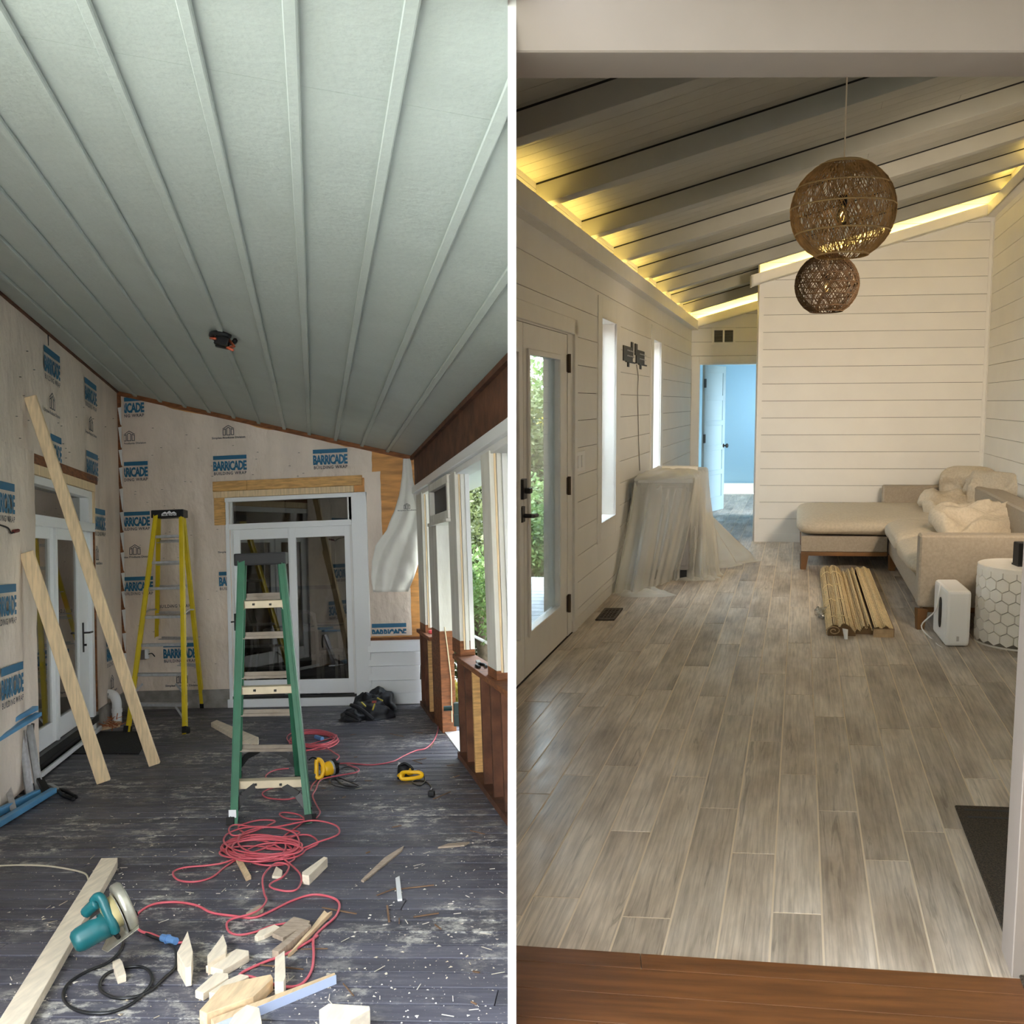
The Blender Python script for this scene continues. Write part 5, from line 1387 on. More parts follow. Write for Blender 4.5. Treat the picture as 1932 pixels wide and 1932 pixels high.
build('collar', MB().tube([lerp(a, b, .35), lerp(a, b, .45)], .021, 8), mat('connector_blue', (0, 0, 0)), bc)
bc = root('cord_connector', RA, RA.fl(602, 1392), 'blue cord plug lying inside the flat coiled red cord', 'connector')
a, b = RA.fl(596, 1390, .02), RA.fl(608, 1394, .02); build('body', MB().tube([a, lerp(a, b, .6), b], .02, 8), mat('connector_blue', (0, 0, 0)), bc)

# ---- circular saw
def saw():
    O = RA.at(233, 1716, 4.02)
    P = lambda x, y, z=4.02: RA.at(x, y, z)
    r = root('circular_saw', RA, RA.fl(215, 1790), 'teal circular saw tipped on the deck against the long timber', 'circular saw')
    a = (P(250, 1702, 4.11)-P(180, 1742, 4.02)).normalized()       # blade axle
    def frame(o, ax):
        q = ax.to_track_quat('Z', 'Y').to_matrix().to_4x4(); q.translation = o; return q
    teal = mat('saw_teal', g(22, 92, 98), .35, var=.12, scale=10); gm_ = mat('saw_metal', g(176, 174, 160), .35, metal=.6, var=.2, scale=12)
    c = P(228, 1713)
    build('blade_guard', MB().lathe([(.02, -.012), (.098, -.012), (.104, -.004), (.104, .02), (.095, .03), (.03, .034), (.0, .034)], frame(c+a*.005, a), 28), gm_, r, smooth=True)
    build('blade', MB().lathe([(.0, 0), (.092, 0), (.092, .002), (.0, .002)], frame(c-a*.016+(P(240, 1740)-c)*.25, a), 28), steel, r)
    build('gear_housing', MB().lathe([(.03, -.075), (.052, -.07), (.06, -.05), (.07, -.012), (.0, -.01)], frame(c, a), 20), mat('saw_cream', g(178, 166, 120), .5, var=.15, scale=10), r, smooth=True)
    build('motor', MB().lathe([(.0, -.20), (.03, -.2), (.044, -.19), (.05, -.17), (.052, -.1), (.056, -.06), (.05, -.055)], frame(c+(P(205, 1760)-P(205, 1745)), a), 20), teal, r, smooth=True)
    h = [P(176, 1700, 3.98), P(184, 1692, 3.97), P(192, 1697, 3.96), P(203, 1722, 3.95), P(214, 1745, 3.95), P(218, 1758, 3.96)]
    build('handle', MB().tube(smooth_path(h, 5), .019, 10), teal, r, smooth=True)
    h = [P(162, 1722, 3.99), P(172, 1712, 3.98), P(184, 1703, 3.97)]
    build('grip', MB().tube(smooth_path(h, 4), .024, 10), teal, r, smooth=True)
    pts = [P(192, 1792, 4.02), P(203, 1797, 3.97), P(262, 1752, 3.95), P(261, 1738, 4.05), P(250, 1730, 4.1), P(205, 1765, 4.14)]
    build('base_plate', MB().prism(pts, Z*.004), gm_, r)
    build('bevel_bracket', MB().beam(P(238, 1748), P(250, 1758, 4.0), .02, .03).beam(P(246, 1744), P(240, 1762, 4.0), .012, .02), gm_, r, bevel=.003)
    build('knob', MB().lathe([(.012, 0), (.012, .02)], frame(P(250, 1727), a), 10), black_plastic, r)
    build('cord_boot', MB().tube([P(216, 1758, 3.95), P(222, 1766, 3.98), P(228, 1775, 4.06)], .012, 8, taper=.6), black_plastic, r, smooth=True)
    build('label_plate', MB().pp(P(166, 1738, 3.955), P(181, 1727, 3.95)-P(166, 1738, 3.955), P(168, 1742, 3.955)-P(166, 1738, 3.955), (0, -.001, 0)), mat('saw_plate', g(110, 100, 96), .5), r)
saw()
# ---- two yellow tools
ytool = mat('tool_yellow', g(240, 186, 22), .4)
def tool1():
    r = root('power_tool', RA, RA.fl(612, 1472), 'yellow D-handled power tool lying beside the green ladder right leg', 'power tool')
    zc_ = zc_of(RA, RA.fl(612, 1472)); P = lambda x, y, d=0: RA.at(x, y, zc_+d)
    build('handle', MB().tube(smooth_path([P(598, 1434, .02), P(597, 1450, .0), P(598, 1466, -.02), P(606, 1466, -.02), P(611, 1452, 0), P(606, 1436, .03)], 5, True), .017, 8, closed=True), ytool, r, smooth=True)
    ax = (P(626, 1446, .05)-P(608, 1452, 0)); q = ax.normalized().to_track_quat('Z', 'Y').to_matrix().to_4x4(); q.translation = P(608, 1454, .02)
    build('body', MB().lathe([(.03, 0), (.05, .02), (.056, .06), (.05, .09)], q, 16), ytool, r, smooth=True)
    q2 = q.copy(); build('guard', MB().lathe([(.057, .085), (.06, .09), (.06, .115), (.02, .12)], q2, 16), black_plastic, r)
    build('collar', MB().lathe([(.053, .07), (.058, .075), (.058, .085), (.053, .09)], q2, 16, cap=False), alu, r)
    build('chuck', MB().tube([P(632, 1448, .06), P(637, 1437, .06)], .02, 8), black_plastic, r)
    build('lead', MB().tube(smooth_path([P(597, 1432), P(590, 1429, .02), P(583, 1434, .05)], 4), .006), black_plastic, r)
    build('battery_base', MB().box(P(590, 1466, -.0), .07, .06, .06), mat('tool_dark', g(34, 48, 56), .4), r, bevel=.01)
    build('shoe', MB().beam(P(598, 1472, -.02), P(622, 1462, .04), .05, .012), black_metal, r)
def tool2():
    r = root('power_tool', RA, RA.fl(770, 1476), 'yellow D-handled power tool lying alone at the right of the deck', 'power tool')
    zc_ = zc_of(RA, RA.fl(770, 1472)); P = lambda x, y, d=0: RA.at(x, y, zc_+d)
    build('handle', MB().tube(smooth_path([P(757, 1461, -.02), P(758, 1469, -.03), P(775, 1469, -.02), P(795, 1465, .0), P(793, 1458, .02), P(776, 1457, .02), P(762, 1457, 0)], 4, True), .015, 8, closed=True), ytool, r, smooth=True)
    build('body', MB().tube([P(754, 1468, .02), P(762, 1458, .04), P(778, 1455, .06)], .03, 10), ytool, r, smooth=True)
    q = (P(757, 1470)-P(757, 1445)).normalized().to_track_quat('Z', 'Y').to_matrix().to_4x4(); q.translation = P(762, 1446, .06)
    build('motor', MB().lathe([(.02, -.02), (.045, -.01), (.05, .03), (.05, .1), (.035, .11)], q, 14), black_plastic, r, smooth=True)
    build('cord_wrap', MB().tube(smooth_path([P(752, 1446, .04), P(764, 1440, .04), P(778, 1450, .03), P(776, 1460, .02)], 5), .01), black_plastic, r, smooth=True)
    build('blade_clamp', MB().tube([P(752, 1446, .06), P(754, 1438, .07)], .012, 8), alu, r)
    build('shoe', MB().beam(P(760, 1472, -.0), P(780, 1474, .0), .06, .02), black_plastic, r)
tool1(); tool2()
pg = root('plug', RA, RA.fl(814, 1498), 'black plug at the end of the second yellow tool cord', 'plug')
build('body', MB().box(RA.fl(814, 1497, .018), .045, .05, .035), black_plastic, pg, bevel=.008)
build('prong', MB().box(RA.fl(814, 1488, .02), .006, .04, .006), alu, pg)

# ---- crumpled black tool bag
def bag():
    c = RA.fl(694, 1352); r = root('tool_bag', RA, c, 'crumpled black tool bag lying before the back wall siding', 'bag')
    blk = mat('bag_black', (.011, .012, .016), .55, var=.3, scale=10, bump=.4, bscale=20)
    mb = MB()
    def blob(o, sx, sy, sz, seed, rot=0):
        def fn(a, b):
            th = a*2*math.pi; ph = b*math.pi*.55
            d = V((math.cos(th)*math.sin(ph), math.sin(th)*math.sin(ph), math.cos(ph)))
            k = 1+.28*noise.noise(d*2.2+V((seed, 0, 0)))+.06*noise.noise(d*7+V((seed, 3, 0)))
            p = V((d.x*sx*k, d.y*sy*k, max(0.004, d.z*sz*k)))
            return o+Matrix.Rotation(rot, 3, 'Z') @ p
        mb.grid(fn, 40, 20)
    L_ = lambda x, y: RA.fl(x, y)
    blob(L_(700, 1354), .24, .2, .18, 1); blob(L_(718, 1340), .18, .2, .22, 2, .3); blob(L_(668, 1358), .16, .16, .11, 3); blob(L_(690, 1345), .15, .13, .2, 5)
    build('body', mb, blk, r, smooth=True)
    q = lambda x, y, d: RA.at(x, y, zc_of(RA, L_(700, 1362))+d)
    build('strap', MB().tube(smooth_path([q(662, 1330, .1), q(676, 1335, .02), q(690, 1345, -.06), q(705, 1358, -.08)], 5), .02, 6), blk, r, smooth=True)
    build('strap', MB().tube(smooth_path([q(652, 1345, .05), q(668, 1352, -.05), q(680, 1360, -.08), q(650, 1356, -.02)], 5), .016, 6), blk, r, smooth=True)
    yp = mat('bag_piping', g(176, 160, 60), .5)
    for pts in ([(682, 1325), (690, 1333)], [(707, 1328), (703, 1340)], [(712, 1317), (722, 1322)]):
        build('piping', MB().beam(q(*pts[0], -.0), q(*pts[1], -.06), .012, .012), yp, r)
    build('red_tag', MB().box(q(706, 1324, .02), .04, .03, .02), mat('tag_red', g(150, 60, 50), .6), r)
bag()
# ---- rubber mat, pipe, debris, hand tools, boxes
o = build('door_mat', MB().prism([RA.fl(x, y, .012) for x, y in ((190, 1380), (286, 1379), (262, 1421), (128, 1421))], -Z*.012), mat('rubber_mat', g(38, 38, 38), .9, var=.5, scale=60, bump=.6, bscale=60, col2=g(70, 70, 68), contrast=(.6, .7)), None, RA)
tag(o, 'black speckled rubber mat in front of the left glass door', 'mat')
pv = root('drain_pipe', RA, RA.fl(219, 1360), 'white plastic elbow pipe leaving the left wall near the corner', 'pipe')
wp_u, wp_z = LW.hit(203, 1310, 0); wp = LW.pt(wp_u, wp_z, -.02); bt = RA.fl(221, 1362, 0); tp = V((bt.x, bt.y, wp.z-.02))
build('pipe', MB().tube(smooth_path([wp, lerp(wp, tp, .4)+Z*.015, lerp(wp, tp, .8)+Z*.0, tp-Z*.06, tp-Z*.12, bt], 5), .05, 14), white_gloss, pv, smooth=True)
build('collar', MB().tube([tp-Z*.13, tp-Z*.17], .056, 14), white_gloss, pv); build('collar', MB().tube([wp, lerp(wp, tp, .2)+Z*.008], .055, 14), white_gloss, pv)
o = build('wood_offcut', polypx(RA, [(186, 1370), (205, 1360), (229, 1361), (226, 1368), (190, 1375)], .02), wm[1], None, RA); tag(o, 'flat tan board scrap at the foot of the white drain pipe', 'wood scrap', 'wood offcuts scattered on the deck')
mb = MB(); rr = random.Random(2)
for _ in range(60):
    p = RA.fl(rr.uniform(188, 222), rr.uniform(1352, 1372), rr.uniform(.0, .06)); t = rr.uniform(0, 6.28)
    mb.pp(p, V((math.cos(t), math.sin(t), rr.uniform(-.3, .5)))*rr.uniform(.04, .12), V((.008, .004, .002)), Z*.005)
tag(build('splinter_heap', mb, mat('splinter_orange', g(176, 104, 68), .8, var=.3, scale=8), None, RA), 'heap of orange brown splinters beside the drain pipe', 'wood chips', kind='stuff')
eb = root('outlet_box', RA, BW.pt(BW.hit(274, 1234)[0], BW.hit(274, 1234)[1]), 'grey electrical box on the back wall behind the yellow ladder', 'outlet box')
eu, ez = BW.hit(272, 1234); build('body', MB().wb(BW, eu-.06, eu+.04, ez-.06, ez+.05, .01, .07), mat('box_grey', g(110, 104, 98), .6), eb, bevel=.006)
build('side', MB().wb(BW, eu+.041, eu+.075, ez-.05, ez+.06, .01, .07), white_gloss, eb, bevel=.004)
build('lead', MB().tube(smooth_path([BW.pt(eu+.07, ez+.0, .04), BW.pt(eu+.12, ez+.01, .05), BW.pt(eu+.15, ez-.03, .04)], 4), .006), black_plastic, eb)
go_ = root('outdoor_outlet', RA, KW.pt(un1+.05, 0, 0)+Z*.0, 'dark green outlet box with plug on the knee wall end', 'outlet box')
gu, gz = KW.hit(861, 1340, -.0); gc = RA.at(860, 1340, zc_of(RA, KW.pt(gu, gz)))
dg = mat('outlet_green', g(22, 56, 52), .45)
build('body', MB().box(gc+V((.03, 0, 0)), .09, .07, .13), dg, go_, bevel=.01); build('plug', MB().tube([gc-V((.1, .02, -.02)), gc-V((.03, .01, -.02))], .022, 8), dg, go_)
build('cover', MB().box(gc+V((.01, -.03, -.08)), .05, .02, .1), dg, go_, bevel=.006)
hs2 = root('hand_snips', RA, KW.pt(KW.hit(905, 1244)[0], zs_), 'grey tin snips lying on the knee wall cap plate', 'tool')
su = KW.hit(905, 1244, -.03)[0]
build('jaw', MB().beam(KW.pt(su+.16, zs_+.02, -.04), KW.pt(su+.04, zs_+.015, -.03), .03, .02), mat('snips_grey', g(120, 114, 96), .5), hs2, bevel=.003)
build('handle', MB().tube(smooth_path([KW.pt(su+.04, zs_+.012, -.02), KW.pt(su-.05, zs_+.012, .005), KW.pt(su-.16, zs_+.012, -.0)], 4), .011), black_plastic, hs2)
build('handle', MB().tube(smooth_path([KW.pt(su+.04, zs_+.012, -.04), KW.pt(su-.05, zs_+.012, -.06), KW.pt(su-.16, zs_+.012, -.05)], 4), .011), black_plastic, hs2)
gz_ = root('glove', RA, KW.pt(KW.hit(815, 1194)[0], zs_), 'small red glove lying on the far knee wall cap', 'glove')
gu_ = KW.hit(815, 1196, -.05)[0]
build('palm', MB().box(KW.pt(gu_, zs_+.02, -.05), .06, .1, .03), mat('glove_red', g(196, 70, 70), .7), gz_, bevel=.012); build('cuff', MB().box(KW.pt(gu_-.09, zs_+.015, -.05), .05, .06, .02), mat('glove_red', (0, 0, 0)), gz_, bevel=.008)
pr = root('pliers', RA, RA.fl(115, 1495), 'black handled pliers on the deck right of the blue sawhorse', 'tool')
build('jaw', MB().beam(RA.fl(92, 1480, .015), RA.fl(112, 1490, .015), .03, .02, w2=.035), steel, pr, bevel=.003)
build('handle', MB().tube(smooth_path([RA.fl(112, 1489, .015), RA.fl(128, 1494, .015), RA.fl(144, 1504, .015)], 4), .013, 8), black_plastic, pr, smooth=True)
build('handle', MB().tube(smooth_path([RA.fl(110, 1492, .015), RA.fl(120, 1501, .015), RA.fl(139, 1508, .015)], 4), .013, 8), black_plastic, pr, smooth=True)
# ---- folded blue sawhorse at the left edge
def sawhorse():
    r = root('sawhorse', RA, RA.fl(60, 1510), 'blue and grey steel sawhorse by the left wall', 'sawhorse')
    bl_ = mat('sawhorse_blue', g(80, 144, 190), .45, var=.08, scale=6)
    z0_ = zc_of(RA, RA.fl(75, 1500)); P = lambda x, y, d=0: RA.at(x, y, z0_+d)
    ta, tb_ = P(64, 1336, .35), P(-60, 1400, -.75)
    up = Z
    build('top_rail', MB().beam(ta, tb_, .07, .035), bl_, r, bevel=.006); 
    sd = (tb_-ta).normalized().cross(Z)
    t2a, t2b = P(73, 1347, .3), P(-55, 1425, -.8)
    build('top_rail', MB().beam(t2a, t2b, .05, .03), bl_, r, bevel=.006)
    for (x0, y0, x1, y1, d0, d1) in ((40, 1378, 57, 1508, .1, .0), (54, 1368, 76, 1500, .2, .05)):
        a, b = P(x0, y0, d0), P(x1, y1, d1)
        build('leg', MB().beam(a, b, .05, .008).beam(a+X*.025, b+X*.025, .008, .03).beam(a-X*.025, b-X*.025, .008, .03), alu, r)
    f1, f2 = RA.fl(101, 1491, .03), RA.fl(-60, 1588, .03)
    build('foot_rail', MB().beam(f1, f2, .05, .04), bl_, r, bevel=.006)
    f1, f2 = RA.fl(72, 1496, .03), RA.fl(-80, 1570, .03)
    build('foot_rail', MB().beam(f1, f2, .04, .05), bl_, r, bevel=.006)
    build('brace', MB().beam(P(22, 1490), P(46, 1515, -.05), .02, .01), alu, r)
    a, b = RA.fl(26, 1530, .02), P(8, 1455, -.0); build('leg', MB().beam(a, b, .04, .01), alu, r)
    build('strut', MB().tube([P(62, 1365, .25), P(60, 1395, .25), P(56, 1415, .22)], .012), black_metal, r)
    # lower hardware behind, on the deck
    a, b = RA.fl(75, 1470, .1), RA.fl(88, 1495, .02); build('hinge_bracket', MB().beam(a, b, .05, .03), black_metal, r)
sawhorse()
wr_ = root('marker', RA, LW.pt(*LW.hit(25, 1000, .05), .05), 'red marker hanging from a black cord on the left wall', 'marker')
a_, b_ = LW.hit(16, 1000, .07), LW.hit(33, 1001, .07)
build('barrel', MB().tube([LW.pt(LW.hit(24, 1003, .07)[0], LW.hit(24, 1003, .07)[1], .075), LW.pt(b_[0], b_[1], .075)], .014, 8), mat('marker_red', g(110, 30, 26), .5), wr_)
build('lead', MB().tube(smooth_path([LW.pt(LW.hit(-2, 990, .07)[0], LW.hit(-2, 990, .07)[1], .07), LW.pt(LW.hit(12, 996, .07)[0], LW.hit(12, 996, .07)[1], .08), LW.pt(LW.hit(20, 1006, .07)[0], LW.hit(20, 1006, .07)[1], .075), LW.pt(LW.hit(26, 1002, .07)[0], LW.hit(26, 1002, .07)[1], .075)], 4), .006), black_plastic, wr_)
# ============================================================ things in the sun room
wick = mat('wicker', g(176, 134, 84), .6, var=.25, scale=20); wick_d = mat('wicker_dark', g(86, 62, 36), .65, var=.3, scale=20)
def pendant(label, px, py, rpx, zc_, m, mr, n, bands, z_lo, twist, seed, rs=.0017):
    c = RB.at(px, py, zc_); R_ = rpx*zc_/F
    top = V((c.x, c.y, cz(c))); r = root('pendant_lamp', RB, c-Z*R_, label, 'pendant lamp', 'wicker globe pendant lamps')
    build('cord', MB().tube([c+Z*R_*.3, top], .004, 6), mat('cord_white', g(220, 205, 180), .5), r)
    build('canopy', MB().lathe([(.05, -.03), (.05, -.004)], Matrix.Translation(top), 16), trim_b, r)
    rr = random.Random(seed); mb = MB()
    def sp(th, zf):
        k = math.sqrt(max(0, 1-zf*zf)); return c+V((math.cos(th)*k*R_, math.sin(th)*k*R_, zf*R_))
    for fam in (-1, 1):
        for i in range(n):
            t0 = 2*math.pi*(i+rr.uniform(-.35, .35))/n; tw = twist*fam*rr.uniform(.8, 1.2)
            pts = []
            for k in range(15):
                f = k/14; zf = .97-(.97-z_lo)*f
                pts.append(sp(t0+tw*f, zf)+V((rr.uniform(-1, 1), rr.uniform(-1, 1), 0))*R_*.006)
            mb.tube(pts, rs, 4)
    o = build('woven_shade', mb, m, r); o['kind'] = 'stuff'
    for zf in bands:
        pts = [sp(2*math.pi*k/48, zf)*1 for k in range(48)]
        build('ring', MB().tube(pts, .0045, 5, closed=True), mr, r, smooth=True)
    build('socket', MB().tube([c+Z*R_*.3, c+Z*R_*.1], .02, 10), black_plastic, r)
    q = Matrix.Translation(c-Z*R_*.08)
    build('bulb', MB().lathe([(.004, -.05), (.022, -.045), (.032, -.015), (.03, .01), (.016, .035), (.013, .05)], q, 14), glass('bulb_glass', (.98, .9, .7), .15), r, smooth=True)
    build('filament', MB().tube([c-Z*R_*.1-V((.01, 0, 0)), c-Z*R_*.02, c-Z*R_*.1+V((.01, 0, 0))], .002, 4), mat('filament', (1, .7, .3), emit=(1, .6, .2), estr=8), r)
pendant('large golden wicker globe pendant lamp, nearer and higher of the two', 1590, 398, 95, 4.8, wick, mat('wicker_ring', g(206, 172, 118), .6), 150, (.93, .88, .45, .05, -.44, -.86), -.88, .9, 1)
pendant('small dark wicker globe pendant lamp, lower one behind the golden globe', 1560, 537, 58, 6.5, wick_d, wick_d, 100, (.95, .75, .3, 0, -.35, -.7, -.86), -.87, 1.3, 2, rs=.0022)

# ---- soft boxes
def pillow(c, ax, ay, az, e1=.35, e2=.3, nu=36, nv=18, noise_amp=.02, seed=0, sag=0.0):
    """superellipsoid: ax, ay half extents in plane, az half thickness"""
    c, ax, ay, az = V(c), V(ax), V(ay), V(az)
    sp = lambda v, e: math.copysign(abs(v)**e, v)
    def fn(a, b):
        th = a*2*math.pi; ph = (b-.5)*math.pi
        x, y, z = sp(math.cos(ph), e1)*sp(math.cos(th), e2), sp(math.cos(ph), e1)*sp(math.sin(th), e2), sp(math.sin(ph), .75)
        k = noise_amp*(noise.noise(V((x*2.5+seed, y*2.5, z+seed)))+.5*noise.noise(V((x*7+seed, y*7, seed))))
        return c+ax*x+ay*y+az*z+az.normalized()*k-Z*sag*(1-x*x)*(1-y*y)
    return MB().grid(fn, nu, nv)
fab = mat('linen', g(160, 148, 132), .85, var=.08, scale=60, bump=.35, bscale=240)
fab_l = mat('linen_light', g(190, 178, 158), .85, var=.08, scale=50, bump=.35, bscale=220)
legw = mat('sofa_wood', g(112, 76, 38), .5, var=.2, scale=5)
F0, F1 = RB.fl(1729, 1190), RB.fl(1508, 1076)
s0, s1 = lx(F0), lx(F1); yn_, yc, yf = F0.y, F1.y, yP1-.16; sR = Wd-.1
so = root('sofa', RB, fpt((s0+sR)/2, (yn_+yf)/2), 'beige linen corner sofa with chaise along the white plank wall', 'sofa')
def sb(l0, l1, y0, y1, z0, z1, e=0): 
    return MB().prism([fpt(l0, y0)+Z*z0, fpt(l1, y0)+Z*z0, fpt(l1, y1)+Z*z0, fpt(l0, y1)+Z*z0], Z*(z1-z0))
aw = .17
build('base', sb(s0+.01, sR, yn_+aw, yf, .16, .33), fab, so, bevel=.02)
build('base', sb(s1+.01, s0+.0, yc, yf, .175, .32), fab, so, bevel=.015)
build('wood_frame', sb(s1+.01, s0, yc+.01, yf-.05, .135, .172), legw, so, bevel=.004)
build('wood_frame', sb(s0+.04, sR, yn_+.04, yf-.05, .12, .158), legw, so, bevel=.004)
build('armrest', sb(s0+.0, sR+.0, yn_, yn_+aw, .16, .655), fab, so, bevel=.035, seg=3)
ls = lx(RB.at(1664, 945, zc_of(RB, fpt(2, yf-.2))))
build('armrest', sb(ls, sR, yf-.2, yf, .3, .66), fab, so, bevel=.035, seg=3)
build('backrest', sb(sR-.2, sR, yn_+aw, yf-.2, .16, .74), fab, so, bevel=.04, seg=3)
for (l, y) in ((s1+.04, yc+.03), (s0+.03, yn_+.03), (s1+.04, yf-.08), (s0+.05, yc+.0)):
    b = fpt(l, y); build('leg', MB().beam(b+V((-.0, 0, .15)), b-V((.01, .01, 0)), .07, .07, X, .045, .045), legw, so, bevel=.004)
cu_ = lambda l0, l1, y0, y1, z0, z1, **k: pillow((fpt((l0+l1)/2, (y0+y1)/2)+Z*(z0+z1)/2), X*(l1-l0)/2, DB*((y1-y0)/2/DB.y), Z*(z1-z0)/2, **k)
build('seat_cushion', cu_(s1-.04, s0+1.0, yc-.06, yf-.02, .315, .49, e1=.22, e2=.22, noise_amp=.015, seed=1), fab_l, so, smooth=True)
ymid = (yn_+aw+yc-.05)/2
build('seat_cushion', cu_(s0-.05, s0+1.0, ymid+.0, yc-.05, .32, .5, e1=.25, e2=.22, noise_amp=.02, seed=2), fab_l, so, smooth=True)
build('seat_cushion', cu_(s0-.05, s0+1.0, yn_+aw+.01, ymid, .32, .5, e1=.28, e2=.25, noise_amp=.03, seed=3), fab_l, so, smooth=True)
def throw(label, px, py, zc_, w, h, t, rz, tilt, seed, name='throw_pillow', m=fab_l):
    c = RB.at(px, py, zc_)
    R = Matrix.Rotation(rz, 3, 'Z') @ Matrix.Rotation(tilt, 3, 'X')
    o = build(name, pillow(c, R @ X*w/2, R @ Z*h/2, R @ V((0, t/2, 0)), e1=.62, e2=.5, noise_amp=.07, seed=seed, nu=44, nv=24), m, None, RB, smooth=True)
    return tag(o, label, 'cushion', 'cushions on the beige sofa')
zN, zF_ = zc_of(RB, fpt(3, yn_)), zc_of(RB, fpt(3, yf))
throw('upright beige cushion in the far corner of the sofa', 1826, 930, zF_-.55, .55, .55, .22, -.5, -.1, 3)
throw('beige back cushion, large and slumped against the right wall', 1878, 948, zF_-1.3, .8, .58, .28, -1.25, -.2, 5)
throw('crumpled beige cushion lying on the seat, farther of the two', 1800, 960, zF_-1.1, .6, .5, .2, .3, -1.0, 8)
throw('crumpled beige cushion lying on the seat just behind the near arm', 1852, 988, zN+1.25, .8, .46, .2, .25, -1.05, 11)

# ---- air purifier
cA, cB, cC = RB.fl(1783, 1223), RB.fl(1829, 1223), RB.fl(1759, 1193)
pw = mat('purifier_white', g(236, 234, 230), .35)
ap = root('air_purifier', RB, (cA+cB+cC)/3, 'white upright air purifier on the floor before the sofa arm', 'air purifier')
ah = .365; vA_, vB_ = cB-cA, cC-cA
build('body', MB().pp(cA+Z*.01, vA_, vB_, Z*(ah-.01)), pw, ap, bevel=.035, seg=4, smooth=False)
nrm = vB_.cross(Z).normalized(); 
if nrm.x > 0: nrm = -nrm
s_ = cA+vB_*.42+nrm*.002
mb = MB(); 
pts = []
for k in range(16):
    t = 2*math.pi*k/16; pts.append(cA+vB_*(.45+.1*math.cos(t))+Z*(.19+.1*(math.copysign(abs(math.sin(t))**.5, math.sin(t))))+nrm*.0015)
mb.prism(pts, nrm*.002); build('slot', mb, black_plastic, ap)
build('badge', MB().box(cA+vA_*.5+Z*.06-V((0, .002, 0)), .014, .002, .03), mat('badge_grey', g(190, 186, 180), .4), ap)
build('foot', MB().pp(cA+vA_*.1+vB_*.1, vA_*.8, vB_*.8, Z*.012), black_plastic, ap)
build('power_cord', MB().tube(smooth_path([cA+vB_*.55+Z*ah, cA+vB_*.5+nrm*.012+Z*.3, cA+vB_*.45+nrm*.03+Z*.2, cA+vB_*.6+nrm*.1+Z*.08, RB.fl(1757, 1205, .006), RB.fl(1768, 1216, .006), RB.fl(1778, 1222, .006)], 5), .0045, 6), pw, ap, smooth=True)
# ---- hexagon side table
tR = .25; cT = RB.fl(1922, 1232); cT = cT+V((cT.x*0, tR*.95, 0)); cT.z = 0
dist = zc_of(RB, cT)
tl = RB.at(1842, 1150, dist); cT.x = tl.x+tR*1.03
tH = .515
ht_ = root('side_table', RB, cT, 'round white drum side table covered in hexagon tiles', 'side table')
wh = mat('tile_white', g(232, 228, 220), .35, var=.03, scale=5); wg = mat('tile_joint', g(120, 112, 100), .8)
TM = Matrix.Translation(cT)
build('drum', MB().lathe([(tR-.012, 0.0), (tR-.008, .02), (tR-.008, tH-.03), (tR-.012, tH-.02)], TM, 48), wg, ht_, smooth=True)
build('top', MB().lathe([(tR-.01, tH-.035), (tR, tH-.03), (tR, tH-.004), (tR-.006, tH)], TM, 48), wh, ht_)
build('base_ring', MB().lathe([(tR, 0), (tR, .018)], TM, 48), wh, ht_)
NH = 20; hw = 2*math.pi*tR/NH; hr = hw/math.sqrt(3)
row = 0; z_ = .02+hr
while z_ < tH-.035+hr*.2:
    for k in range(NH):
        th = 2*math.pi*(k+(row % 2)*.5)/NH
        if math.sin(th) > .45: continue
        n_ = V((math.cos(th), math.sin(th), 0)); t_ = V((-math.sin(th), math.cos(th), 0)); o_ = cT+n_*(tR-.012)+Z*z_
        ring = lambda rr2, dd: [o_+t_*math.sin(math.pi/3*i)*rr2+Z*math.cos(math.pi/3*i)*rr2+n_*dd for i in range(6)]
        a_, b_ = ring(hr*.985, -.004), ring(hr*.93, .013)
        for q in a_+b_:
            if q.z > tH-.03: q.z = tH-.03
            if q.z < .016: q.z = .016
        mb = MB().add(a_+b_, [(0, 1, 2, 3, 4, 5)[::-1], (6, 7, 8, 9, 10, 11)]+[(i, (i+1) % 6, (i+1) % 6+6, i+6) for i in range(6)])
        build('hexagon_tile', mb, wh, ht_)
    z_ += hr*1.5; row += 1
sp_ = root('speaker', RB, cT+V((.02, -.02, tH)), 'small black upright speaker on the hexagon side table', 'speaker')
spx = RB.at(1906, 1070, dist-.05).x
sc_ = V((spx+.05, cT.y-.05, tH))
build('body', MB().box(sc_+Z*.075, .09, .09, .148), black_plastic, sp_, bevel=.012, seg=3); build('base', MB().box(sc_+Z*.006, .095, .095, .01), black_rubber, sp_)
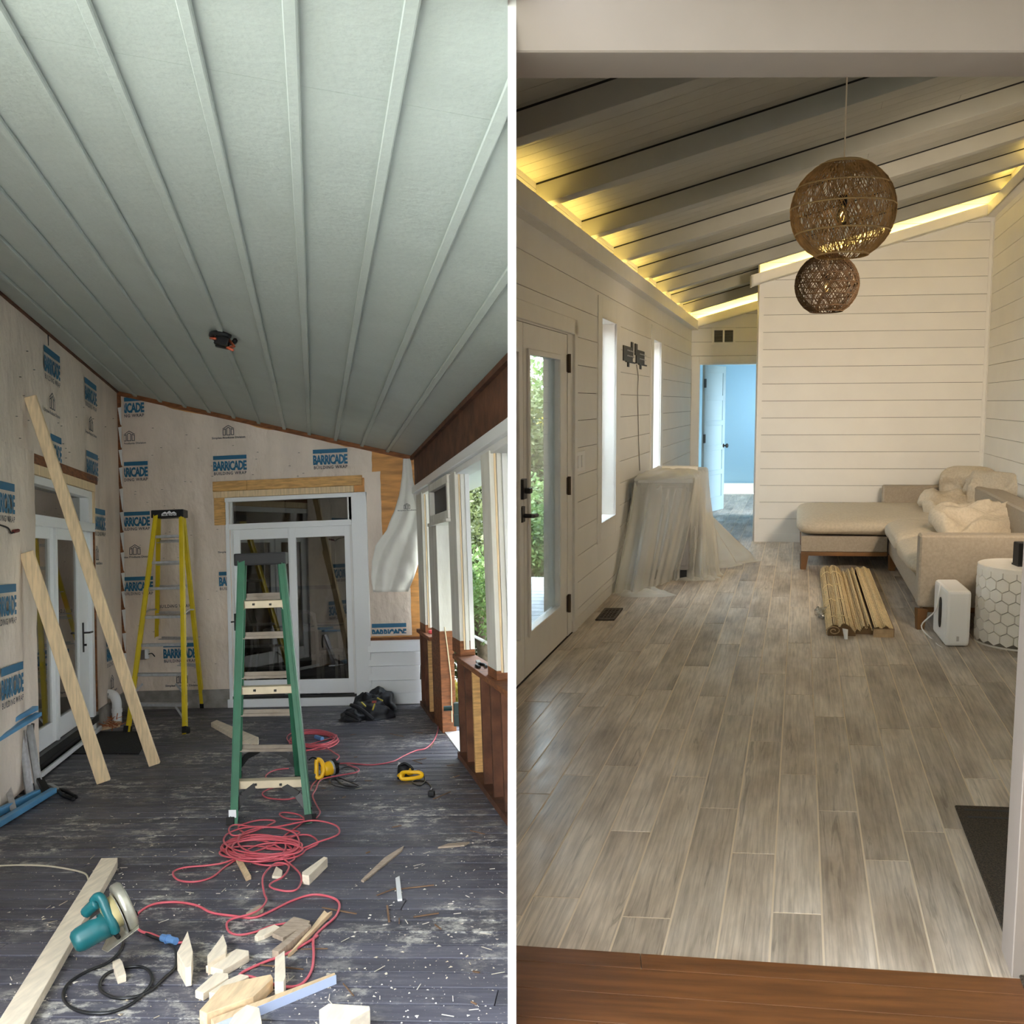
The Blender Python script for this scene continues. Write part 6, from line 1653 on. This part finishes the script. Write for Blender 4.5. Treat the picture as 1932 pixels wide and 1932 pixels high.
# ---- bamboo blinds on the floor
bam = mat('bamboo', g(220, 196, 150), .6, var=.22, scale=9, stretch=(30, 1, 30), rnd=.1); bam_e = mat('bamboo_edge', g(176, 148, 110), .7, var=.2, scale=20)
def blind(label, prof, y0, y1, shift, nm='bamboo_blind', cords=(0.1, .35, .6, .85), valance=None):
    """prof: list of (l, z) cross section; slats run along the room's depth"""
    r = root(nm, RB, fpt(prof[0][0], y0), label, 'blind', 'bamboo blinds on the floor')
    pts = smooth_path([V((l, 0, z)) for l, z in prof], 7); rr = random.Random(len(label))
    mb = MB(); step = .0075; acc = 0
    for a, b in zip(pts, pts[1:]):
        acc += (b-a).length
        if acc > step:
            acc = 0; j = rr.uniform(-.012, .012)
            p, q = fpt(b.x, y0+j), fpt(b.x+shift, y1+j); p.z = q.z = b.z+.004
            mb.beam(p, q, .0062, .005)
    o = build('slats', mb, bam, r); o['kind'] = 'stuff'
    for f in cords:
        y = y0+(y1-y0)*f; L_ = []
        for p in pts[::2]:
            q = fpt(p.x+shift*f, y); q.z = p.z+.009; L_.append(q)
        build('cord', MB().tube(L_, .003, 4), mat('blind_cord', g(226, 206, 160), .7), r)
    if valance:
        l0, l1, h = valance
        build('valance', MB().pp(fpt(l0, y0-.012)+Z*.002, X*(l1-l0), V((0, .01, 0)), Z*h), bam_e, r)
    # dark core beneath the slats
    mb = MB(); lo = [fpt(l+.006, y0+.01) for l, z in prof]; 
    core = [V((p.x, p.y, max(.001, z-.004))) for p, (l, z) in zip(lo, prof)]
    for (p, q) in zip(core, core[1:]):
        dv = fpt(shift, y1-.02)-fpt(0, y0)
        mb.add([V((p.x, p.y, .0005)), V((q.x, q.y, .0005)), q, p, V((p.x, p.y, .0005))+dv, V((q.x, q.y, .0005))+dv, q+dv, p+dv], [(0, 1, 2, 3), (7, 6, 5, 4), (3, 2, 6, 7), (1, 0, 4, 5)])
    build('fold', mb, mat('bamboo_core', g(110, 84, 54), .8), r)
    return r
by0, by1 = RB.fl(1600, 1203).y, RB.fl(1600, 1086).y
la_ = lx(RB.fl(1560, 1205)); lb2 = lx(RB.fl(1613, 1205)); lc2 = lx(RB.fl(1649, 1208)); ld2 = lx(RB.fl(1687, 1208))
W1 = lb2-la_
ro = blind('rolled bamboo blind with loose cords, leftmost of the blinds on the floor', [(la_, .01), (la_+.005, .05), (la_+W1*.25, .085), (la_+W1*.45, .07), (la_+W1*.55, .09), (la_+W1*.8, .075), (la_+W1, .03)], by0, by1, .0)
# spiral end
mb = MB(); c_ = fpt(la_+W1*.25, by0-.004); c_.z = .045
sp = [c_+V((math.cos(t)*(.008+.0042*t), 0, math.sin(t)*(.006+.0028*t))) for t in [k*.35 for k in range(28)]]
build('roll_end', MB().tube(sp, .004, 4), bam_e, ro)
build('bracket', MB().prism([fpt(la_+W1*.55, by0-.01)+Z*.06, fpt(la_+W1*.75, by0-.02)+Z*.055, fpt(la_+W1*.72, by0-.09)+Z*.0, fpt(la_+W1*.62, by0-.08)+Z*.0], V((0, .004, .004))), white_trim, ro)
W2 = lc2-lb2
blind('folded bamboo blind with ridged middle, between the other two blinds', [(lb2+.002, .015), (lb2+W2*.15, .04), (lb2+W2*.3, .03), (lb2+W2*.5, .065), (lb2+W2*.65, .04), (lb2+W2*.8, .075), (lb2+W2*.97, .03)], by0+.06, by1-.02, -.0, cords=())
W3 = ld2-lc2
blind('folded bamboo blind with a tan front valance, rightmost of the blinds', [(lc2, .06), (lc2+W3*.2, .075), (lc2+W3*.4, .06), (lc2+W3*.6, .08), (lc2+W3*.8, .065), (lc2+W3, .062)], by0-.0, by1-.0, -.0, cords=(), valance=(lc2, ld2, .06))
pb = root('hardware_bag', RB, RB.fl(1556, 1160), 'clear plastic bag of metal fittings beside the bamboo blinds', 'bag')
film = glass('plastic_film', (.92, .94, .95), .2, .15)
build('bag', pillow(RB.fl(1556, 1158, .03), X*.06, V((0, .09, .005)), Z*.028, noise_amp=.03, seed=4), film, pb, smooth=True)
for k in range(7): build('fitting', MB().box(RB.fl(1550+random.uniform(-3, 12), 1160+random.uniform(-10, 5), .02), .03, .015, .012, Matrix.Rotation(random.uniform(0, 3), 3, 'Z')), steel, pb)
o = build('zip_strip', MB().beam(RB.fl(1565, 1148, .03), RB.fl(1559, 1120, .06), .02, .03), mat('zip_green', g(50, 140, 90), .4), pb)
# ---- floor register, bracket, switch
fr2 = root('floor_register', RB, RB.fl(1150, 1160), 'dark bronze floor register beside the white left wall', 'vent')
C4 = [RB.fl(x, y, .012) for x, y in ((1123, 1170), (1159, 1170), (1175.5, 1148), (1141, 1148))]
brz = mat('register_bronze', g(66, 54, 42), .45, metal=.4)
build('backing', MB().prism(C4, -Z*.003), void, fr2)
ea, eb_ = C4[1]-C4[0], C4[3]-C4[0]
mb = MB(); t = .13
mb.pp(C4[0], ea, eb_*.1, Z*.005).pp(C4[0]+eb_*.9, ea, eb_*.1, Z*.005).pp(C4[0], ea*t, eb_, Z*.005).pp(C4[0]+ea*(1-t), ea*t, eb_, Z*.005)
build('frame', mb, brz, fr2)
for i in range(6): build('louver', MB().pp(C4[0]+ea*t+eb_*(.14+.135*i), ea*(1-2*t), eb_*.05, Z*.004), brz, fr2)
for i in range(3): build('rib', MB().pp(C4[0]+ea*(.3+.18*i), ea*.035, eb_, Z*.0045), brz, fr2)
def lbx(x0, y0, x1, y1, d0, d1): 
    u0, z1 = LB.hit(x0, y0, d1); u1, z0 = LB.hit(x1, y1, d1); return MB().wb(LB, u0, u1, z0, z1, d0, d1)
for lab, (x0, y0, x1, y1), tab in (('black metal screen bracket on the left wall, plate nearer the door', (1177, 651, 1194, 684), (1192, 645, 1195, 676)), ('black metal screen bracket on the left wall, plate nearer the hall', (1201, 659, 1216, 689), (1199, 648, 1203, 671))):
    br = root('wall_bracket', RB, LB.pt(LB.hit(x0, y1)[0], LB.hit(x0, y1)[1]), lab, 'bracket')
    o = lbx(x0, y0, x1, y1, .013, .022); build('plate', o, black_metal, br)
    u0, zt_ = LB.hit(x0, y0); u1, zb_2 = LB.hit(x1, y1)
    for k in range(5):
        for j in range(2):
            build('slot', MB().wb(LB, u0+(u1-u0)*(.12+.17*k), u0+(u1-u0)*(.22+.17*k), zb_2+(zt_-zb_2)*(.3+.35*j), zb_2+(zt_-zb_2)*(.38+.35*j), .022, .0235), alu, br)
    build('arm', lbx(*tab, .013, .022), black_metal, br)
    build('rim', MB().wb(LB, u0, u1, zb_2-.012, zb_2, .013, .024), black_metal, br)
    build('hook', MB().wb(LB, u0+(u1-u0)*.2, u0+(u1-u0)*.35, zb_2-.05, zb_2, .013, .022), black_metal, br)
wq = [LB.pt(*LB.hit(x, y, .02), .02) for x, y in ((1201, 688), (1204, 710), (1203, 740), (1204, 790), (1205, 840), (1207, 888))]
tag(build('bracket_wire', MB().tube(smooth_path(wq, 5), .004, 5), mat('wire_grey', g(120, 116, 108), .6), None, RB), 'thin grey wire hanging below the black wall brackets', 'wire')
sw = root('light_switch', RB, LB.pt(*LB.hit(1096, 880)), 'double light switch plate beside the glass door', 'switch')
build('plate', lbx(1088, 853, 1104, 887, .012, .018), pw, sw, bevel=.002, seg=1)
u0, z1 = LB.hit(1088, 853, .018); u1, z0 = LB.hit(1104, 887, .018)
for f in (.12, .56): build('rocker', MB().wb(LB, u0+(u1-u0)*f, u0+(u1-u0)*(f+.32), z0+(z1-z0)*.2, z0+(z1-z0)*.8, .018, .023), pw, sw, bevel=.001, seg=1)
# ---- door mat
m0 = RB.fl(1801, 1527); ml = lx(m0)
dmm = mat('woven_mat', g(50, 42, 32), .9, var=.5, scale=160, bump=.8, bscale=200, col2=g(84, 72, 56))
mr_ = root('door_mat', RB, fpt(ml+.35, m0.y-.8), 'dark woven door mat at the right edge by the jamb', 'mat')
build('mat', MB().prism([fpt(ml, m0.y)+Z*.009, fpt(ml+.75, m0.y)+Z*.009, fpt(ml+.75, m0.y-1.3)+Z*.009, fpt(ml, m0.y-1.3)+Z*.009], Z*.009), dmm, mr_, bevel=.003, seg=1)
for (a, b, c, d) in ((.03, .72, -.10, -.115), (.03, .72, -.035, -.05)):
    build('border', MB().prism([fpt(ml+a, m0.y+c)+Z*.018, fpt(ml+b, m0.y+c)+Z*.018, fpt(ml+b, m0.y+d)+Z*.018, fpt(ml+a, m0.y+d)+Z*.018], Z*.001), black_rubber, mr_)
# ---- cabinet under a plastic sheet
gq = mat('cabinet_grey', g(128, 126, 124), .6)
y0c, y1c = RB.fl(1200, 1100).y, RB.fl(1200, 1068).y+.25
cab2 = root('storage_cabinet', RB, fpt(.45, (y0c+y1c)/2), 'grey cabinet by the left wall under a clear plastic sheet', 'cabinet')
L0, L1 = .14, .56
ch = .9
build('body', sb(L0, L1, y0c+.1, y1c, .1, ch-.04), gq, cab2, bevel=.004, seg=1)
build('top', sb(L0-.02, L1+.03, y0c+.08, y1c+.02, ch-.04, ch), mat('cabinet_top', g(150, 150, 148), .5), cab2, bevel=.004, seg=1)
build('door', sb(L0+.03, L1-.02, y0c+.085, y0c+.1, .14, ch-.08), gq, cab2, bevel=.003, seg=1)
build('plinth', sb(L0+.02, L1-.02, y0c+.14, y1c-.02, 0, .1), black_plastic, cab2)
b1, b2 = fpt(.3, y0c+.4)+Z*(ch+.05), fpt(.3, y0c+.4)+Z*(ch+.05)
pr_a = RB.at(1249, 880, zc_of(RB, fpt(.3, y0c+.45))); pr_b = RB.at(1316, 884, zc_of(RB, fpt(.6, y0c+.45))); 
pr_a.z = pr_b.z = ch+.046; pr_b.y = pr_a.y
rl_ = root('paper_roll', RB, lerp(pr_a, pr_b, .5)-Z*.035, 'roll of white masking paper lying on top of the covered cabinet', 'roll')
build('roll', MB().tube([pr_a, pr_b], .034, 16), mat('paper', g(232, 228, 216), .7), rl_, smooth=False)
build('core', MB().tube([pr_b, pr_b+X*.004], .014, 12), mat('cardboard', g(150, 120, 90), .8), rl_)
def drape_mat():
    m = bpy.data.materials.new('plastic_sheet'); m.use_nodes = True; nt = m.node_tree; nt.nodes.clear(); N = nt.nodes; L = nt.links
    o = N.new('ShaderNodeOutputMaterial'); t = N.new('ShaderNodeBsdfTransparent'); t.inputs[0].default_value = (.9, .91, .9, 1)
    p = N.new('ShaderNodeBsdfPrincipled'); p.inputs['Base Color'].default_value = (*g(226, 224, 214), 1); p.inputs['Roughness'].default_value = .28
    lw2 = N.new('ShaderNodeLayerWeight'); lw2.inputs[0].default_value = .45; mr = N.new('ShaderNodeMapRange'); mr.inputs['To Min'].default_value = .26; mr.inputs['To Max'].default_value = .85
    mx = N.new('ShaderNodeMixShader'); L.new(lw2.outputs['Facing'], mr.inputs[0]); L.new(mr.outputs[0], mx.inputs[0]); L.new(t.outputs[0], mx.inputs[1]); L.new(p.outputs[0], mx.inputs[2]); L.new(mx.outputs[0], o.inputs[0])
    return m
def drape():
    # outline at the top and outline on the floor, in (l, y)
    top = [(L0-.04, y0c+.04), (L1+.05, y0c+.04), (L1+.06, y1c+.02), (L0-.04, y1c+.02)]
    bot = [lxy(1158, 1124), lxy(1205, 1126), lxy(1240, 1108), lxy(1275, 1096), lxy(1320, 1097), lxy(1349, 1094), lxy(1345, 1078), (L1+.55, y1c+.1), (L0+.1, y1c+.35), (.04, y1c+.1), (.04, y0c+.2)]
    def loop(P_, t):
        n = len(P_); f = t*n; i = int(f) % n; f -= int(f); a, b = P_[i], P_[(i+1) % n]; return (a[0]+(b[0]-a[0])*f, a[1]+(b[1]-a[1])*f)
    def fn(a, b):
        # align: top loop param, bottom loop param share 'a'
        tl = loop(top, a); bl_ = loop(bot, a)
        if b < .12:
            k = b/.12; cx, cy = (L0+L1)/2, (y0c+y1c)/2
            l = cx+(tl[0]-cx)*k; y = cy+(tl[1]-cy)*k; z = ch+.02+.02*noise.noise(V((l*9, y*9, 0)))+(.035 if k < .6 else .035*(1-k)/.4)
        else:
            k = (b-.12)/.88; kk = k**1.35
            l = tl[0]+(bl_[0]-tl[0])*kk; y = tl[1]+(bl_[1]-tl[1])*kk
            fold = .035*math.sin(a*2*math.pi*13+2*math.sin(a*20))*min(1, k*1.6)+.02*math.sin(a*2*math.pi*31)*k
            cx, cy = (L0+L1)/2, (y0c+y1c)/2; dx, dy = l-cx, y-cy; d = math.hypot(dx, dy)+1e-6
            l += dx/d*fold; y += dy/d*fold
            l = max(l, .035)
            z = (ch+.01)*(1-k)+.012
            if k > .93: 
                z = .012+.03*abs(math.sin(a*40))*((1-k)/.07)+.02*max(0, noise.noise(V((a*30, 0, 0)))); l += dx/d*(k-.93)*.6; l = max(l, .035)
        p = fpt(l, y); p.z = max(.012, z); return p
    return MB().grid(fn, 220, 44)
def lxy(x, y): p = RB.fl(x, y); return (lx(p), p.y)
ds_ = build('plastic_sheet', drape(), drape_mat(), None, RB, smooth=True)
tag(ds_, 'clear plastic dust sheet draped over the cabinet down to the floor', 'dust sheet')
def puddle(pts, seed, h=.05):
    P_ = [RB.fl(x, y) for x, y in pts]; c = sum(P_, V((0, 0, 0)))/len(P_)
    def fn(a, b):
        n = len(P_); f = a*n; i = int(f) % n; f -= int(f); e = P_[i]*(1-f)+P_[(i+1) % n]*f
        p = c+(e-c)*b*(1+.08*noise.noise(V((a*12, seed, 0)))); p.z = .012+h*(1-b*b)*(.6+.8*noise.noise(V((p.x*14, p.y*14, seed)))+.3*abs(noise.noise(V((p.x*40, p.y*40, seed)))))
        p.z = max(p.z, .01); return p
    return MB().grid(fn, 60, 12)
for pts, sd in (([(1156, 1110), (1170, 1090), (1205, 1092), (1225, 1112), (1278, 1126), (1250, 1129), (1200, 1130), (1165, 1128)], 3), ([(1270, 1097), (1300, 1080), (1335, 1074), (1352, 1085), (1350, 1097), (1310, 1099)], 7)):
    build('sheet_bunch', puddle(pts, sd), drape_mat() if False else ds_.data.materials[0], ds_, smooth=True)
# ============================================================ planting outside
def leaf_mesh(n, R_, seed, L_=.075, w=.035):
    rs = np.random.RandomState(seed)
    k = 26
    cc = rs.normal(size=(k, 3)); cc /= np.linalg.norm(cc, axis=1)[:, None]; cc *= rs.uniform(.35, .95, (k, 1))*np.array(R_)
    idx = rs.randint(0, k, n); rad = rs.uniform(.22, .42, k)*min(R_)
    d = rs.normal(size=(n, 3)); d /= np.linalg.norm(d, axis=1)[:, None]
    p = cc[idx]+d*(rad[idx]*rs.uniform(.55, 1.05, n))[:, None]
    a = rs.normal(size=(n, 3)); a /= np.linalg.norm(a, axis=1)[:, None]; b = np.cross(a, rs.normal(size=(n, 3))); b /= np.linalg.norm(b, axis=1)[:, None]
    s = rs.uniform(.7, 1.4, (n, 1)); a = a*L_*s; b = b*w*s
    v = np.stack([p-a, p+b, p+a, p-b], 1).reshape(-1, 3)
    me = bpy.data.meshes.new('leaves'); me.vertices.add(4*n); me.vertices.foreach_set('co', v.ravel())
    me.loops.add(4*n); me.loops.foreach_set('vertex_index', np.arange(4*n, dtype=np.int32))
    me.polygons.add(n); me.polygons.foreach_set('loop_start', np.arange(0, 4*n, 4, dtype=np.int32)); me.polygons.foreach_set('loop_total', np.full(n, 4, dtype=np.int32))
    me.update(); return me
def leafmat(nm, c1, c2):
    m = mat(nm, c1, .55, var=.3, scale=1.4, col2=c2, contrast=(.35, .62)); nt = m.node_tree; N = nt.nodes; L = nt.links
    p = [n for n in N if n.type == 'BSDF_PRINCIPLED'][0]; o = [n for n in N if n.type == 'OUTPUT_MATERIAL'][0]
    tr = N.new('ShaderNodeBsdfTranslucent'); mx = N.new('ShaderNodeMixShader'); mx.inputs[0].default_value = .35
    tr.inputs[0].default_value = (*c2, 1); L.new(p.outputs[0], mx.inputs[1]); L.new(tr.outputs[0], mx.inputs[2]); L.new(mx.outputs[0], o.inputs[0]); return m
lm1 = leafmat('leaf_olive', g(50, 58, 40), g(92, 102, 58)); lm2 = leafmat('leaf_yellow', g(120, 120, 40), g(196, 176, 70)); lm3 = leafmat('leaf_fresh', g(60, 88, 50), g(112, 140, 78))
bark = mat('bark', g(92, 80, 66), .9, var=.3, scale=12, bump=.5)
PROTO = {}
def crown(kind):
    if kind not in PROTO:
        PROTO[kind] = {'big': lambda: leaf_mesh(15000, (2.2, 2.2, 2.6), 1), 'bush': lambda: leaf_mesh(7000, (1.0, 1.0, .9), 2, .06, .022), 'gold': lambda: leaf_mesh(12000, (2.0, 2.0, 2.4), 5, .09, .04)}[kind]()
    return PROTO[kind]
def tree(label, x, y, h, kind, m, sc=1.0, cat='tree', grp='trees outside the porch', zoff=-.65):
    r = root('tree' if cat == 'tree' else 'bush', RA, (x, y, zoff), label, cat, grp)
    key = (kind, m.name)
    if key not in PROTO:
        me = crown(kind).copy(); me.materials.append(m); PROTO[key] = me
    o = bpy.data.objects.new('foliage', PROTO[key]); COL.objects.link(o); o.parent = r; o['kind'] = 'stuff'
    o.location = (0, 0, h); o.scale = (sc, sc, sc); o.rotation_euler = (0, 0, random.uniform(0, 6.28))
    if cat == 'tree':
        rr = random.Random(int(abs(x*100)+h*7)); b = V((x, y, zoff)); t = V((x+rr.uniform(-.3, .3), y, zoff+h))
        build('trunk', MB().tube(smooth_path([b, lerp(b, t, .4)+V((.15, 0, 0)), t], 4), .14, 8, taper=.5), bark, r, smooth=True)
        for k in range(6):
            e = t+V((rr.uniform(-1, 1), rr.uniform(-1, 1), rr.uniform(-.3, 1.2)))*1.5*sc; s_ = lerp(b, t, rr.uniform(.5, .95))
            build('branch', MB().tube(smooth_path([s_, lerp(s_, e, .5)+V((0, 0, .2)), e], 3), .05, 6, taper=.3), bark, r, smooth=True)
    return r
T_ = [
 ('dark olive tree seen between the last two porch posts', -.6, 13.8, 2.0, 'big', lm1, .5),
 ('olive leaved tree filling the widest porch opening', -.9, 17.0, 3.0, 'big', lm1, .95),
 ('tall olive tree behind the porch corner', -3.4, 19.5, 3.6, 'big', lm1, 1.1),
 ('yellow green tree further off beyond the porch rail', -1.2, 22.5, 5.2, 'gold', lm2, 1.2),
 ('fresh green tree outside the glass door of the white room', .35, 12.2, 2.2, 'big', lm3, .45),
 ('olive tree outside the tall windows of the white room', .3, 15.6, 3.6, 'big', lm1, .6),
 ('large green tree beyond the garden of the white room', 1.2, 24.5, 4.6, 'big', lm3, 1.2),
]
for lab, x, y, h, k, m, sc in T_: tree(lab, x-.1*y, y, h, k, m, sc)
for lab, x, y, h, k, m, sc in (
 ('golden lit tree behind the porch, reflected left in the sliding door', -6.6, -7.0, 3.4, 'gold', lm2, 1.2),
 ('golden lit tree behind the porch, reflected right in the sliding door', -4.4, -8.5, 4.0, 'gold', lm2, 1.1),
 ('olive tree behind the porch, reflected high in the sliding door', -9.6, -9, 4.6, 'big', lm1, 1.1)):
    tree(lab, x, y, h, k, m, sc, grp='trees reflected in the door glass')
for lab, x, y, h, sc, m in (
 ('low fresh green bush outside the glass door of the white room', .3, 9.4, .5, .45, lm3),
 ('light green bush in the bed outside the white room', .3, 11.4, .6, .6, lm3),
 ('yellow green bush beyond the knee wall gap', -.75, 11.6, .4, .5, lm2),
 ('olive bush at the foot of the porch posts', -.75, 15.0, .6, .7, lm1)):
    tree(lab, x-.1*y, y, h, 'bush', m, sc, cat='bush', grp='bushes in the garden')
# white post and deck outside the glass door of the white room
pc = RB.at(1042, 950, 8.2); pc.z = 0
wp = root('porch_post', RB, (pc.x, pc.y, -.1), 'white square post standing outside the glass door', 'post')
build('shaft', MB().box(V((pc.x, pc.y, 1.5)), .1, .1, 3.2), white_gloss, wp, bevel=.004, seg=1)
build('base_block', MB().box(V((pc.x, pc.y, .02)), .14, .14, .16), white_gloss, wp, bevel=.004, seg=1)
dk = mat('outdoor_deck', g(150, 160, 168), .6, var=.1, scale=4)
dr = root('floor_terrace', RB, (pc.x, pc.y-1, 0), kind='structure')
for i in range(26):
    y = 5.4+i*.14
    x1 = Lp.x+DB.x/DB.y*(y-Lp.y)-.2
    build('board', MB().pp((x1-1.7, y, -.14), (1.7, 0, 0), (0, .132, 0), (0, 0, .03)), dk, dr, clip=B_CLIP)
